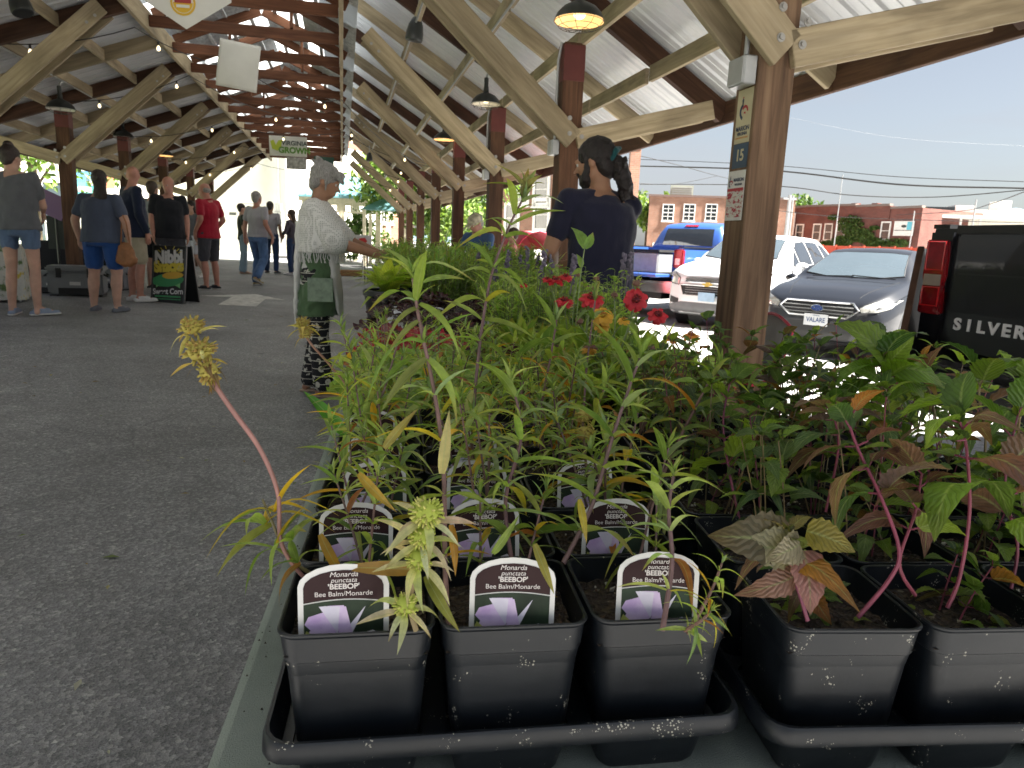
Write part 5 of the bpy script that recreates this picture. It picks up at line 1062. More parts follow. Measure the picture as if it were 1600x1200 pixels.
    def cap(mb, back=.0, low=.0, vol=0.):
        ellip(mb, (0, 0, 0), (.106+vol)*s, (.80, .98, .88), 12, HM @ Matrix.Translation(Vector((0, -.030-back, .042))*s))
        ellip(mb, (0, 0, 0), (.075+vol)*s, (.98, .7, 1.1), 10, HM @ Matrix.Translation(Vector((0, -.062, -.005-low))*s))
    if hk != 'bald':
        Hh = MB()
        if hk in ('short', 'receding'):
            if hk == 'short': cap(Hh)
            else:
                ellip(Hh, (0, 0, 0), .078*s, (1.02, .75, .75), 10, HM @ Matrix.Translation(Vector((0, -.052, .0))*s))
        elif hk == 'long':
            cap(Hh, 0, .02, .006); cone(Hh, hp(0, -.075, 0), hp(.0, -.10, -.17), .075*s, .085*s, 12, .6, (0, 1, 0)); cone(Hh, hp(0, -.10, -.17), hp(.015, -.12, -.36), .085*s, .045*s, 12, .5, (0, 1, 0))
        elif hk == 'bun':
            cap(Hh, 0, .01, .005); rr = random.Random(4)
            for _ in range(10): a = Vector((rr.uniform(-.03, .03), rr.uniform(-.13, -.07), rr.uniform(.07, .14))); cone(Hh, hp(*(a*.9)), hp(*(a+Vector((rr.uniform(-.03, .03), rr.uniform(-.04, .02), rr.uniform(-.02, .04))))), .02*s, .008*s, 8)
            for e in (-1, 1): cone(Hh, hp(e*.07, .0, .05), hp(e*.074, .03, -.05), .018*s, .006*s, 8); cone(Hh, hp(e*.04, .06, .085), hp(e*.045, .100, .045), .028*s, .012*s, 8)
            cone(Hh, hp(-.03, .075, .085), hp(.03, .075, .085), .03*s, .03*s, 8)
        elif hk == 'topbun': cap(Hh); ellip(Hh, (0, 0, 0), .048*s, (1, 1, .9), 8, HM @ Matrix.Translation(Vector((0, -.05, .125))*s))
        elif hk == 'pony':
            cap(Hh, 0, .015, .004); rr = random.Random(8)
            for e in (-1, 1): cone(Hh, hp(e*.072, .02, .03), hp(e*.073, .025, -.02), .014*s, .010*s, 8)
            cone(Hh, hp(.0, -.105, .0), hp(0, -.135, -.05), .035*s, .042*s, 12); cone(Hh, hp(0, -.135, -.05), hp(0, -.145, -.17), .044*s, .040*s, 12); cone(Hh, hp(0, -.145, -.16), hp(.01, -.14, -.21), .040*s, .026*s, 12)
            for i in range(70):
                z = -.03-.0040*i; q_ = rr.uniform(0, 6.3); z = -.02-.0030*i; rad = .042*(1-.30*i/70); c = Vector((rad*math.cos(q_), -.138+rad*math.sin(q_), z)); cone(Hh, hp(*c), hp(*(c+Vector((rr.uniform(-.012, .012), rr.uniform(-.012, .012), -.016)))), .011*s, .008*s, 7)
        skinned('hair', Hh, hm, t, max(.006, vox*.6), 1, .012*s if hk in ('pony', 'bun', 'long') else .005, .03)
    if o.get('beard'):
        Hh = MB(); ellip(Hh, (0, 0, 0), .06*s, (.98, .85, .92), 10, HM @ Matrix.Translation(Vector((0, .048, -.078))*s)); cone(Hh, hp(-.02, .093, -.035), hp(.02, .093, -.035), .010*s, .010*s, 8)
        for e in (-1, 1): cone(Hh, hp(e*.066, .012, .0), hp(e*.058, .05, -.075), .016*s, .024*s, 8)
        skinned('beard', Hh, 'hair_black', t, .006, 1, .01, .02)
    if o.get('glasses'):
        Hh = MB(); 
        for e in (-1, 1): Hh.tube([hp(e*.032+.02*math.cos(a), .098, .012+.016*math.sin(a)) for a in np.linspace(0, 6.28, 13)], .0018, 5); Hh.tube([hp(e*.052, .098, .014), hp(e*.08, .0, .012)], .0018, 5)
        Hh.build('glasses', M['black_metal'], t)
    # ---- top
    tk = o.get('top_kind', 'tee'); e_ = .014*s; T = MB(); loose = o.get('loose', 1.)
    hem = o.get('hem', -.10)
    rr2 = [(c+Vector((0, 0, 0)), (rx+e_)*(loose if i < 4 else 1), (ry+e_)*(loose if i < 4 else 1), r_) for i, (c, rx, ry, r_) in enumerate(rings[1:])]
    for a_, b_ in TZ: cone(T, a_-Vector((0, 0, .012*s)), b_, .060*s, .060*s*lg, 14); cone(T, b_.lerp(nk, .25)-Vector((0, 0, .03*s)), b_.lerp(ch, .5), .075*s, .11*s, 14, .85)
    rr2[-1] = (rr2[-1][0]-Vector((0, 0, .012*s)), .088*s, .072*s, rv)
    rr2.insert(0, (pe+Vector((0, 0, hem*s)), (.172*g*s+e_)*loose, (.122*g*s+e_+bel*.3*s)*loose, pr)); loft(T, rr2)
    if tk != 'tank':
        fr_ = {'tee': .62, 'polo': .66, 'long': 1.}[tk]
        for S in 'RL':
            end = V['sh'+S].lerp(V['el'+S], min(1, fr_*1.0)); cone(T, V['sh'+S], end, (.060*lg)*s, (.060 if tk != 'long' else .052)*lg*s, 12); cone(T, V['sh'+S].lerp(V['chest']+Vector((0, 0, .08*s)), .5), V['sh'+S], .075*s, .058*s*lg, 12, .8)
            if tk == 'long': cone(T, V['el'+S], V['el'+S].lerp(V['wr'+S], .9), .053*lg*s, .040*s, 12)
    if o.get('top'): skinned('shirt', T, o['top'], t, vox, 3, o.get('fold', .014)*s, .11)
    if tk == 'polo': 
        Cc = MB(); Cc.tube([V['neck']+Vector((.072*math.cos(a), .062*math.sin(a)+.0, .012+.012*math.sin(a+2)))*s for a in np.linspace(0, 6.28, 17)], .014*s, 6); Cc.build('collar', M[o['top']] if isinstance(o['top'], str) else o['top'], t, smooth='auto')
    # ---- bottom
    bk = o.get('bottom_kind', 'jeans'); Bt = MB(); bl = o.get('bl', .75)
    loft(Bt, [(pe-Vector((0, 0, .12*s)), .155*s*g, .118*s*g, pr), (pe, .174*s*g, .126*s*g, pr), (pe+Vector((0, 0, .07*s)), .160*s*g, .122*s*g, pr)])
    for S in 'RL':
        hp_, kn, an = V['hip'+S], V['knee'+S], V['ank'+S]
        if bk == 'shorts': cone(Bt, hp_, hp_.lerp(kn, bl), .104*s*lg, .086*s*lg*o.get('flare', 1), 14)
        else: cone(Bt, hp_, kn, .100*s*lg, .074*s*lg, 14); cone(Bt, kn, kn.lerp(an, .93), .074*s*lg, .062*s*lg*o.get('flare', 1), 12)
    skinned('shorts' if bk == 'shorts' else 'trousers', Bt, o.get('bottom'), t, vox, 3, .016*s, .07)
    # ---- shoes
    for S in 'RL':
        a, e = V['ank'+S], V['toe'+S]; dv = Vector((e.x-a.x, e.y-a.y, 0)).normalized(); hl_ = Vector((a.x, a.y, min(a.z, e.z+.03*s)))-dv*.045*s; Sh = MB(); gz_ = e.z-.03*s
        hl2 = Vector((hl_.x, hl_.y, a.z-.052*s)); cone(Sh, hl2, e+dv*.015*s, .038*s, .036*s, 12, .75); cone(Sh, a-Vector((0, 0, .02*s)), e.lerp(a, .45), .042*s, .036*s, 12, .8)
        so = o.get('shoes')
        if so == 'sandal':
            Sl = MB(); cone(Sl, hl2-Vector((0, 0, .018*s)), e+dv*.03*s-Vector((0, 0, .012*s)), .042*s, .044*s, 14, .3); skinned('sandal', Sl, plain('sandal_sole', (.3, .22, .16), .8) if 'sandal_sole' not in bpy.data.materials else bpy.data.materials['sandal_sole'], t, .008, 1)
        else:
            skinned('shoe', Sh, so, t, max(.008, vox*.8), 2); Sl = MB(); cone(Sl, hl2-Vector((0, 0, .016*s)), e+dv*.02*s-Vector((0, 0, .010*s)), .042*s, .041*s, 14, .38); skinned('sole', Sl, o.get('sole', 'sole'), t, max(.008, vox*.8), 1)
    return t, V, HM, s
def facing(p, vx, vy=None):                     # rotation so that local +y looks along direction (vx, vy)
    return math.atan2(vy, vx)-math.pi/2
def lat(u): return Vector((rt0.x, rt0.y, 0))
toR = Vector((rt0.x, rt0.y)); toC = Vector((-math.sin(YAW), -math.cos(YAW)))     # photo right / towards camera
def face_dir(a): # angle in degrees: 0 = away from the camera, 90 = photo right, 180 = towards camera
    d = -toC*math.cos(R(a))+toR*math.sin(R(a)); return math.atan2(d.y, d.x)-math.pi/2
def stand(u, vfoot, vhead, a, label, o, d=None):
    f = G(u, vfoot); r = f-Vector((0, 0, CAM_H)); dd = r.dot(fw)
    hh = (vfoot-vhead)/F_PX*dd*1.0; return person(label, f, face_dir(a), max(1.5, min(1.95, hh*1.01)), o)
# --- man in navy with the ponytail, standing behind the table with his back to us
mp_ = P(945, 300, 3.95); mf = Vector((mp_.x, mp_.y, gz(mp_.x)))
M['navy_tee'] = clothm('navy_tee_fabric', (.012, .0125, .030), .8); M['dark_jeans'] = clothm('dark_denim', (.012, .014, .022))
zt_ = P(930, 212, 3.95).z-mf.z
t, V, HM, s_ = person('man in navy tee with curly dark ponytail and beard, back turned, behind the flower table', mf, face_dir(-18), zt_/1.0, dict(skin='skin_tan', top='navy_tee', tee=1, bottom='dark_jeans', shoes='shoe_dark', hair='hair_black', hair_kind='pony', beard=1, girth=1.16, vox=.009, hem=-.14, loose=1.02, fold=.016,
    J=dict(look=(-.78, .62, -.30), head=(-.055, .05, 1.60), neck=(-.02, .0, 1.46), shL=(-.205, .0, 1.40), shR=(.172, .03, 1.385), elL=(-.275, .06, 1.14), wrL=(-.17, .28, 1.02), elR=(.155, .21, 1.16), wrR=(.03, .36, 1.05), hdL=(.5, .8, -.1), hdR=(-.4, .8, -.1))))
Bw = MB(); M['teal_scrunchie'] = clothm('teal_scrunchie', (.01, .06, .065))
for i in range(9): a_ = i*.7; Bw.tube([HM @ (Vector((.04*math.cos(b_), -.128+.02*math.sin(b_*2), .005+.035*math.sin(b_)))*s_) for b_ in np.linspace(a_, a_+1.2, 5)], .014, 6)
cone(Bw, HM @ Vector((.02, -.12, .03)), HM @ Vector((.085, -.145, .055)), .02, .012); cone(Bw, HM @ Vector((-.02, -.13, .02)), HM @ Vector((-.05, -.15, .03)), .018, .01)
skinned('scrunchie', Bw, 'teal_scrunchie', t, .006, 1, .01, .03)
# --- woman in the crochet shawl
def crochet():
    x = NT('white_crochet'); co = x.coords((1, 1, 1), rnd=False); w1 = x.n('ShaderNodeTexVoronoi', distance='CHEBYCHEV'); w1.inputs['Scale'].default_value = 85; w1.inputs['Randomness'].default_value = .15; x.l(co, w1.inputs['Vector'])
    f = x.ramp(w1.outputs['Distance'], [(.18, (0,)*3), (.34, (1,)*3)]); x.set(x.mix(f, (.33, .34, .30), (.72, .71, .67)), .9); x.bump(f, .8, .006); return x.m
M['crochet'] = crochet(); M['green_cloth'] = clothm('sage_green_cloth', (.085, .145, .07)); M['shawl_plain'] = clothm('white_knit', (.66, .65, .62))
def elephant():
    x = NT('black_white_patterned_trousers'); co = x.coords((1, 1, 1), rnd=False); sep = x.n('ShaderNodeSeparateXYZ'); x.l(co, sep.inputs[0]); z = x.math('MULTIPLY', sep.outputs[2], 9.)
    band = x.math('PINGPONG', z, .5); b1 = x.math('GREATER_THAN', band, .475); v = x.n('ShaderNodeTexVoronoi'); v.inputs['Scale'].default_value = 19; x.l(co, v.inputs['Vector']); nz = x.noise(22, co, 3); b2 = x.math('MULTIPLY', x.math('LESS_THAN', v.outputs['Distance'], .42), x.math('GREATER_THAN', nz, .49)); b3 = x.math('LESS_THAN', band, .022)
    x.set(x.mix(x.math('MAXIMUM', x.math('MAXIMUM', b1, b2), b3), (.010, .010, .012), (.52, .50, .42)), .85); return x.m
M['elephant'] = elephant()
f = G(497, 617)
t, V, HM, s_ = person('grey-haired woman in white crochet shawl, green skirt and patterned trousers, reaching over the table', f, face_dir(86), 1.665, dict(skin='skin_tan', top='shawl_plain', bottom='elephant', bottom_kind='long', flare=1.25, shoes='sandal', hair='hair_grey', hair_kind='bun', girth=.98, vox=.009, hem=-.1, fold=.01,
    J=dict(look=(-.0, .90, -.40), head=(0, .08, 1.585), neck=(0, .02, 1.445), chest=(0, .0, 1.27), shR=(.15, .02, 1.39), shL=(-.15, .03, 1.39), elR=(.17, .22, 1.15), wrR=(.12, .47, 1.08), elL=(-.17, .24, 1.16), wrL=(-.10, .50, 1.07), hdR=(0, 1, -.25), hdL=(.1, 1, -.3), kneeR=(.09, .03, .5), ankR=(.10, .06, .085), toeR=(.12, .21, .03), kneeL=(-.09, .0, .5), ankL=(-.10, -.08, .085), toeL=(-.12, .06, .03)), curl=.9))
S_ = MB()  # shawl: draped loft from the neck to mid thigh at the back, elbow at the sides
rgs = []
for z, rx, ry, cy in ((1.455, .075, .07, .01), (1.42, .16, .10, .01), (1.36, .215, .135, .02), (1.26, .24, .165, .04), (1.15, .245, .18, .05), (1.08, .24, .17, .03)):
    rgs.append((Vector((0, cy, z))*s_, rx*s_, ry*s_, (1, 0, 0)))
loft(S_, rgs, 28); 
for e in (-1, 1): cone(S_, Vector((e*.15, .02, 1.38))*s_, Vector((e*.19, .17, 1.17))*s_, .085*s_, .10*s_, 14)
sh = skinned('shawl', S_, 'crochet', t, .010, 3, .012, .06)
S_ = MB(); loft(S_, [(Vector((0, -.085, 1.30))*s_, .15*s_, .05*s_, (1, 0, 0)), (Vector((0, -.115, .9))*s_, .17*s_, .035*s_, (1, 0, 0)), (Vector((0, -.13, .52))*s_, .14*s_, .02*s_, (1, 0, 0))]); skinned('shawl_tail', S_, 'shawl_plain', t, .010, 2, .015, .06)
S_ = MB(); loft(S_, [(Vector((0, .10, 1.2))*s_, .12*s_, .05*s_, (1, 0, 0)), (Vector((.0, .15, .85))*s_, .13*s_, .03*s_, (1, 0, 0)), (Vector((.0, .18, .62))*s_, .10*s_, .018*s_, (1, 0, 0))]); skinned('shawl_front_panel', S_, 'shawl_plain', t, .010, 2, .015, .06)
S_ = MB()
rr = random.Random(5)
for i in range(60):
    a_ = 2*math.pi*i/60; b_ = Vector((.235*math.cos(a_), .03+.165*math.sin(a_), 1.085))*s_; S_.tube([b_, b_+Vector((rr.uniform(-.01, .01), rr.uniform(-.01, .01), -.035)), b_+Vector((rr.uniform(-.015, .015), rr.uniform(-.015, .015), -.07))], .003, 4)
tag(S_.build('fringe', M['shawl_plain'], t), kind='stuff')
S_ = MB(); loft(S_, [(Vector((0, .02, 1.12))*s_, .15*s_, .125*s_, (1, 0, 0)), (Vector((0, .02, .95))*s_, .185*s_, .145*s_, (1, 0, 0)), (Vector((0, .01, .75))*s_, .205*s_, .155*s_, (1, 0, 0)), (Vector((0, .0, .62))*s_, .20*s_, .155*s_, (1, 0, 0))], 28); skinned('green_tunic', S_, 'green_cloth', t, .010, 2, .03, .05)
S_ = MB(); S_.box(.06, -.02, .70, .075, .15, .86, Matrix.Translation((.135*s_, 0, 0))); pk = S_.build('sheer_pocket', plain('sheer_green_pocket', (.16, .22, .15), .5, var=.3, sc=30), t)
# --- the browsing people on the left
C_ = lambda n, c, **k: M.setdefault(n, clothm(n, c, **k))
C_('charcoal_tee', (.115, .12, .13)); C_('denim_shorts', (.10, .15, .24), var=.3); C_('slate_tee', (.065, .08, .12)); C_('royal_shorts', (.022, .075, .25)); C_('navy_long', (.012, .018, .042)); C_('khaki', (.42, .37, .27)); C_('heather_tee', (.26, .28, .29)); C_('black_tee', (.012, .013, .017)); C_('red_polo', (.33, .012, .03)); C_('charcoal_shorts', (.055, .055, .065)); C_('white_shorts', (.60, .60, .64)); C_('pale_grey_shirt', (.36, .35, .38)); C_('blue_jeans', (.085, .155, .30), var=.35); C_('pale_jeans', (.20, .28, .33)); C_('denim_shirt', (.05, .10, .21)); C_('dark_blue_jeans', (.02, .04, .10)); C_('plum_top', (.06, .05, .065)); C_('coral_top', (.55, .2, .18)); C_('olive_top', (.03, .038, .028))
stand(42, 493, 238, -12, 'woman in charcoal tee and frayed denim shorts, back turned at the far left', dict(top='charcoal_tee', bottom='denim_shorts', bottom_kind='shorts', bl=.42, shoes='shoe_blue', hair='hair_dark', hair_kind='topbun', girth=.95, loose=1.22, hem=-.06, vox=.012, fold=.03, J=dict(head=(-.02, .03, 1.60), look=(.35, 1, -.2), toeR=(.24, .09, .03), elR=(.22, .06, 1.14), wrR=(.14, .26, 1.10), wrL=(-.15, .26, 1.08), elL=(-.22, .06, 1.14))))
t, V, HM, s_ = stand(168, 487, 276, 4, 'long-haired woman in slate tee and bright blue shorts, back to us by the coolers', dict(top='slate_tee', bottom='royal_shorts', bottom_kind='shorts', bl=.72, shoes='shoe_grey', sole='shoe_grey', hair='hair_dark', hair_kind='long', girth=1.42, w=1.3, loose=1.05, hem=-.08, vox=.013, belly=.03, J=dict(hipR=(.12, 0, .92), hipL=(-.12, 0, .92), kneeR=(.15, .02, .5), kneeL=(-.15, .02, .5), ankR=(.15, -.02, .085), ankL=(-.16, -.02, .085), toeR=(.17, .13, .03), toeL=(-.2, .12, .03), shR=(.21, 0, 1.40), shL=(-.21, 0, 1.40), elR=(.33, -.02, 1.14), elL=(-.33, -.02, 1.14), wrR=(.33, .03, .92), wrL=(-.33, .03, .92), look=(-.6, .8, 0))))
hb = thing('handbag', 'tan leather slouch bag hanging by the woman in blue shorts', 'bag', t.matrix_basis @ Vector((.33, -.05, .62)), t.rotation_euler.z); M['tan_leather'] = plain('tan_leather', (.28, .12, .045), .6, var=.3)
S_ = MB(); ellip(S_, (0, 0, .12), .15, (.75, .42, 1), 10); ellip(S_, (0, 0, .05), .15, (.95, .5, .6), 10); skinned('pouch', S_, 'tan_leather', hb, .012, 2, .03, .05)
S_ = MB(); S_.tube([(-.06, 0, .22), (-.03, 0, .5), (-.1, .02, .78), (.04, -.02, .5), (.06, 0, .22)], .009, 6); S_.build('strap', M['tan_leather'], hb, smooth='auto')
stand(216, 471, 258, 40, 'bald man in navy long-sleeved top and khaki shorts with white trainers', dict(skin='skin_red', top='navy_long', top_kind='long', bottom='khaki', bottom_kind='shorts', bl=.85, shoes='shoe_white', hair='hair_stubble', hair_kind='bald', girth=1.12, loose=1.08, vox=.012, belly=.03, hem=-.12, J=dict(look=(-1, .5, -.3), head=(-.02, .04, 1.61))))
stand(247, 452, 290, 10, 'person in heather grey tee seen from behind, between the navy and black tops', dict(top='heather_tee', bottom='black_tee', bottom_kind='shorts', bl=.8, shoes='shoe_dark', hair='hair_brown', hair_kind='short', girth=1.15, vox=.016))
stand(271, 462, 283, 150, 'man in black tee and cap-less cropped hair standing behind the sandwich board', dict(skin='skin_red', top='black_tee', bottom='charcoal_shorts', bottom_kind='shorts', shoes='shoe_dark', hair='hair_stubble', hair_kind='receding', girth=1.2, loose=1.05, vox=.015, belly=.03, J=dict(look=(.5, .8, -.3))))
stand(330, 453, 285, -70, 'man in red polo and charcoal shorts with glasses, hand in his pocket', dict(skin='skin_red', top='red_polo', top_kind='polo', bottom='charcoal_shorts', bottom_kind='shorts', bl=.9, shoes='shoe_dark', hair='hair_grey', hair_kind='receding', glasses=1, girth=1.1, loose=1.05, belly=.05, vox=.013, hem=-.10, J=dict(look=(-.1, .9, -.25), head=(0, .06, 1.61), elL=(-.25, -.08, 1.15), wrL=(-.21, .08, .96), elR=(.25, -.08, 1.15), wrR=(.21, .08, .96))))
stand(303, 434, 318, -160, 'woman in grey tank top and white shorts, half hidden behind the man in red', dict(top='charcoal_tee', top_kind='tank', bottom='white_shorts', bottom_kind='shorts', bl=.75, shoes='shoe_white', hair='hair_dark', hair_kind='long', girth=.95, vox=.016, J=dict(kneeR=(.10, .08, .5), ankR=(.11, .10, .085), toeR=(.12, .26, .03), ankL=(-.12, -.2, .12), toeL=(-.14, -.04, .03))))
stand(405, 446, 299, 20, 'grey-haired man in pale shirt and blue jeans striding away past the painted arrow', dict(skin='skin_red', top='pale_grey_shirt', bottom='blue_jeans', shoes='shoe_tan', hair='hair_grey', hair_kind='short', girth=1.12, loose=1.05, vox=.013, flare=1.25, hem=-.04, belly=.03, J=dict(kneeL=(-.10, .10, .50), ankL=(-.10, .04, .085), toeL=(-.10, .2, .03), kneeR=(.12, .02, .50), ankR=(.15, -.24, .20), toeR=(.17, -.16, .05), elR=(.27, -.1, 1.15), wrR=(.30, .04, .93), elL=(-.27, -.02, 1.14), wrL=(-.29, -.02, .90))))
stand(381, 428, 322, 60, 'woman in pale blue trousers with hand on hip, hidden behind the striding man', dict(skin='skin_pale', top='olive_top', bottom='pale_jeans', flare=1.4, shoes='sandal', hair='hair_dark', hair_kind='short', girth=.9, vox=.018, J=dict(elL=(-.36, -.03, 1.16), wrL=(-.18, .04, 1.0))))
stand(425, 428, 316, 5, 'man with dark cropped hair just showing behind the striding man', dict(skin='skin_tan', top='pale_grey_shirt', bottom='dark_blue_jeans', shoes='shoe_dark', hair='hair_dark', hair_kind='short', girth=1., vox=.018))
stand(457, 430, 331, -80, 'woman in plum top and dark jeans with folded arms at the far end', dict(skin='skin_pale', top='plum_top', top_kind='long', bottom='dark_blue_jeans', shoes='shoe_white', hair='hair_brown', hair_kind='long', girth=.95, vox=.018, J=dict(elL=(-.24, .05, 1.16), wrL=(-.02, .24, 1.1), elR=(.24, .05, 1.16), wrR=(.02, .24, 1.12))))
t, V, HM, s_ = person('man in cream camouflage cap and blue shirt bending over plants beyond the table', ground_at(P(752, 400, 9.2)), face_dir(-150), 1.66, dict(skin='skin_red', top='denim_shirt', bottom='khaki', shoes='shoe_dark', hair='hair_grey', hair_kind='short', girth=1.15, vox=.012, J=dict(look=(.25, .8, -.55), head=(0, .16, 1.50), neck=(0, .08, 1.38), chest=(0, .05, 1.22), shR=(.18, .08, 1.33), shL=(-.18, .08, 1.33), elR=(.22, .2, 1.08), wrR=(.15, .42, 1.0), elL=(-.22, .2, 1.08), wrL=(-.15, .42, 1.0))))
Cp = MB(); ellip(Cp, (0, 0, 0), .112*s_, (.80, .98, .80), 12, HM @ Matrix.Translation((0, -.012, .052))); cone(Cp, HM @ Vector((-.035, .085, .045)), HM @ Vector((-.035, .16, .03)), .035, .028, 10, .22); cone(Cp, HM @ Vector((.035, .085, .045)), HM @ Vector((.035, .16, .03)), .035, .028, 10, .22)
skinned('cap', Cp, plain('camouflage_cap', (.42, .38, .27), .85, var=.5, sc=22), t, .008, 1)
person('child in coral top behind the plants near the pink and white tent', ground_at(P(800, 400, 10.5)), face_dir(-90), 1.45, dict(skin='skin_pale', top='coral_top', bottom='denim_shorts', bottom_kind='shorts', shoes='shoe_white', hair='hair_brown', hair_kind='short', girth=.85, vox=.014))
person('person in olive clothes cropped by the left picture edge beside the grey-tee woman', ground_at(P(-14, 400, 9.6)), face_dir(60), 1.66, dict(top='olive_top', bottom='olive_top', shoes='shoe_dark', hair='hair_brown', hair_kind='short', girth=1.1, vox=.016))
# ================================================================ THE FLOWER STALL
TA = R(-4.5); T0 = Vector((-.041, .484, 0)); tx_ = Vector((math.cos(TA), math.sin(TA), 0)); ty_ = Vector((-math.sin(TA), math.cos(TA), 0)); TZ_ = .721
def TP(a, b, z=0.): return T0+tx_*a+ty_*b+Vector((0, 0, z))
def flat_table(name, label, a0, a1, b0, b1, z):
    c = TP(a0, b0, 0); t = thing(name, label, 'table', c, TA); W = a1-a0; D = b1-b0
    MB().box(.01, .01, z-.045, W-.01, D-.01, z-.006).build('tabletop', M['white_enamel'], t)
    for x in (.06, W-.06):
        for y in (.12, D-.12): mb = MB(); mb.tube([(x, y, gz(c.x)), (x, y, z-.05)], .013, 8); mb.build('leg', M['conduit'], t, smooth='auto')
    # cloth with hanging folded sides
    rs = random.Random(int(b0*10)); per = []; n1, n2 = 26, 60
    for i in range(n2): per.append((0, D*i/n2, -1, 0))
    for i in range(n1): per.append((W*i/n1, D, 0, 1))
    for i in range(n2): per.append((W, D-D*i/n2, 1, 0))
    for i in range(n1): per.append((W-W*i/n1, 0, 0, -1))
    n = len(per); vs = []; fs = []
    for lev in range(7):
        zz = [z, z-.004, z-.014, z-.12, z-.32, z-.52, z-.70][lev]; o = [-.012, -.003, 0, .012, .025, .035, .04][lev]
        for k, (x, y, nx, ny) in enumerate(per):
            f = (math.sin(k*.55+b0)*.5+math.sin(k*.23+1)*.5)*max(0, lev-2)*.010; vs.append((x+nx*(o+f), y+ny*(o+f), zz if lev < 6 else max(zz, gz(c.x)+.03+.01*math.sin(k))))
    for lev in range(6):
        for k in range(n): A = lev*n+k; B = lev*n+(k+1) % n; fs.append((A, B, B+n, A+n))
    fs.append(tuple(range(n)))
    o = link('tablecloth', mesh(vs, fs, M['cloth'], True), None, Matrix.Translation(c) @ Matrix.Rotation(TA, 4, 'Z')); o.data.set_sharp_from_angle(angle=R(50))
    tag(o, 'grey-green cloth over the %s flower table' % ('near' if b0 < 1 else 'second' if b0 < 3 else 'far'), 'tablecloth', 'table covers'); return t
TW = .88
flat_table('folding_table', 'near folding table under the trays of young plants', -.078, TW, -.10, 1.86, TZ_)
flat_table('folding_table', 'second folding table under the dark-leaved plants', -.05, TW+.1, 1.90, 3.75, TZ_)
flat_table('folding_table', 'far folding table under the pots of grasses', -.04, TW+.2, 3.79, 6.2, TZ_)
# ---------------------------------------------------------------- leaf shapes (length 1 along x)
def leaf_tpl(n, prof, half, curl=.25, fold=.12, serr=0., twist=0., pucker=0., side=0.):
    vs = []; fs = []; lu = []; lv = []
    for i in range(n+1):
        t = i/n; wd = prof(t)*half*(1+(serr if i % 2 else -serr)); zc = -curl*t*t+.06*math.sin(t*3); yc = side*t*t; tw = twist*t
        for v in (-1, 0, 1):
            y = v*wd; z = abs(v)*fold*wd*2+(pucker*(1 if i % 2 else -1)*abs(v)); y2 = y*math.cos(tw)-z*math.sin(tw); z2 = y*math.sin(tw)+z*math.cos(tw)
            vs.append((t*(1-curl*.25*t), yc+y2, zc+z2)); lu.append(t); lv.append(float(v))
    for i in range(n):
        for k in (0, 1): a = i*3+k; fs.append((a, a+3, a+4, a+1))
    return np.array(vs, float), fs, np.array(lu), np.array(lv)
def lance(c, f, tw, sd, hw=.072): return leaf_tpl(8, lambda t: (math.sin(math.pi*min(1, t*.93+.07)**.72))**.9*(1 if t < .999 else 0.02), hw, c, f, 0, tw, 0, sd)
def ovate(c, f, tw, sd, hw=.30, sr=.07): return leaf_tpl(13, lambda t: math.sin(math.pi*(t*.96+.04)**.62)**.85*(1-.12*t) if t < .999 else .02, hw, c, f, sr, tw, .008, sd)
def strap(c, sd): return leaf_tpl(6, lambda t: .7+.3*math.sin(math.pi*t) if t < .99 else .05, .02, c, .1, 0, .3, 0, sd)
def roundleaf(seed, lobes=5, hw=.5, ruff=.08):
    rs = random.Random(seed); n = 22; vs = [(0, 0, 0)]; fs = []; lu = [0.]; lv = [0.]
    for ring, q in ((1, .5), (2, 1.)):
        for i in range(n):
            a = math.pi*(.10+1.8*i/(n-1)) - math.pi; rr = (1+.13*math.cos(lobes*a)+.05*math.cos(3*lobes*a+1)*(ring == 2))*hw*q; vs.append((.35*q*0+rr*math.cos(a)+.0, rr*math.sin(a), .08*q+ruff*(ring == 2)*math.sin(i*1.9+seed)+.04*math.cos(lobes*a))); lu.append(q*.6); lv.append(q*math.cos(lobes*a))
    for i in range(n-1): fs.append((0, 1+i, 2+i)); fs.append((1+i, 1+n+i, 2+n+i, 2+i))
    return np.array(vs), fs, np.array(lu), np.array(lv)
TPL = dict(lance=[lance(.12, .25, .2, .05), lance(.35, .18, -.3, -.08), lance(.6, .1, .5, .12), lance(.05, .3, -.1, -.03), lance(.85, .15, .2, 0), lance(.3, .05, .9, .2)],
           blade=[lance(.15, .2, .2, .05, .13), lance(.5, .2, -.4, -.1, .14), lance(.8, .1, .5, .1, .12)],
           ovate=[ovate(.15, .12, .1, .03), ovate(.4, .05, -.25, -.06), ovate(.7, .02, .3, .08), ovate(.25, .2, -.1, 0), ovate(1.0, -.02, .2, .05, .27)],
           small=[leaf_tpl(5, lambda t: math.sin(math.pi*(t*.95+.05)**.7) if t < .99 else .03, .22, .2, .1), leaf_tpl(5, lambda t: math.sin(math.pi*(t*.95+.05)**.7) if t < .99 else .03, .2, .5, .15, 0, .4)],
           strap=[strap(.2, .05), strap(.6, -.1), strap(1.0, .1)], round=[roundleaf(1), roundleaf(2, 6, .5, .12), roundleaf(3, 7, .5, .05)],
           petal=[leaf_tpl(4, lambda t: [.3, .8, 1, .95, .55][int(t*4)], .2, .2, .02), leaf_tpl(4, lambda t: [.3, .8, 1, .95, .6][int(t*4)], .2, .5, .02)])
def tpl_mesh(tp, m):
    me = mesh(tp[0], tp[1], M[m], True); a = me.attributes.new('lu', 'FLOAT', 'POINT'); a.data.foreach_set('value', tp[2].astype(np.float32)); a = me.attributes.new('lv', 'FLOAT', 'POINT'); a.data.foreach_set('value', tp[3].astype(np.float32)); return me
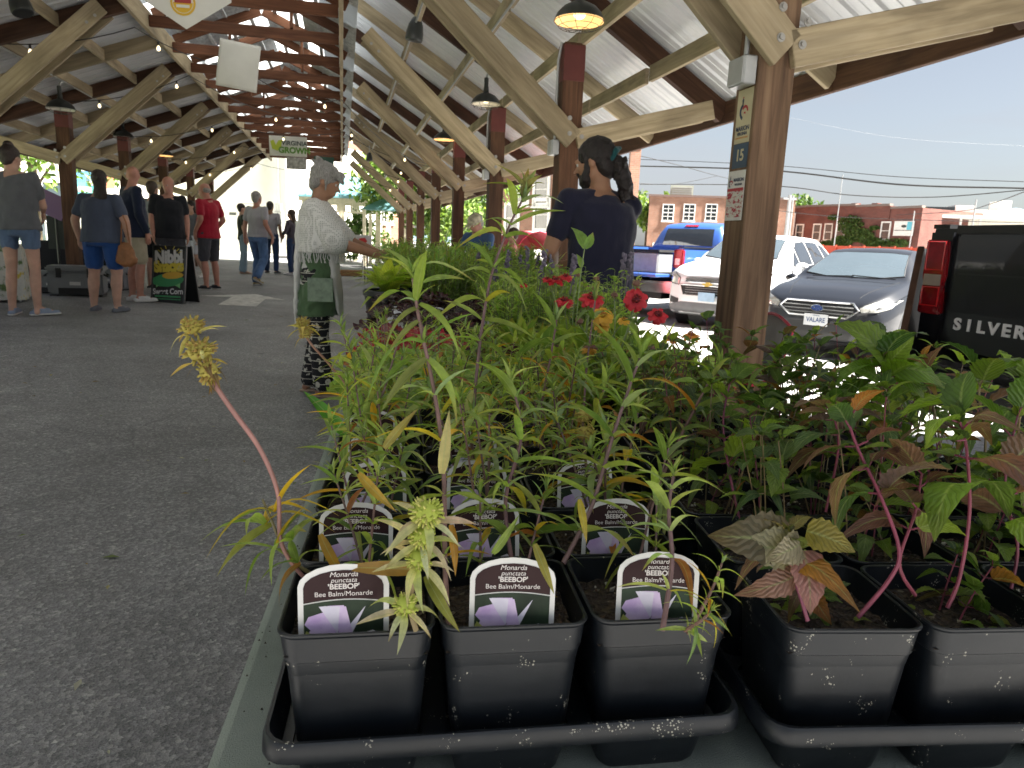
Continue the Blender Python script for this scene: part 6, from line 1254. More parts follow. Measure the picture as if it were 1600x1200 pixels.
LM = {k: [tpl_mesh(t, {'ovate': 'leaf_ovate', 'round': 'leaf_lance'}.get(k, 'leaf_lance')) for t in v] for k, v in TPL.items()}
def lmat(p, d, up_=(0, 0, 1), s=1., ws=1.):
    F = frame(p, d, up_); return F @ Matrix.Diagonal((s, s*ws, s, 1))
RS = random.Random(2024)
def jit(c, j=.2): k = RS.uniform(1-j, 1+j); return (c[0]*k*RS.uniform(.9, 1.1), c[1]*k, c[2]*k*RS.uniform(.85, 1.15), 1)
class Plant:                                   # leaves either as single parts or gathered in one mass
    def __init__(s, root, mass=None, mat_='leaf_mass'):
        s.r = root; s.mass = mass; s.o = Vector(root.location); s.inv = root.matrix_basis.inverted(); s.V = []; s.F = []; s.C = []; s.U = []; s.W = []; s.R_ = []; s.n = 0; s.mat = mat_; s.st = MB()
    def leaf(s, kind, p, d, size, c, ws=1., up_=(0, 0, 1), idx=None, name='leaf'):
        i = RS.randrange(len(TPL[kind])) if idx is None else idx; Mx = s.inv @ lmat(p, d, up_, size, ws)
        if not s.mass: o = link(name, LM[kind][i], s.r, Mx); o.color = c; return o
        v, f, lu, lv = TPL[kind][i]; A = np.array(Mx); s.V.append(v @ A[:3, :3].T+A[:3, 3]); s.F += [tuple(k+s.n for k in q) for q in f]; s.n += len(v); s.C.append(np.tile(np.array(c, float), (len(v), 1))); s.U.append(lu); s.W.append(lv); s.R_.append(np.full(len(v), RS.random()))
    def stem(s, pts, r, r2, c, single=False, name='stem'):
        pts = [s.inv @ Vector(p) for p in pts]
        if single or not s.mass: mb = MB(); mb.tube(pts, r, 6, r2); o = mb.build(name, M['stem'], s.r, smooth='auto'); o.color = (*c[:3], 1); return o
        s.st.tube(pts, r, 4, r2); s.sc = c
    def done(s, name='foliage'):
        if s.V:
            me = mesh(np.concatenate(s.V), s.F, M[s.mat], True)
            for n_, arr in (('lu', s.U), ('lv', s.W), ('lr', s.R_)): a = me.attributes.new(n_, 'FLOAT', 'POINT'); a.data.foreach_set('value', np.concatenate(arr).astype(np.float32))
            a = me.color_attributes.new('Col', 'FLOAT_COLOR', 'POINT'); a.data.foreach_set('color', np.concatenate(s.C).astype(np.float32).ravel()); tag(link(name, me, s.r), kind='stuff')
        if s.st.v: o = s.st.build('stem', M['stem'], s.r, smooth='auto'); o.color = (*s.sc[:3], 1); tag(o, kind='stuff')
def spline(ps, n=6):
    ps = [Vector(p) for p in ps]; out = []
    for i in range(len(ps)-1):
        p0 = ps[max(0, i-1)]; p1 = ps[i]; p2 = ps[i+1]; p3 = ps[min(len(ps)-1, i+2)]
        for k in range(n): q = k/n; out.append(.5*((2*p1)+(-p0+p2)*q+(2*p0-5*p1+4*p2-p3)*q*q+(-p0+3*p1-3*p2+p3)*q**3))
    out.append(ps[-1]); return out
# ---------------------------------------------------------------- pots, trays, tags
def rsq(h, r, n=5):                             # rounded square outline of half size h
    out = []
    for k, (cx, cy) in enumerate(((1, 1), (-1, 1), (-1, -1), (1, -1))):
        for i in range(n+1): a = math.pi/2*(k+i/n); out.append((cx*(h-r)+r*math.cos(a), cy*(h-r)+r*math.sin(a)))
    return out
def ringloft(levels, m, cap_b=True, cap_t=False):
    vs = []; fs = []; n = None
    for (h, r, z) in levels:
        o = rsq(h, r) if not isinstance(h, tuple) else [(x*h[0]/1., y*h[1]) for x, y in rsq(1, r)]; n = len(o); vs += [(x, y, z) for x, y in o]
    for i in range(len(levels)-1):
        for k in range(n): A = i*n+k; B = i*n+(k+1) % n; fs.append((A, B, B+n, A+n))
    if cap_b: fs.append(tuple(range(n))[::-1])
    if cap_t: fs.append(tuple(range((len(levels)-1)*n, len(levels)*n)))
    me = mesh(vs, fs, m, True); me.set_sharp_from_angle(angle=R(32)); return me
PH = .088
POT = ringloft([(.0465, .012, 0), (.048, .013, .003), (.0538, .014, .069), (.0556, .014, .0705), (.0558, .014, .074), (.0572, .014, .088), (.0590, .015, .0902), (.0590, .015, .0915), (.0576, .014, .0923), (.0560, .014, .0915), (.0548, .013, .072), (.0530, .013, .060), (.0525, .013, .058)], M['pot'], True, False)
def soil_mesh(h, z, seed):
    rs = random.Random(seed); n = 12; vs = []; fs = []
    for j in range(n+1):
        for i in range(n+1): x = (i/n*2-1)*h; y = (j/n*2-1)*h; vs.append((x, y, z+rs.uniform(-.0022, .0022)))
    for j in range(n):
        for i in range(n): a = j*(n+1)+i; fs.append((a, a+1, a+n+2, a+n+1))
    mb = MB(); mb.add(vs, fs); mb.m = 1
    for _ in range(34): c = (rs.uniform(-h, h)*.9, rs.uniform(-h, h)*.9, z+.001); r = rs.uniform(.0008, .0024); mb.m = rs.choice((0, 0, 1, 2)); mb.lathe([(.0002, -r), (r, 0), (.0002, r)], 5, Matrix.Translation(c) @ Euler((rs.random()*3, rs.random()*3, 0)).to_matrix().to_4x4() @ Matrix.Diagonal((1, 1, rs.choice((.6, 1, 3)), 1)), False)
    return mb.mesh([M['soil'], flat('perlite', (.5, .48, .42), .8) if 'perlite' not in bpy.data.materials else bpy.data.materials['perlite'], flat('bark_chip', (.10, .055, .03), .9) if 'bark_chip' not in bpy.data.materials else bpy.data.materials['bark_chip']])
SOIL = [soil_mesh(.0535, .072, i) for i in range(4)]
# tag: white arched plastic label with a brown header and a photo of lilac petals
M['tag_white'] = plain('tag_white_plastic', (.60, .60, .58), .35, var=.04); M['tag_brown'] = plain('tag_brown_print', (.022, .006, .007), .55, var=.1, spec=.25); M['tag_green'] = plain('tag_photo_green', (.018, .032, .018), .55, var=.6, sc=30, spec=.25)
def lil(name, a, b):
    t_ = NT(name); t_.set(t_.ramp(t_.noise(60, t_.coords(rnd=False), 4), [(.35, a), (.65, b)]), .35); return t_.m
M['tag_lilac'] = lil('tag_lilac_print', (.42, .30, .54), (.58, .48, .66)); M['tag_pale'] = lil('tag_pale_print', (.48, .46, .58), (.58, .56, .64)); M['tag_lime'] = lil('tag_lime_print', (.22, .26, .05), (.40, .42, .12))
TWd, THt = .058, .061                            # half shown above the rim
def arch(w_, h_, side, n=9): return [(-w_/2, 0), (w_/2, 0), (w_/2, side)]+[(w_/2*math.cos(a), side+(h_-side)*math.sin(a)) for a in np.linspace(0, math.pi, n+2)[1:-1]]+[(-w_/2, side)]
def tag_master():
    mb = MB(); mb.prism([(x, y-.010) if y == 0 else (x, y) for x, y in arch(TWd, THt, .046)], -.0005, 0); body = mb.mesh(M['tag_white'])
    pr = MB(); pr.m = 0; hd = [(x, y) for x, y in arch(TWd-.007, THt-.004, .0455)]
    up_a = [(x, y) for x, y in hd if y > .03]; lowc = [(x, .0335+.0035*math.cos(x/(TWd/2)*1.4)) for x in np.linspace(-(TWd-.007)/2, (TWd-.007)/2, 9)]
    poly = lowc+up_a; pr.add([(x, y, .0003) for x, y in poly], [tuple(range(len(poly)))])
    pr.m = 1; lo = [(-(TWd-.007)/2, 0), ((TWd-.007)/2, 0)]+[(x, y-.0008) for x, y in lowc[::-1]]; pr.add([(x, y, .0003) for x, y in lo], [tuple(range(len(lo)))])
    def pet(pts, m_, z): pr.m = m_; pr.add([(max(-.0252, min(.0252, x*1.32)), min(.0326, y*1.06), z) for x, y in pts], [tuple(range(len(pts)))])
    pet([(-.0195, .0095), (-.008, .0325), (.0, .0325), (.001, .020), (-.006, .008)], 2, .0005); pet([(-.002, .010), (.010, .029), (.0105, .0295), (.004, .012), (.001, .006)], 3, .0006); pet([(-.004, .0), (-.001, .030), (.001, .030), (.006, .002), (.004, 0)], 2, .0007)
    pet([(.004, 0), (.006, .010), (.014, .0135), (.0225, .009), (.0225, 0)], 3, .0006); pet([(-.015, .0), (-.012, .008), (-.002, .006), (.003, 0)], 2, .0008); pet([(.010, 0), (.019, .010), (.0225, .012), (.0225, .003), (.018, 0)], 3, .0009)
    pet([(-.008, .004), (-.019, .019), (-.017, .024), (-.006, .028), (-.001, .018)], 2, .00045); pet([(-.003, .012), (-.012, .0305), (-.009, .0325), (-.002, .030)], 3, .0006); pet([(.002, 0), (.003, .007), (.012, .011), (.0225, .007), (.0225, 0)], 3, .00065); pet([(.001, 0), (.010, .006), (.017, .009), (.014, .001), (.012, 0)], 2, .0010); pet([(-.009, .006), (-.005, .010), (-.001, .008), (-.003, .003)], 4, .0011)
    pet([(-.0232, 0), (-.0232, .012), (-.018, .015), (-.0135, .010), (-.014, .003), (-.017, 0)], 4, .0009); pet([(-.0232, .012), (-.0225, .027), (-.019, .016)], 4, .001)
    prm = pr.mesh([M['tag_brown'], M['tag_green'], M['tag_lilac'], M['tag_pale'], M['tag_lime']])
    tx = []; tm = flat('tag_text', (.62, .58, .56), .4)
    for s_, sz, y, b_, sh in (('Monarda', .0048, .0540, 0, .25), ('punctata', .0046, .0500, 0, .25), ("'BEEBOP'", .0050, .0456, .00012, 0), ('Bee Balm/Monarde', .0046, .0406, 0, 0)):
        o = text('t', s_, sz, tm, None, Matrix.Translation((0, y, .0006)), ext=.00005, bold=b_, shear=sh, xs=1.05); me = o.data; me.transform(Matrix.Translation((0, y, .0006))); tx.append(me); bpy.data.objects.remove(o)
    return body, prm, tx
TAGM = tag_master()
def plant_tag(root, x, y, z, lean, rz=0., s=1.):
    Mx = Matrix.Translation((x, y, z)) @ Euler((R(90)-lean, 0, rz)).to_matrix().to_4x4() @ Matrix.Diagonal((s*1.08, s*.96, s, 1))
    o = link('plant_tag', TAGM[0], root, Mx); link('tag_print', TAGM[1], o)
    for me in TAGM[2]: link('tag_lettering', me, o)
def square_pot(label, cat, a, b, z, rz=0., group=None, sc=1.):
    p = TP(a, b, z); t = thing('potted_plant', label, cat, p, TA+rz, group); t.scale = (sc*.985, sc*.985, sc*1.12); link('pot', POT, t); link('soil', RS.choice(SOIL), t); return t
def tray(label, a, b, na, nb, pitch, rot=0.):   # near left corner at (a, b)
    c = TP(a, b, TZ_); t = thing('plant_tray', label, 'tray', c, TA+rot); W, D = na*pitch+.010, nb*pitch+.010; z = .056
    def rr(x0, y0, x1, y1, r, n=4):
        out = []
        for (cx, cy, a0) in ((x1-r, y1-r, 0), (x0+r, y1-r, 90), (x0+r, y0+r, 180), (x1-r, y0+r, 270)):
            for i in range(n+1): q = R(a0+90*i/n); out.append((cx+r*math.cos(q), cy+r*math.sin(q)))
        return out
    vs = []; fs = []; lv = [(0.0, z-.012), (-.001, z-.007), (-.0055, z-.007), (-.006, z-.004), (-.005, z+.006), (-.0035, z+.0085), (-.001, z+.0085), (.001, z+.004), (.004, z-.012), (.006, z-.0155)]
    for off, zz in lv: vs += [(x, y, zz) for x, y in rr(off, off, W-off, D-off, .022)]
    n = len(vs)//len(lv)
    for i in range(len(lv)-1):
        for k in range(n): A = i*n+k; B = i*n+(k+1) % n; fs.append((A, B, B+n, A+n))
    fs.append(tuple(range((len(lv)-1)*n, len(lv)*n))); me = mesh(vs, fs, M['pot'], True); me.set_sharp_from_angle(angle=R(50)); link('rim', me, t)
    cm = MB(); 
    cell = ringloft([(.040, .012, 0.001), (.043, .012, .006), (.050, .012, z-.0125)], M['pot'])
    for j in range(nb):
        for i in range(na):
            o = link('cell', cell, t, Matrix.Translation((.005+(i+.5)*pitch, .005+(j+.5)*pitch, 0)))
            if j == 0 or i == 0:
                if 'RIB' not in globals():
                    rb = MB()
                    for q in range(5): x = -.03+q*.015; rb.bar((x, -.0405, .004), (x, -.0475, z-.016), .003, .002)
                    globals()['RIB'] = tag(link('rib', rb.mesh(M['pot']), o), kind='stuff')
                else: tag(link('rib', globals()['RIB'].data, o), kind='stuff')
    return t, z
# ---------------------------------------------------------------- monarda
G1 = [(.25, .34, .08), (.32, .41, .10), (.18, .27, .07), (.38, .44, .15), (.29, .38, .20)]; YEL = [(.58, .42, .04), (.55, .33, .035), (.50, .44, .07)]; ORG = [(.45, .18, .03), (.36, .13, .04)]
STEMC = (.15, .085, .075); STEMG = (.16, .17, .07)
def node_leaves(pl, p, ax, phi, size, young=0., cols=None, kind='lance', ws=1., droop=0.):
    ax = Vector(ax).normalized(); u = ax.orthogonal().normalized(); v = ax.cross(u)
    for s in (0, 1):
        a = phi+math.pi*s+RS.uniform(-.25, .25); h = u*math.cos(a)+v*math.sin(a); el = RS.uniform(.15, .6)+young*.9-droop; d = h*math.cos(el)+ax*math.sin(el)
        c = jit(RS.choice(cols or G1)); 
        if not young and RS.random() < .13: c = jit(RS.choice(YEL))
        if not young and RS.random() < .05: c = jit(RS.choice(ORG))
        pl.leaf(kind, p, d, size*RS.uniform(.75, 1.2), c, ws*RS.uniform(.9, 1.15), ax)
def mon_stem(pl, pts, size=.065, r=.0021, nodes=8, start=.15, tuft=True, col_=STEMC, single=True, young_top=1.):
    sp = spline(pts, 5); pl.stem(sp, r, r*.55, jit(col_, .2), single and not pl.mass); n = len(sp); phi = RS.uniform(0, 6.3)
    for i in range(nodes):
        f = start+(1-start)*i/(nodes-1); k = f*(n-1); j = min(int(k), n-2); p = sp[j].lerp(sp[j+1], k-j); ax = sp[j+1]-sp[j]; y = max(0, (f-.8)/.2)*young_top
        node_leaves(pl, p, ax, phi, size*(1 if f < .75 else 1.05-.5*y), y*.8, droop=.35 if f < .4 else 0); phi += math.pi/2+RS.uniform(-.2, .2)
        if tuft and RS.random() < .75 and f < .9: node_leaves(pl, p, ax, phi, size*RS.uniform(.3, .55), .35)
    for q in range(3): node_leaves(pl, sp[-1], sp[-1]-sp[-2], phi+q*1.1, size*(.5-.1*q), .9)
HEADM = {}
def flower_whorl(pl, p, ax, r=.011, dried=False, bracts=7, blen=.034):
    key = dried
    if key not in HEADM:
        HEADM[key] = []
        for q_ in range(3):
            mb = MB(); rs = random.Random(q_+5)
            mb.m = 0; mb.ball((0, 0, 0), .72, 7)
            for _ in range(90):
                v = Vector((rs.gauss(0, 1), rs.gauss(0, 1), rs.gauss(0, .8))).normalized(); mb.m = rs.choice((0, 1)); mb.tube([v*.6, v*rs.uniform(.95, 1.12)], .10, 4, .05)
            a_ = (.34, .40, .06) if not dried else (.34, .29, .06); b_ = (.52, .50, .14) if not dried else (.30, .20, .05)
            nm = 'dry' if dried else 'fresh'
            HEADM[key].append(mb.mesh([flat(nm+'_floret', a_, .8), flat(nm+'_floret_tip', b_, .8)], True))
    o = link('flower_head', RS.choice(HEADM[key]), pl.r, pl.inv @ frame(p, ax) @ Matrix.Rotation(R(90), 4, 'Y') @ Matrix.Diagonal((r, r, r*.8, 1)))
    ax = Vector(ax).normalized(); u = ax.orthogonal().normalized(); v = ax.cross(u)
    for i in range(bracts):
        a = i*2*math.pi/bracts+RS.uniform(-.25, .25); h = u*math.cos(a)+v*math.sin(a); el = RS.uniform(-.35, .3); c = jit(RS.choice([(.64, .60, .44), (.62, .50, .44), (.52, .54, .32)] if not dried else [(.56, .44, .18), (.58, .52, .34), (.46, .34, .10)]), .12)
        k_ = RS.randrange(3); mo = pl.mass; pl.mass = None; pl.leaf('lance', p-ax*r*.6+h*r*.5, h*math.cos(el)+ax*math.sin(el), blen*RS.uniform(.6, .95), c, 1.35 if not dried else 1.3, ax, None, 'bract'); pl.mass = mo
t1, z1 = tray('near black cell tray holding the tagged bee balm pots at the table edge', -.016, -.002, 3, 6, .1195)
PZ = TZ_+.042
rowlab = ['front row', 'second row', 'third row', 'fourth row', 'fifth row', 'back row']; collab = ['left', 'middle', 'right']
desc = {(0, 0): 'with pale-bracted whorls', (1, 0): 'with yellowing leaves', (2, 0): 'with bushy side shoots'}
TAGS = {(0, 0): (-.010, -.046, .02, 0), (1, 0): (-.002, -.046, .03, -.02), (2, 0): (-.004, -.046, .10, -.12), (0, 1): (-.008, -.046, .10, -.05), (1, 1): (-.008, -.044, .2, .1), (2, 1): (-.003, -.046, .12, 0), (0, 2): (.006, -.044, .25, .15), (1, 2): (-.005, -.044, .2, -.1), (0, 3): (.0, -.044, .3, 0), (1, 3): (.0, -.044, .2, .1), (0, 4): (-.01, -.044, .1, 0), (2, 2): (.0, -.044, .15, .1)}
MON = {}
for j in range(6):
    for i in range(3):
        a = -.016+.005+(i+.5)*.1195; b = .003+(j+.5)*.1195
        t = square_pot('bee balm pot %s, %s of the %s in the near tray' % (desc.get((i, j), 'of lance leaves'), collab[i], rowlab[j]), 'potted plant', a, b, PZ, RS.uniform(-.03, .03), 'bee balm pots in the near tray'); MON[(i, j)] = t
        if (i, j) in TAGS: x, y, ln, rz = TAGS[(i, j)]; plant_tag(t, x, y+.001, .0725, ln+RS.uniform(-.04, .05), rz+RS.uniform(-.07, .07), 1.07)
        pl = Plant(t); base = Vector(t.location)+Vector((0, 0, .078)); ns = {0: 2, 1: 4}.get(j, 5)
        for k in range(ns):
            an = RS.uniform(0, 6.3); rr_ = RS.uniform(.005, .03); p0 = base+Vector((rr_*math.cos(an), rr_*math.sin(an)+(.014 if j == 0 else 0), 0)); hgt = RS.uniform(.08, .14) if j == 0 else RS.uniform(.09, .17) if j < 3 else RS.uniform(.10, .18)
            ln = Vector((RS.uniform(-.05, .05), RS.uniform(-.03, .05)+(.02 if j == 0 else 0), 0)); p1 = p0+ln*.5+Vector((0, 0, hgt*.55)); p2 = p0+ln+Vector((0, 0, hgt))
            mon_stem(pl, [p0, p1, p2], RS.uniform(.036, .058), .0015, 7 if j < 2 else 8, .25)
        MON[(i, j)]['_'] = 1; del MON[(i, j)]['_']
def feature(root, pix, **kw): pl = Plant(root); pts = [P(*q) for q in pix]; mon_stem(pl, pts, **kw); return pl
def bare(root, pix, r, c, r2=None): pl = Plant(root); sp = spline([P(*q) for q in pix], 5); pl.stem(sp, r, r2 or r*.8, c, True); return pl, sp
# bent stem leaning out over the lane, with two dried whorls
pl, sp = bare(MON[(0, 1)], [(520, 925, .62), (478, 905, .60), (440, 850, .585), (434, 770, .58), (405, 700, .575), (362, 640, .57), (334, 598, .565), (322, 575, .56)], .0017, (.30, .15, .13), .0021)
ax = P(300, 505, .56)-P(324, 580, .56)
flower_whorl(pl, P(312, 548, .56), ax, .0135, True, 3, .026); flower_whorl(pl, P(299, 510, .56), ax, .0105, True, 5, .028)
o = link('flower_head', HEADM[True][0], MON[(0, 1)], pl.inv @ frame(P(326, 580, .56), ax) @ Matrix.Diagonal((.011, .010, .010, 1))); 
for i in range(9): d = Vector((RS.uniform(-1, 1), RS.uniform(-1, 1), RS.uniform(-1, .6))); pl.leaf('blade', P(322, 572, .56), d, .02, jit((.16, .10, .05)), 1.2, ax, 2, 'bract')
for (u, v, s_) in ((430, 800, .052), (415, 820, .055), (455, 845, .052), (432, 858, .055), (465, 880, .045)):
    for q in range(2): node_leaves(pl, P(u, v, .585), P(u-25, v-60, .585)-P(u, v, .585), RS.uniform(0, 6.3), s_, .1, G1[:3]+YEL[:1])
for (u, v, s_, c) in ((395, 835, .062, (.30, .30, .05)), (470, 850, .055, (.42, .25, .03)), (440, 895, .045, (.36, .18, .03))): pl.leaf('lance', P(u+30, v-15, .59), P(u-45, v+35, .585)-P(u+30, v-15, .59) if u < 450 else P(u+30, v+60, .58)-P(u, v-10, .585), s_, jit(c, .1), 1.1, None or (0, -.5, 1))
pl.stem(spline([P(500, 905, .61), P(450, 870, .59), P(425, 815, .585), P(410, 780, .585)]), .0018, .001, (.14, .12, .05), True)
# thin arching stem with a dried whorl in front of the shawl woman
pl, sp = bare(MON[(0, 4)], [(575, 700, 1.05), (548, 615, 1.0), (515, 570, .97), (488, 540, .95), (476, 522, .95)], .0019, (.26, .14, .09))
ax = P(470, 500, .95)-P(480, 535, .95); flower_whorl(pl, P(472, 505, .95), ax, .011, True, 6, .036); flower_whorl(pl, P(478, 520, .95), ax, .010, True, 3, .02)
# tall stems of the photo's centre
M_ = MON
pl = feature(M_[(1, 0)], [(700, 985, .55), (695, 870, .56), (693, 730, .57), (680, 620, .58), (655, 500, .58), (645, 435, .58)], size=.060, r=.0023, nodes=7, start=.2, young_top=.4)
for (u0, v0, u1, v1) in ((655, 480, 562, 520), (655, 475, 745, 530), (650, 440, 605, 372), (652, 445, 722, 425), (658, 500, 605, 545), (668, 560, 745, 640), (668, 560, 590, 640)): a_ = P(u0, v0, .58); b_ = P(u1, v1, .57); pl.leaf('lance', a_, b_-a_, (b_-a_).length, jit(RS.choice(G1[:2]+[(.24, .28, .08)]), .15), 1.15, None or (0, -.4, 1))
pl = feature(M_[(1, 2)], [(735, 780, .85), (740, 640, .86), (752, 520, .87), (768, 430, .88), (795, 355, .89), (815, 315, .89)], size=.075, r=.0024, nodes=7, start=.25, young_top=.6)
for q in range(4): node_leaves(pl, P(818, 308, .89), P(824, 270, .89)-P(815, 310, .89), q*.8, .04, 1.0, [(.26, .30, .10), (.32, .30, .14)], 'blade')
for (u0, v0, u1, v1) in ((800, 352, 735, 318), (800, 352, 885, 328), (770, 430, 690, 390), (770, 430, 850, 440), (752, 500, 690, 470), (752, 500, 838, 520)): a_ = P(u0, v0, .88); b_ = P(u1, v1, .88); pl.leaf('lance', a_, b_-a_, (b_-a_).length, jit(RS.choice(G1[:2]), .15), 1.1, (0, -.4, 1))
pl, sp = bare(M_[(0, 0)], [(650, 985, .52), (640, 940, .515), (655, 880, .51), (660, 840, .51), (668, 795, .51)], .0022, (.20, .15, .07))
for (u, v, r_, bl_) in ((667, 800, .0125, .040), (660, 838, .010, .038), (655, 872, .010, .036), (634, 945, .0095, .034)): flower_whorl(pl, P(u, v, .51), P(u+2, v-60, .515)-P(u, v, .51)+Vector((0, -.02, 0)), r_, False, 8, bl_)
for (u0, v0, u1, v1, c) in ((655, 890, 520, 882, (.28, .17, .05)), (665, 900, 720, 990, (.28, .27, .05)), (690, 740, 700, 640, (.5, .42, .2)), (560, 740, 620, 800, (.42, .27, .03)), (600, 700, 650, 640, (.3, .25, .05)), (705, 820, 718, 900, (.42, .2, .03)), (905, 780, 918, 850, (.42, .34, .04)), (835, 850, 868, 930, (.30, .28, .05)), (770, 865, 812, 810, (.2, .27, .06))): a_ = P(u0, v0, .53); b_ = P(u1, v1, .52); pl.leaf('lance', a_, b_-a_, (b_-a_).length, jit(c, .1), 1.2, (0, -1, .3), RS.choice((0, 1, 3)))
feature(M_[(2, 0)], [(1035, 985, .52), (1050, 880, .54), (1045, 800, .55), (1052, 745, .56)], size=.05, r=.0022, nodes=6, start=.2)
feature(M_[(2, 0)], [(1075, 990, .51), (1100, 945, .50), (1115, 915, .50), (1128, 880, .505)], size=.026, r=.0016, nodes=7, start=.1)
feature(M_[(2, 0)], [(1070, 985, .51), (1095, 970, .49), (1110, 955, .49)], size=.022, r=.0014, nodes=5, start=.1)
feature(M_[(2, 1)], [(880, 880, .62), (925, 790, .64), (955, 690, .66), (985, 600, .68), (1000, 560, .68)], size=.065, r=.0022, nodes=8, start=.15)
feature(M_[(1, 1)], [(800, 880, .60), (790, 780, .62), (815, 680, .64), (800, 600, .66)], size=.06, r=.002, nodes=8, start=.15)
feature(M_[(2, 3)], [(1010, 800, .85), (1060, 690, .85), (1095, 620, .84), (1120, 575, .84)], size=.07, r=.0022, nodes=7, start=.1)
feature(M_[(0, 3)], [(560, 800, .84), (570, 690, .84), (600, 610, .85), (620, 540, .86)], size=.06, r=.002, nodes=7, start=.2)
feature(M_[(1, 4)], [(850, 800, .98), (845, 650, 1.0), (860, 560, 1.0), (870, 500, 1.02)], size=.075, r=.0022, nodes=8, start=.2)
feature(M_[(2, 5)], [(905, 760, 1.1), (912, 640, 1.1), (918, 560, 1.12), (930, 470, 1.12)], size=.07, r=.0022, nodes=7, start=.2)
pl, sp = bare(M_[(2, 2)], [(925, 800, .80), (915, 720, .80), (910, 650, .80)], .0018, (.14, .09, .05)); flower_whorl(pl, P(912, 650, .80), (0, 0, 1), .011, True, 3, .02); flower_whorl(pl, P(914, 675, .80), (0, 0, 1), .012, True, 3, .02)
pl = Plant(M_[(0, 5)]); a_ = P(540, 680, .98); b_ = P(482, 620, .97); pl.leaf('blade', a_, b_-a_, .088, (.10, .30, .035, 1), .8, (0, -1, .4), 0)
# ---------------------------------------------------------------- anise hyssop tray on the right
AG = [(.09, .16, .045), (.13, .21, .05), (.10, .17, .07), (.20, .30, .06), (.26, .37, .06)]; PUR = [(.13, .08, .075), (.17, .08, .08), (.22, .13, .10)]; MAG = (.20, .04, .07); MAGG = (.20, .15, .07)
def ag_stem(pl, pts, size, nodes=6, start=.3, cols=None, c=MAG, r=.0022, big=1., purple=.09):
    r *= .62; size *= .95
    sp = spline(pts, 5); pl.stem(sp, r, r*.6, jit(c, .15)); n = len(sp); phi = RS.uniform(0, 6.3)
    for i in range(nodes):
        f = start+(1-start)*i/(nodes-1); k = f*(n-1); j = min(int(k), n-2); p = sp[j].lerp(sp[j+1], k-j); ax = (sp[j+1]-sp[j]).normalized(); u = ax.orthogonal().normalized(); v = ax.cross(u)
        for s in (0, 1):
            a = phi+math.pi*s+RS.uniform(-.2, .2); h = u*math.cos(a)+v*math.sin(a); el = RS.uniform(.0, .5)+(.35 if f > .85 else 0); d = h*math.cos(el)+ax*math.sin(el); cc = jit(RS.choice(PUR if RS.random() < purple else (cols or AG)), .2)
            if RS.random() < .05: cc = jit((.30, .13, .035))
            pet = p+d*size*.18; pl.stem([p, pet], r*.5, r*.4, c); pl.leaf('ovate', pet, d, size*(RS.uniform(.8, 1.15) if f < .8 else RS.uniform(.55, .95))*big, cc, RS.uniform(.85, 1.1), ax)
            if RS.random() < .3: pl.leaf('ovate', p, (d+ax).normalized(), size*.35, jit(RS.choice(cols or AG)), .9, ax)
        phi += math.pi/2+RS.uniform(-.2, .2)
    for q in range(4): a = phi+q*1.57; h = u*math.cos(a)+v*math.sin(a); pl.leaf('ovate', sp[-1], (h*.5+ax).normalized(), size*.4, jit(RS.choice(cols or AG)), .8, ax)
r2_ = R(-4); t2, z2 = tray('larger black cell tray of purple-stemmed hyssop on the right of the table', .372, -.022, 4, 6, .1195, r2_)
AGP = {}; c2 = ['first', 'second', 'third', 'fourth']
M2 = t2.matrix_basis
for j in range(6):
    for i in range(4):
        q = M2 @ Vector((.005+(i+.5)*.1195, .005+(j+.5)*.1195, .040)); 
        t = thing('potted_plant', 'hyssop pot%s, %s from left, %s of the right tray' % (' with pink curled leaves' if (i, j) == (0, 0) else '', c2[i], rowlab[j]), 'potted plant', q, TA+r2_+RS.uniform(-.03, .03), 'hyssop pots in the right tray'); t.scale = (.985, .985, 1.12); link('pot', POT, t); link('soil', RS.choice(SOIL), t); AGP[(i, j)] = t
        pl = Plant(t); base = q+Vector((0, 0, .078))
        for k in range(2 if j == 0 else 5 if j < 2 else 6):
            an = RS.uniform(0, 6.3); rr_ = RS.uniform(.0, .035); p0 = base+Vector((rr_*math.cos(an), rr_*math.sin(an)+.005, 0)); hgt = RS.uniform(.03, .07) if j == 0 and i < 3 else RS.uniform(.07, .17) if j < 3 else RS.uniform(.10, .20)
            ln = Vector((RS.uniform(-.04, .04), RS.uniform(-.03, .03), 0)); ag_stem(pl, [p0, p0+ln*.4+Vector((0, 0, hgt*.5)), p0+ln+Vector((0, 0, hgt))], RS.uniform(.026, .040), 4 if j < 3 else 6, .3, c=RS.choice((MAG, MAGG)), r=.0015)
        for k in range(7): an = RS.uniform(0, 6.3); rr_ = RS.uniform(.01, .045); pl.leaf('ovate', base+Vector((rr_*math.cos(an), rr_*math.sin(an), .004)), (math.cos(an), math.sin(an), .4), RS.uniform(.012, .022), jit(RS.choice(AG+[(.16, .07, .06), (.22, .28, .05)])), 1.1)
def agf(root, pix, size, nodes=4, start=.5, purple=.3, c=MAG, cols=None, r=.0026): pl = Plant(root); ag_stem(pl, [P(*q) for q in pix], size, nodes, start, cols, c, r, 1, purple); return pl
agf(AGP[(0, 0)], [(1262, 970, .55), (1245, 915, .55), (1225, 870, .55), (1228, 835, .545)], .042, 4, .55, .55, cols=[(.20, .17, .08), (.13, .14, .05), (.28, .22, .14)])
pl = Plant(AGP[(0, 0)])
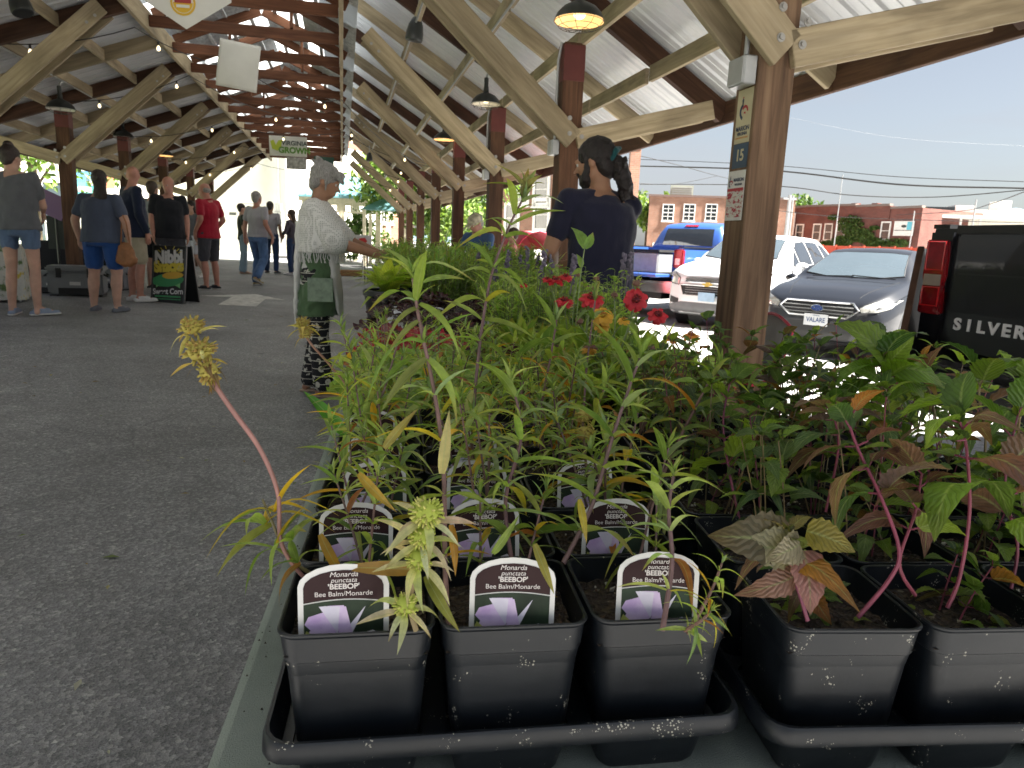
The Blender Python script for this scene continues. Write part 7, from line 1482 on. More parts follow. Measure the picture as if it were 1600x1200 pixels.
for (u0, v0, u1, v1, c, k) in ((1255, 860, 1275, 955, (.34, .17, .16), 0), (1235, 855, 1165, 860, (.30, .26, .15), 1), (1240, 900, 1195, 925, (.33, .17, .15), 4), (1260, 830, 1340, 850, (.22, .20, .04), 1), (1225, 840, 1130, 845, (.09, .08, .04), 1), (1250, 850, 1205, 870, (.36, .33, .22), 0)): a_ = P(u0, v0, .54); b_ = P(u1, v1, .52); pl.leaf('ovate', a_, b_-a_, (b_-a_).length*1.05, jit(c, .08), 1.15, (0, -1, .4), k)
agf(AGP[(1, 0)], [(1340, 965, .58), (1390, 905, .58), (1405, 860, .58), (1378, 780, .59), (1340, 700, .60), (1325, 655, .61)], .058, 5, .62, .5, r=.003)
agf(AGP[(1, 0)], [(1430, 930, .60), (1405, 880, .59), (1430, 800, .60), (1440, 740, .61)], .05, 4, .55, .5)
agf(AGP[(2, 0)], [(1480, 950, .60), (1500, 900, .60), (1515, 800, .60), (1510, 700, .60), (1500, 660, .60)], .062, 5, .6, .45, r=.003)
agf(AGP[(3, 0)], [(1580, 920, .63), (1590, 850, .63), (1570, 760, .63), (1590, 650, .64)], .06, 5, .5, .3)
agf(AGP[(1, 3)], [(1380, 760, .88), (1375, 660, .88), (1378, 590, .88), (1375, 560, .88)], .085, 4, .45, .1, MAGG, [(.20, .33, .04), (.15, .26, .035), (.06, .12, .03)])
pl = Plant(AGP[(1, 3)])
for (u0, v0, u1, v1, k) in ((1385, 565, 1318, 500, 0), (1390, 565, 1430, 530, 0), (1395, 575, 1490, 580, 1), (1370, 590, 1325, 570, 0), (1400, 585, 1460, 610, 1)): a_ = P(u0, v0, .88); b_ = P(u1, v1, .86); pl.leaf('ovate', a_, b_-a_, (b_-a_).length*1.05, jit((.19, .31, .04) if k == 0 or u1 > 1450 else (.07, .13, .035), .1), 1.15, (0, -.7, .7), k)
agf(AGP[(0, 4)], [(1230, 760, 1.0), (1225, 650, 1.0), (1222, 590, 1.0), (1218, 560, 1.0)], .085, 4, .4, .1, MAGG, [(.20, .32, .04), (.15, .26, .035), (.06, .12, .03)])
agf(AGP[(2, 2)], [(1530, 780, .76), (1540, 690, .76), (1530, 620, .76), (1535, 590, .76)], .075, 4, .4, .15, MAGG, [(.19, .31, .04), (.13, .22, .035), (.05, .10, .03)])
agf(AGP[(0, 2)], [(1160, 830, .78), (1140, 740, .80), (1130, 660, .82), (1140, 600, .83)], .06, 5, .4, .2, MAG)
agf(AGP[(1, 2)], [(1290, 800, .76), (1310, 700, .76), (1300, 640, .76)], .06, 4, .45, .6, MAG)
agf(AGP[(3, 2)], [(1600, 800, .75), (1590, 700, .75), (1600, 600, .75)], .07, 4, .3, .15, MAGG)
agf(AGP[(1, 4)], [(1310, 740, 1.0), (1300, 640, 1.0), (1290, 610, 1.0)], .075, 4, .4, .35, MAGG)
agf(AGP[(2, 4)], [(1470, 700, .95), (1455, 620, .95), (1440, 590, .95)], .07, 4, .4, .3, MAGG)
# ================================================================ PLANTS FARTHER BACK ON THE TABLES
def pix_table(u, v, z=.83):
    d = fw + rt*((u-800)/F_PX) + up*((600-v)/F_PX); t = (z-CAM_H)/d.z; p = Vector((0, 0, CAM_H))+t*d-T0; return p.dot(tx_), p.dot(ty_)
cnt = {}
def pot_at(a, b, label, group=None, sc=1., shape='square', col_='pot'):
    p = TP(a, b, TZ_+.003)
    if shape == 'square': t = thing('potted_plant', label, 'potted plant', p, TA+RS.uniform(-.1, .1), group); t.scale = (sc,)*3; link('pot', POT, t); link('soil', RS.choice(SOIL), t); return t, p+Vector((0, 0, .07*sc))
    t = thing('potted_plant', label, 'potted plant', p, RS.uniform(0, 6), group); mb = MB(); s = sc
    mb.lathe([(.062*s, 0), (.064*s, .004), (.082*s, .13*s), (.087*s, .132*s), (.088*s, .150*s), (.084*s, .152*s), (.079*s, .135*s)], 28, cap=False); mb.lathe([(.062*s, 0), (.001, 0)], 28, cap=False); mb.build('pot', M[col_], t, smooth='auto')
    mb = MB(); mb.lathe([(.080*s, .136*s), (.04, .138*s), (.001, .139*s)], 20, cap=False); mb.build('soil', M['soil'], t); return t, p+Vector((0, 0, .137*s))
def where(a, cols): return ['leftmost', 'second from left', 'third from left', 'fourth from left', 'rightmost'][min(range(len(cols)), key=lambda i: abs(cols[i]-a))] if len(cols) > 3 else ['left', 'middle', 'right'][min(range(len(cols)), key=lambda i: abs(cols[i]-a))]
ordn = ['first', 'second', 'third', 'fourth', 'fifth', 'sixth', 'seventh', 'eighth', 'ninth', 'tenth', 'eleventh', 'twelfth']
# geranium-leaved green pots, left, just behind the near tray
LG = [(.28, .42, .07), (.22, .35, .06), (.34, .48, .11)]
k_ = 0
for b in (.80, .91, 1.02, 1.13, 1.24):
    for a in (.05, .165, .28):
        near = b < 1.1; mon = a > .2 and b < 1.05
        t, p = pot_at(a, b, '%s pot, %s of the %s row behind the near tray' % ('bee balm' if mon else 'scallop-leaved green', where(a, (.05, .165, .28)), ordn[k_//3]), 'green pots behind the near tray'); pl = Plant(t); k_ += 1
        if mon or (a > .2):
            for _ in range(4): ln = Vector((RS.uniform(-.05, .05), RS.uniform(-.04, .04), 0)); h_ = RS.uniform(.08, .17); q0 = p+Vector((RS.uniform(-.02, .02), RS.uniform(-.02, .02), 0)); mon_stem(pl, [q0, q0+ln*.4+Vector((0, 0, h_*.5)), q0+ln+Vector((0, 0, h_))], RS.uniform(.05, .07), .0018, 7, .25)
        else:
            for _ in range(26):
                an = RS.uniform(0, 6.3); el = RS.uniform(.35, 1.3); L__ = RS.uniform(.05, .12); e = p+Vector((math.cos(an)*math.cos(el), math.sin(an)*math.cos(el), math.sin(el)))*L__; pl.stem([p, p.lerp(e, .6)+Vector((0, 0, .008)), e], .0012, .0009, (.18, .20, .06)); pl.leaf('round', e, (math.cos(an), math.sin(an), -.1), RS.uniform(.035, .055), jit(RS.choice(LG), .15), 1., (math.cos(an)*.5-.0, math.sin(an)*.5-.5, 1))
            for _ in range(2): ln = Vector((RS.uniform(-.03, .03), RS.uniform(-.03, .03), 0)); mon_stem(pl, [p, p+ln+Vector((0, 0, .09)), p+ln*1.5+Vector((0, 0, .18))], .045, .0015, 5, .4)
# right side: blanket flowers and mixed basal greens
BG = [(.28, .38, .08), (.34, .44, .11), (.20, .30, .07)]
GH = {}
def blanket(pl, p, ax, r, kind):
    if kind not in GH:
        GH[kind] = []
        for q in range(3):
            mb = MB(); rs = random.Random(q*7+len(kind)); m0 = dict(red=[(.50, .010, .02), (.12, .008, .014), (.40, .03, .02)], yellow=[(.62, .33, .02), (.40, .18, .02), (.6, .4, .03)], orange=[(.60, .22, .02), (.35, .10, .02), (.6, .3, .02)], seed=[(.22, .14, .06), (.20, .10, .07), (.26, .20, .08)])[kind]
            if kind != 'seed':
                for row in (0, 1):
                    for i in range(13):
                        a = i*2*math.pi/13+row*.24+rs.uniform(-.08, .08); v, f, _, _ = TPL['petal'][(i+q) % 2]; Mx = Matrix.Rotation(a, 4, 'Z') @ Matrix.Translation((.18, 0, .04*row)) @ Matrix.Rotation(rs.uniform(-.1, .25)-row*.12, 4, 'Y') @ Matrix.Diagonal((.82-.12*row, 1.15, .8, 1)); mb.m = 0; mb.add([tuple(x) for x in v], f, Mx)
            mb.m = 1; mb.ball((0, 0, .08), .30 if kind != 'seed' else .45, 6, (1, 1, .7))
            for _ in range(44): v = Vector((rs.gauss(0, 1), rs.gauss(0, 1), abs(rs.gauss(0, .8)) if kind != 'seed' else rs.gauss(0, .9))).normalized(); mb.m = rs.choice((1, 2)); mb.tube([Vector((0, 0, .08))+v*.26*(1 if kind != 'seed' else 1.5), Vector((0, 0, .08))+v*.40*(1 if kind != 'seed' else 1.3)], .035, 3)
            GH[kind].append(mb.mesh([flat(kind+'_petal', m0[0], .55), flat(kind+'_disc', m0[1], .8), flat(kind+'_disc_tip', m0[2], .7)], True))
    return link('flower_head', RS.choice(GH[kind]), pl.r, pl.inv @ frame(p, ax) @ Matrix.Rotation(R(90), 4, 'Y') @ Matrix.Diagonal((r, r, r, 1)))
GP = []
n_ = 0
for b in (.80, .94, 1.08, 1.22, 1.38, 1.54):
    for a in (.41, .54, .67):
        t, p = pot_at(a, b, 'pale green blanket flower pot, %s of the %s row behind the hyssop' % (where(a, (.41, .54, .67)), ordn[n_//3]), 'blanket flower pots'); n_ += 1; GP.append((a, b, t, p)); pl = Plant(t, mass=True)
        for _ in range(60): an = RS.uniform(0, 6.3); el = RS.uniform(.5, 1.45); d = Vector((math.cos(an)*math.cos(el), math.sin(an)*math.cos(el), math.sin(el))); q = p+d*RS.uniform(0, .08)+Vector((0, 0, RS.uniform(0, .06))); pl.leaf('small' if RS.random() < .5 else 'lance', q, d, RS.uniform(.05, .085), jit(RS.choice(BG), .2), .9 if RS.random() < .5 else 1.3, (0, 0, 1))
        pl.done(); 
        if b < 1.1:
            pl = Plant(t)
            for _ in range(3): ln = Vector((RS.uniform(-.05, .05), RS.uniform(-.05, .05), 0)); h_ = RS.uniform(.08, .15); (mon_stem if RS.random() < .4 else (lambda P_, pts, sz, *k: ag_stem(P_, pts, .05, 5, .35, purple=.3)))(pl, [p, p+ln*.4+Vector((0, 0, h_*.5)), p+ln+Vector((0, 0, h_))], .055, .0018, 6, .3)
def nearest(p): return min(GP, key=lambda g: (Vector((g[3].x, g[3].y))-Vector((p.x, p.y))).length)
for (u, v, d, kind, r, tilt) in ((868, 438, 2.0, 'red', .030, 0), (884, 432, 2.0, 'red', .022, .3), (882, 470, 1.9, 'red', .028, .3), (925, 466, 1.75, 'red', .034, .5), (994, 468, 1.6, 'red', .030, 1.3), (1028, 492, 1.55, 'red', .024, .9), (818, 445, 2.2, 'red', .014, .5), (855, 436, 2.0, 'red', .016, .4), (942, 492, 1.7, 'yellow', .030, .9), (940, 508, 1.72, 'yellow', .022, .6), (975, 500, 1.6, 'yellow', .016, .5), (1080, 524, 1.35, 'orange', .020, .2), (1052, 528, 1.4, 'orange', .016, .2), (880, 550, 1.5, 'orange', .022, .2), (920, 545, 1.5, 'yellow', .020, .2),
                            (932, 436, 1.75, 'seed', .016, 0), (903, 430, 1.95, 'seed', .016, 0), (994, 444, 1.6, 'seed', .020, 0), (960, 462, 1.65, 'seed', .018, 0), (930, 452, 1.75, 'seed', .018, 0), (1018, 545, 1.35, 'seed', .016, 0), (680, 496, 2.0, 'seed', .014, 0), (905, 503, 1.6, 'seed', .02, 0), (1070, 546, 1.3, 'seed', .010, 0)):
    p = P(u, v, d); g = nearest(p); pl = Plant(g[2]); q = g[3]; m_ = q.lerp(p, .5)+Vector((RS.uniform(-.02, .02), RS.uniform(-.02, .02), .03)); pl.stem(spline([q, m_, p-Vector((0, 0, .004))]), .0016, .0013, (.17, .22, .08)); blanket(pl, p, Vector((-.25*tilt, -tilt, 1)) if tilt < 1.2 else Vector((-.2, -1, .35)), r, kind)
g = nearest(P(915, 400, 1.9)); pl = Plant(g[2]); pl.stem(spline([g[3], P(905, 450, 1.85), P(914, 385, 1.85)]), .0018, .0012, (.2, .26, .1))
for (u, v, u1, v1) in ((914, 388, 900, 350), (914, 388, 930, 362), (908, 420, 895, 428), (908, 418, 905, 395)): a_ = P(u, v, 1.85); b_ = P(u1, v1, 1.85); pl.leaf('small', a_, b_-a_, (b_-a_).length*1.2, jit((.22, .34, .08), .1), 1., (0, -1, .3))
# heucheras: red ones first, then near-black ones
def heuchera(t, p, cols, n=34, size=.055, hh=.11):
    pl = Plant(t)
    for _ in range(n):
        an = RS.uniform(0, 6.3); el = RS.uniform(.25, 1.4); L__ = RS.uniform(.05, hh); e = p+Vector((math.cos(an)*math.cos(el), math.sin(an)*math.cos(el), math.sin(el)))*L__; pl.stem([p, e], .0012, .001, cols[0]); pl.leaf('round', e, (math.cos(an), math.sin(an), -.15), RS.uniform(.8, 1.25)*size, jit(RS.choice(cols), .25), 1., (math.cos(an)*.6, math.sin(an)*.6-.4, 1))
n_ = 0
for b in (1.38, 1.52, 1.66):
    for a in (.06, .18, .30):
        red = a < .25 and b < 1.6; t, p = pot_at(a, b, '%s ruffled heuchera, %s of the %s heuchera row' % ('crimson' if red else 'wine-dark', where(a, (.06, .18, .30)), ordn[n_//3]), 'red and wine heucheras'); n_ += 1; heuchera(t, p, [(.38, .015, .04), (.52, .03, .07), (.40, .06, .09)] if red else [(.045, .008, .018), (.08, .01, .03), (.12, .03, .04)])
n_ = 0
for b in (1.95, 2.12, 2.29, 2.46, 2.63):
    for a in (.06, .22, .38):
        t, p = pot_at(a, b, 'near-black heuchera, %s of the %s row on the second table' % (where(a, (.06, .22, .38)), ordn[n_//3]), 'near-black heucheras', 1.1); n_ += 1; heuchera(t, p, [(.022, .005, .012), (.04, .008, .02), (.07, .015, .03)], 26, .06, .13)
        if b < 2.3:
            mb = MB(); mb.prism([(x, y) for x, y in arch(.05, .09, .075)], -.0005, .0005); link('plant_tag', mb.mesh(M['tag_white']), t, Matrix.Translation((0, -.045, .07)) @ Matrix.Rotation(R(80), 4, 'X'))
# black round pots with lime leaves
for k, (u, v, d) in enumerate(((640, 412, 3.6), (604, 425, 3.3), (690, 415, 3.7))):
    p0 = P(u, v, d); a, b = (p0-T0).dot(tx_), (p0-T0).dot(ty_); t, p = pot_at(a, b, ['middle black round pot of lime leaves by the second table edge', 'leftmost black round pot of lime leaves at the woman\'s hand', 'right black round pot of lime leaves beside the green pot'][k], None, 1.25, 'round'); pl = Plant(t)
    for _ in range(34): an = RS.uniform(0, 6.3); el = RS.uniform(.35, 1.3); d_ = Vector((math.cos(an)*math.cos(el), math.sin(an)*math.cos(el), math.sin(el))); pl.leaf('ovate', p+d_*RS.uniform(.0, .07), d_, RS.uniform(.12, .17), jit(RS.choice([(.46, .56, .09), (.56, .62, .12), (.32, .44, .07)]), .15), .75, (0, 0, 1))
M['green_print_pot'] = plain('green_printed_pot', (.015, .16, .075), .35, var=.5, sc=25)
p0 = P(718, 436, 3.7); t, p = pot_at((p0-T0).dot(tx_), (p0-T0).dot(ty_), 'grassy plant in a bright green printed round pot', None, .95, 'round', 'green_print_pot'); pl = Plant(t, True)
for _ in range(160): an = RS.uniform(0, 6.3); el = RS.uniform(.9, 1.5); pl.leaf('strap', p+Vector((RS.uniform(-.05, .05), RS.uniform(-.05, .05), 0)), (math.cos(an)*math.cos(el), math.sin(an)*math.cos(el), math.sin(el)), RS.uniform(.14, .24), jit(RS.choice([(.13, .24, .06), (.18, .30, .08)])), 1.2)
pl.done()
# mixed fine green foliage with purple spikes (right half of the second table) and pots of grasses on the far table
def fine(t, p, n, rad, h_, cols, kind='small', size=.03, spikes=0, sc_=(.13, .11, .15)):
    pl = Plant(t, True)
    for _ in range(n//9):
        an = RS.uniform(0, 6.3); q = p+Vector((math.cos(an), math.sin(an), 0))*rad*RS.random()**.5*.6; tp = q+Vector((math.cos(an)*rad*.6*RS.random(), math.sin(an)*rad*.6*RS.random(), h_*RS.uniform(.55, 1.05))); pl.stem([q, q.lerp(tp, .5), tp], .0014, .0009, (.16, .2, .07))
        for i in range(9): f = .2+.8*i/8; a2 = RS.uniform(0, 6.3); el = RS.uniform(.1, .9); pl.leaf(kind, q.lerp(tp, f), (math.cos(a2)*math.cos(el), math.sin(a2)*math.cos(el), math.sin(el)), size*RS.uniform(.7, 1.3), jit(RS.choice(cols), .25), 1.)
    pl.done()
    for _ in range(spikes):
        a2 = RS.uniform(0, 6.3); q = p+Vector((math.cos(a2)*rad*.5, math.sin(a2)*rad*.5, h_*.7)); tp = q+Vector((RS.uniform(-.02, .02), RS.uniform(-.02, .02), RS.uniform(.10, .16))); mb = MB(); pts = spline([q, tp])
        mb.tube([pl.inv @ x for x in pts], .002, 4)
        for i in range(26): x = q.lerp(tp, .35+.65*i/26); mb.ball(pl.inv @ (x+Vector((RS.uniform(-.007, .007), RS.uniform(-.007, .007), 0))), .0048, 4)
        o = mb.build('flower_spike', M['petal'], t); o.color = (*sc_, 1)
n_ = 0
for b in (1.72, 1.95, 2.15, 2.35, 2.55, 2.75, 2.95, 3.15, 3.35, 3.6):
    for a in (.50, .66, .82) if b > 1.8 else (.42, .56, .70):
        t, p = pot_at(a, b, 'fine green plant%s, %s of the %s row beyond the blanket flowers' % (' with purple spikes' if n_ % 4 == 1 else '', ['left', 'middle', 'right'][n_ % 3], ordn[n_//3]), 'pots of fine green foliage', 1.25); fine(t, p, 420, .11, RS.uniform(.17, .27), [(.24, .36, .07), (.30, .44, .10), (.20, .30, .07), (.36, .46, .14)], 'small' if n_ % 3 else 'lance', .030 if n_ % 3 else .05, 2 if n_ % 4 == 1 else 0); n_ += 1
n_ = 0
for b in (2.95, 3.2, 3.45, 3.9, 4.2, 4.5, 4.8, 5.1, 5.4, 5.7):
    for a in (.06, .28) if b < 3.6 else (.08, .30, .52, .74, .94):
        if b < 3.6 and a < .2: continue
        t, p = pot_at(a, b, '%s on the far tables, %s, %s row' % ('pot of fine grass' if n_ % 3 else 'pot of bushy herbs', where(a, (.08, .30, .52, .74, .94)), ordn[min(11, [2.95, 3.2, 3.45, 3.9, 4.2, 4.5, 4.8, 5.1, 5.4, 5.7].index(b))]), 'grass and herb pots on the far table', 1.4); pl = Plant(t, True)
        if n_ % 3:
            for _ in range(230): an = RS.uniform(0, 6.3); el = RS.uniform(.85, 1.5); pl.leaf('strap', p+Vector((RS.uniform(-.05, .05), RS.uniform(-.05, .05), 0)), (math.cos(an)*math.cos(el), math.sin(an)*math.cos(el), math.sin(el)), RS.uniform(.18, .34), jit(RS.choice([(.20, .36, .10), (.26, .42, .12), (.30, .42, .18)]), .25), 1.4)
            pl.done()
        else: fine(t, p, 500, .15, .30, [(.20, .34, .07), (.26, .38, .10), (.32, .42, .16)], 'lance', .06, 0)
        n_ += 1
# ================================================================ STALL FURNITURE AND THE LEFT STALLS
M['chair_fabric'] = clothm('grey_chair_fabric', (.30, .30, .29)); M['piping_red'] = flat('red_piping', (.45, .01, .04), .5)
def camp_chair(label, top_l, top_r, seat_h, loc, rz):
    t = thing('camping_chair', label, 'folding chair', loc, rz); W = .52
    for x in (-W/2, W/2):
        for y0, y1 in ((-.22, .22), (.22, -.22)): mb = MB(); mb.tube([(x, y0, 0), (x, y1, .45)], .010, 8); mb.build('leg', M['black_metal'], t, smooth='auto')
        mb = MB(); mb.tube([(x, .20, .40), (x*1.05, .30, .92)], .010, 8); mb.build('back_post', M['black_metal'], t, smooth='auto')
        arm = spline([(x, -.22, .60), (x, 0, .57), (x, .24, .62)]); mb = MB(); mb.tube(arm, .012, 6); mb.build('armrest', M['piping_red'], t, smooth='auto')
        mb = MB(); mb.add([(x-.035, -.22, .60), (x+.035, -.22, .60), (x+.035, .24, .63), (x-.035, .24, .63)], [(0, 1, 2, 3)]); solid(mb.build('arm_cloth', M['chair_fabric'], t), .004)
    def sheet(pts, name):
        g = [[Vector(pts[0]).lerp(Vector(pts[1]), i/8).lerp(Vector(pts[3]).lerp(Vector(pts[2]), i/8), j/8)-Vector((0, 0, .03*math.sin(math.pi*i/8)*math.sin(math.pi*j/8))) for i in range(9)] for j in range(9)]; vs = [v for r in g for v in r]; return solid(link(name, mesh(vs, [(j*9+i, j*9+i+1, j*9+i+10, j*9+i+9) for j in range(8) for i in range(8)], M['chair_fabric'], True), t), .004)
    sheet([(-W/2, -.24, .44), (W/2, -.24, .44), (W/2, .20, .38), (-W/2, .20, .38)], 'seat')
    n = 10; top = [(-W/2*1.04+W*1.04*i/n, .31, .90+.06*math.sin(math.pi*i/n)) for i in range(n+1)]; bot = [(-W/2+W*i/n, .20, .42) for i in range(n+1)]
    solid(link('backrest', mesh(bot+top, [(i, i+1, i+2+n, i+1+n) for i in range(n)], M['chair_fabric'], True), t), .005)
    mb = MB(); mb.tube([bot[0]]+top+[bot[-1]], .009, 6); mb.build('piping', M['piping_red'], t, smooth='auto'); return t
p = P(1005, 470, 3.5); camp_chair('grey camping chair with red piping beside the man in navy', 0, 0, 0, (p.x, p.y, gz(p.x)+.05), R(62))
p = P(1112, 516, 3.85); camp_chair('grey camping chair with red piping standing against the near post', 0, 0, 0, (p.x+.02, p.y-.05, gz(p.x)-.0), R(-100)).scale = (.92, .92, .93)
p = ground_at(P(820, 400, 12)); tt = thing('pop_up_tent', 'pink and white pop-up play tent beyond the plants', 'tent', p, .3); M['pink_cloth'] = plain('pink_tent_cloth', (.55, .12, .14), .6, var=.1)
mb = MB(); pts = [(.62*math.cos(a), 1.45*math.sin(a)**.7) for a in np.linspace(0.001, math.pi-.001, 13)]; n = len(pts); vs = [(x, -.4, z) for x, z in pts]+[(x, .4, z) for x, z in pts]; mb.add(vs, [(i, i+1, i+1+n, i+n) for i in range(n-1)]+[tuple(range(n, 2*n))]); solid(mb.build('shell', M['pink_cloth'], tt, smooth='auto'))
mb = MB(); mb.add([(x*.75, -.41, z*.8) for x, z in pts], [tuple(range(n))]); mb.build('panel', M['banner_white'], tt); mb = MB(); mb.tube([(x, -.41, z) for x, z in pts], .015, 5); mb.build('hoop', M['piping_red'], tt)
# sandwich board
q = G(277, 472); q2 = Vector((q.x-.02, q.y, q.z)); sb = thing('sandwich_board', 'black sandwich board with white and yellow hand lettering and painted corn', 'sign', q2, face_dir(180)+math.pi-.12)
k_ = F_PX/((q2-Vector((0, 0, CAM_H))).dot(fw)); H_ = 87/k_; W_ = 50/k_
fr = Matrix.Rotation(R(-9), 4, 'X')
bd = link('front_board', bevel(MB().box(-W_/2, -.012, 0, W_/2, .012, H_).mesh(flat('chalkboard', (.008, .009, .009), .6)), .003), sb, Matrix.Translation((0, -.20, 0)) @ fr)
link('rear_board', bd.data, sb, Matrix.Translation((0, .20, 0)) @ Matrix.Rotation(R(9), 4, 'X'))
for x in (-W_/2-.012, W_/2+.012): 
    MB().box(x-.012, -.016, -.01, x+.012, .016, H_+.01).build('frame', M['black_metal'], sb, Matrix.Translation((0, -.20, 0)) @ fr); MB().box(x-.012, -.016, -.01, x+.012, .016, H_+.01).build('frame', M['black_metal'], sb, Matrix.Translation((0, .20, 0)) @ Matrix.Rotation(R(9), 4, 'X'))
Tm = lambda x, z, r=0: Matrix.Translation((x*W_, -.0135, z*H_)) @ Matrix.Rotation(R(90), 4, 'X') @ Matrix.Rotation(r, 4, 'Z')
C1, C2, C3, C4, C5 = flat('chalk_white', (.6, .6, .6)), flat('chalk_yellow', (.62, .5, .05)), flat('paint_green', (.04, .25, .09)), flat('paint_corn', (.55, .33, .03)), flat('paint_light_green', (.16, .42, .16))
text('lettering', 'Nibbl', .25, C1, bd, Tm(-.02, .80, .06), bold=.014, xs=.8); text('lettering', 'Snacks', .22, C2, bd, Tm(.0, .64, .08), bold=.016, xs=.78); text('lettering', 'Sweet Corn', .115, C1, bd, Tm(0, .20, .04), bold=.003, xs=.85); text('lettering', 'fresh', .09, C1, bd, Tm(.37, .69, 1.3), bold=.001)
mb = MB(); mb.ball((0, 0, 0), .12, 8, (1.5, .5, .05)); mb.build('painted_corn', C4, bd, Tm(.12, .48, .12)); mb = MB(); mb.ball((0, 0, 0), .13, 8, (2.0, .75, .03)); mb.build('painted_husk', C3, bd, Tm(-.02, .40, .1)); 
mb = MB(); n = 12; A = [(.42*W_*math.sin(a), .09*math.cos(a)) for a in np.linspace(-1.2, 1.2, n)]; mb.add([(x, z+.04, .001) for x, z in A]+[(x, z-.04, .001) for x, z in A], [(i, i+1, i+1+n, i+n) for i in range(n-1)]); mb.build('painted_ribbon', C5, bd, Tm(0, .27))
MB().box(-.42*W_, -.0145, .06*H_, .42*W_, -.0125, .075*H_).build('painted_line', C3, bd); MB().box(-.42*W_, -.0145, .10*H_, .42*W_, -.0125, .13*H_).build('painted_line', C3, bd)
for a in (.5, .8, 2.3, 2.6, 1.2, 1.9): c = Vector((.30*W_*math.cos(a), 0, .12*H_*math.sin(a))); MB().bar(c*1.1+Vector((0, -.0137, .82*H_)), c*1.5+Vector((0, -.0137, .83*H_)), .008).build('painted_ray', C2, bd)
# coolers, black-draped table, floral-draped table, display pieces
def cooler(label, loc, rz, s=1., c=(.20, .21, .22)):
    t = thing('cooler', label, 'cool box', loc, rz); m = plain('cooler_grey', c, .5, var=.05) if 'cooler_grey' not in bpy.data.materials else bpy.data.materials['cooler_grey']; t.scale = (s,)*3
    link('body', bevel(MB().box(-.36, -.21, .03, .36, .21, .36).mesh(m), .03, 2), t); link('lid', bevel(MB().box(-.375, -.225, .365, .375, .225, .45).mesh(m), .025, 2), t)
    for x in (-.2, .2): link('latch', bevel(MB().box(x-.035, -.245, .28, x+.035, -.226, .42).mesh(M['black_plastic']), .006), t)
    for x in (-.28, .28):
        MB().box(x-.06, -.2, 0, x+.06, .2, .03).build('foot', M['black_plastic'], t)
    for s_ in (-1, 1): mb = MB(); mb.tube([(s_*.36, -.1, .33), (s_*.41, -.1, .30), (s_*.41, .1, .30), (s_*.36, .1, .33)], .014, 6); mb.build('handle', M['black_plastic'], t, smooth='auto')
    MB().box(-.07, -.214, .17, .07, -.2105, .22).build('plate', M['shoe_white'], t); MB().box(-.22, -.213, .04, .22, -.2105, .13).build('recess', M['black_plastic'], t)
q = G(124, 462); cooler('large pale grey cooler with black latches at the feet of the woman in blue shorts', q, face_dir(180)+.35+math.pi, 1.0); q = G(180, 452); cooler('second grey cooler behind the woman in blue shorts', q, face_dir(180)+math.pi-.2, .85); q = G(88, 458); cooler('darker grey cooler to the left of the large pale one', q, face_dir(180)+math.pi+.1, .75)
def draped(label, loc, rz, W, D, H__, m, cl_label):
    t = thing('market_table', label, 'table', loc, rz); MB().box(-W/2, -D/2, H__-.04, W/2, D/2, H__-.005).build('tabletop', M['white_enamel'], t)
    for x in (-W/2+.06, W/2-.06):
        for y in (-D/2+.06, D/2-.06): mb = MB(); mb.tube([(x, y, 0), (x, y, H__-.04)], .014, 6); mb.build('leg', M['conduit'], t)
    vs = []; fs = []; per = []; k = 24
    for i in range(k): per.append((-W/2+W*i/k, -D/2))
    for i in range(k//2): per.append((W/2, -D/2+D*i/(k//2)))
    for i in range(k): per.append((W/2-W*i/k, D/2))
    for i in range(k//2): per.append((-W/2, D/2-D*i/(k//2)))
    n = len(per)
    for lev, (z, o) in enumerate(((H__, 0), (H__-.01, .006), (H__*.5, .02), (.03, .035))):
        for i, (x, y) in enumerate(per): f = 1+(o+.012*lev*math.sin(i*1.1)*(.5 if lev > 1 else 0)); vs.append((x*f+(.0), y*f*(1+o), z))
    for lev in range(3):
        for i in range(n): A = lev*n+i; B = lev*n+(i+1) % n; fs.append((A, B, B+n, A+n))
    fs.append(tuple(range(n))); o = link('tablecloth', mesh(vs, fs, m, True), None, t.matrix_basis.copy()); o.data.set_sharp_from_angle(angle=R(50)); tag(o, cl_label, 'tablecloth'); return t
q = G(115, 446); draped('stall table under the black cloth behind the coolers', q+Vector((0, .5, 0)), face_dir(180)+math.pi, 1.5, .7, .74, C_('black_cloth', (.008, .008, .010)), 'black floor-length cloth on the stall table behind the coolers')
def floral():
    x = NT('floral_cloth'); co = x.coords((1, 1, 1), rnd=False); f = x.noise(9, co, 4, .6); x.set(x.ramp(f, [(.35, (.10, .16, .05)), (.45, (.5, .5, .45)), (.6, (.58, .57, .52)), (.68, (.55, .42, .05))]), .8); return x.m
q = G(-12, 470); draped('stall table under the floral cloth at the left edge', q+Vector((-.1, .1, 0)), face_dir(150), .9, .7, .74, floral(), 'white and yellow floral cloth at the left picture edge')
q = P(85, 318, 11.9); pu = thing('display_stand', 'purple angled display card on a dark stand beside the grey-tee woman', 'display', (q.x, q.y, gz(q.x)), face_dir(180)+math.pi); h_ = q.z-gz(q.x); mb = MB(); mb.tube([(0, 0, 0), (0, 0, h_)], .02, 6); mb.build('pole', M['black_metal'], pu); MB().box(-.22, -.02, -.22, .22, .0, .16).build('card', flat('purple_card', (.11, .05, .13)), pu, Matrix.Translation((0, -.02, h_)) @ Matrix.Rotation(.4, 4, 'Y')); MB().box(-.16, .0, .0, .16, .1, .55).build('box', C_('dark_drape', (.03, .035, .03)), pu, Matrix.Translation((0, 0, h_-.75)))
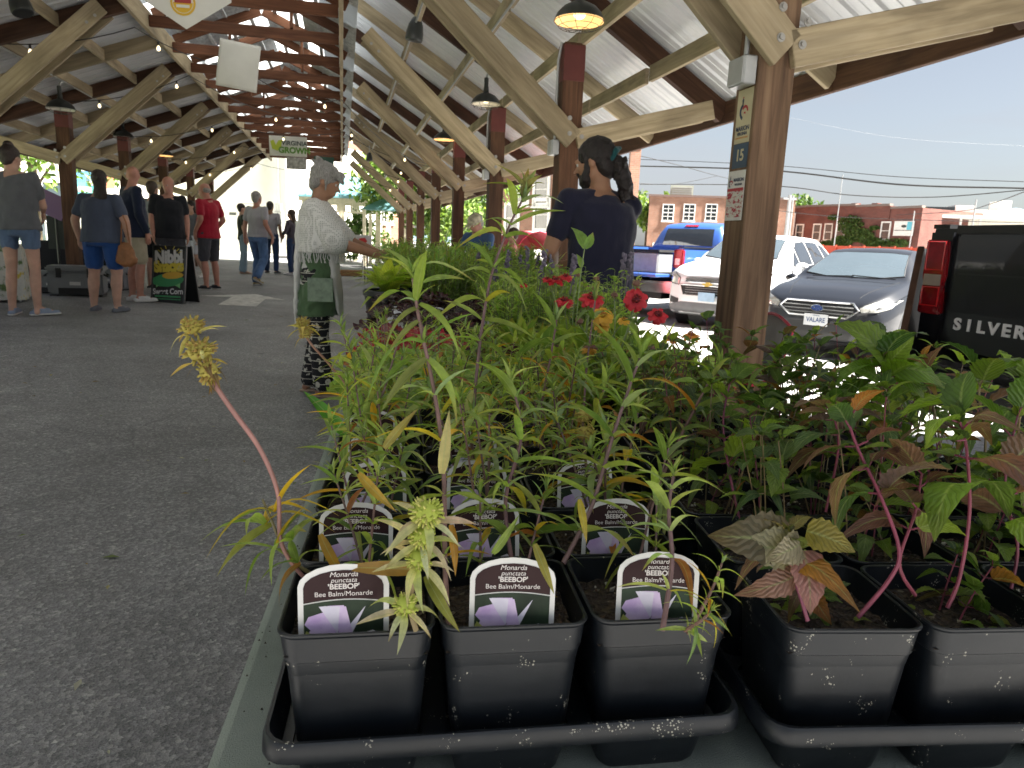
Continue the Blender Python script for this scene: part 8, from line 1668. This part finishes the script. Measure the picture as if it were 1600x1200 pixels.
q = G(246, 415); cn = thing('traffic_cone', 'small red and white cone beside the sandwich board', 'cone', q); mb = MB(); mb.lathe([(.16, .02), (.13, .05), (.04, .5)], 14); mb.build('cone', flat('cone_red', (.55, .03, .03)), cn, smooth='auto'); mb = MB(); mb.lathe([(.107, .2), (.07, .36)], 14, cap=False); mb.build('band', M['shoe_white'], cn, Matrix.Scale(1.02, 4)); MB().box(-.18, -.18, 0, .18, .18, .02).build('base', M['cone_red'] if 'cone_red' in M else bpy.data.materials['cone_red'], cn)
gc = ground_at(P(70, 478, 11.4)); 
for k, (dx, c, lb) in enumerate(((0, 1, 'low green plant on the ground behind the grey-tee woman'), (.45, 2, 'low yellow-green plant on the ground right of the other one'))):
    t = thing('ground_plant', lb, 'plant', gc+Vector((dx-.2, .25, 0))); pl = Plant(t, True)
    for _ in range(120): an = RS.uniform(0, 6.3); el = RS.uniform(.1, 1.2); pl.leaf('lance', Vector(t.location)+Vector((RS.uniform(-.12, .12), RS.uniform(-.1, .1), .02)), (math.cos(an)*math.cos(el), math.sin(an)*math.cos(el), math.sin(el)), RS.uniform(.12, .24), jit(RS.choice([(.14, .22, .05), (.35, .36, .06)])), 1.6)
    pl.done()
# rack and price board near the woman's hands
q = G(545, 440); rk = thing('wire_rack', 'low black wire rack beyond the woman in the shawl', 'rack', q, -.2)
for z in (.15, .4, .65):
    mb = MB(); 
    for y in (-.2, 0, .2): mb.tube([(-.45, y, z), (.45, y, z)], .008, 4)
    mb.tube([(-.45, -.2, z), (-.45, .2, z)], .008, 4); mb.tube([(.45, -.2, z), (.45, .2, z)], .008, 4); mb.build('shelf', M['black_metal'], rk)
for x in (-.45, .45):
    for y in (-.2, .2): mb = MB(); mb.tube([(x, y, 0), (x, y, .8)], .012, 6); mb.build('post', M['black_metal'], rk)
MB().box(-.42, -.17, .155, .42, .17, .30).build('basket', plain('wicker', (.3, .17, .07), .9, var=.4, sc=30), rk)
q = P(567, 378, 17); ps_ = thing('price_sign', 'small white and red sign beyond the grasses', 'sign', (q.x, q.y, gz(q.x)), -.2); h_ = q.z-gz(q.x); mb = MB(); mb.tube([(0, 0, 0), (0, 0, h_)], .015, 6); mb.build('post', M['conduit'], ps_); MB().box(-.2, -.02, h_-.16, .2, .0, h_+.16).build('board', M['shoe_white'], ps_); mb = MB(); mb.add([(-.1, -.025, h_), (0, -.025, h_-.11), (.11, -.025, h_+.02), (.05, -.025, h_+.1), (-.08, -.025, h_+.08)], [(0, 1, 2, 3, 4)]); mb.build('red_mark', bpy.data.materials['cone_red'], ps_)

# dropped leaves, crumbs and stains underfoot and on the cloth
rs = random.Random(77); V_ = []; F_ = []; C__ = []
for _ in range(420):
    x = rs.uniform(-6, 3.3); y = rs.uniform(.8, 16)*rs.random()**.5+.6; s_ = rs.uniform(.006, .02) if rs.random() < .8 else rs.uniform(.02, .04); a_ = rs.uniform(0, 6.3); k = len(V_)
    for q in ((-1, 0, .02), (0, -.4, .25), (1, 0, .1), (0, .4, .2)): V_.append((x+s_*(q[0]*math.cos(a_)-q[1]*math.sin(a_)), y+s_*(q[0]*math.sin(a_)+q[1]*math.cos(a_)), gz(x)+.006+q[2]*s_))
    F_.append((k, k+1, k+2, k+3)); cc = rs.choice([(.22, .15, .06), (.10, .07, .04), (.30, .26, .14), (.14, .18, .06), (.4, .38, .33)]); C__ += [(*cc, 1)]*4
me = mesh(V_, F_, M['far_leaf']); at = me.color_attributes.new('Col', 'FLOAT_COLOR', 'POINT'); at.data.foreach_set('color', np.array(C__, dtype=np.float32).ravel()); tag(link('leaf_litter', me), kind='stuff')
mb = MB()
for _ in range(260):
    q = TP(rs.choice((rs.uniform(-.07, .9), rs.uniform(-.07, -.02), rs.uniform(.345, .375))), rs.uniform(-.09, 1.1), TZ_+.0015); s_ = rs.uniform(.0004, .0014); mb.add([(q.x-s_, q.y, q.z-.001), (q.x+s_, q.y-s_*.4, q.z-.001), (q.x, q.y+s_, q.z-.001), (q.x+s_*.2, q.y, q.z+s_)], [(0, 1, 3), (1, 2, 3), (2, 0, 3)])
tag(mb.build('spilled_soil', M['soil']), kind='stuff')
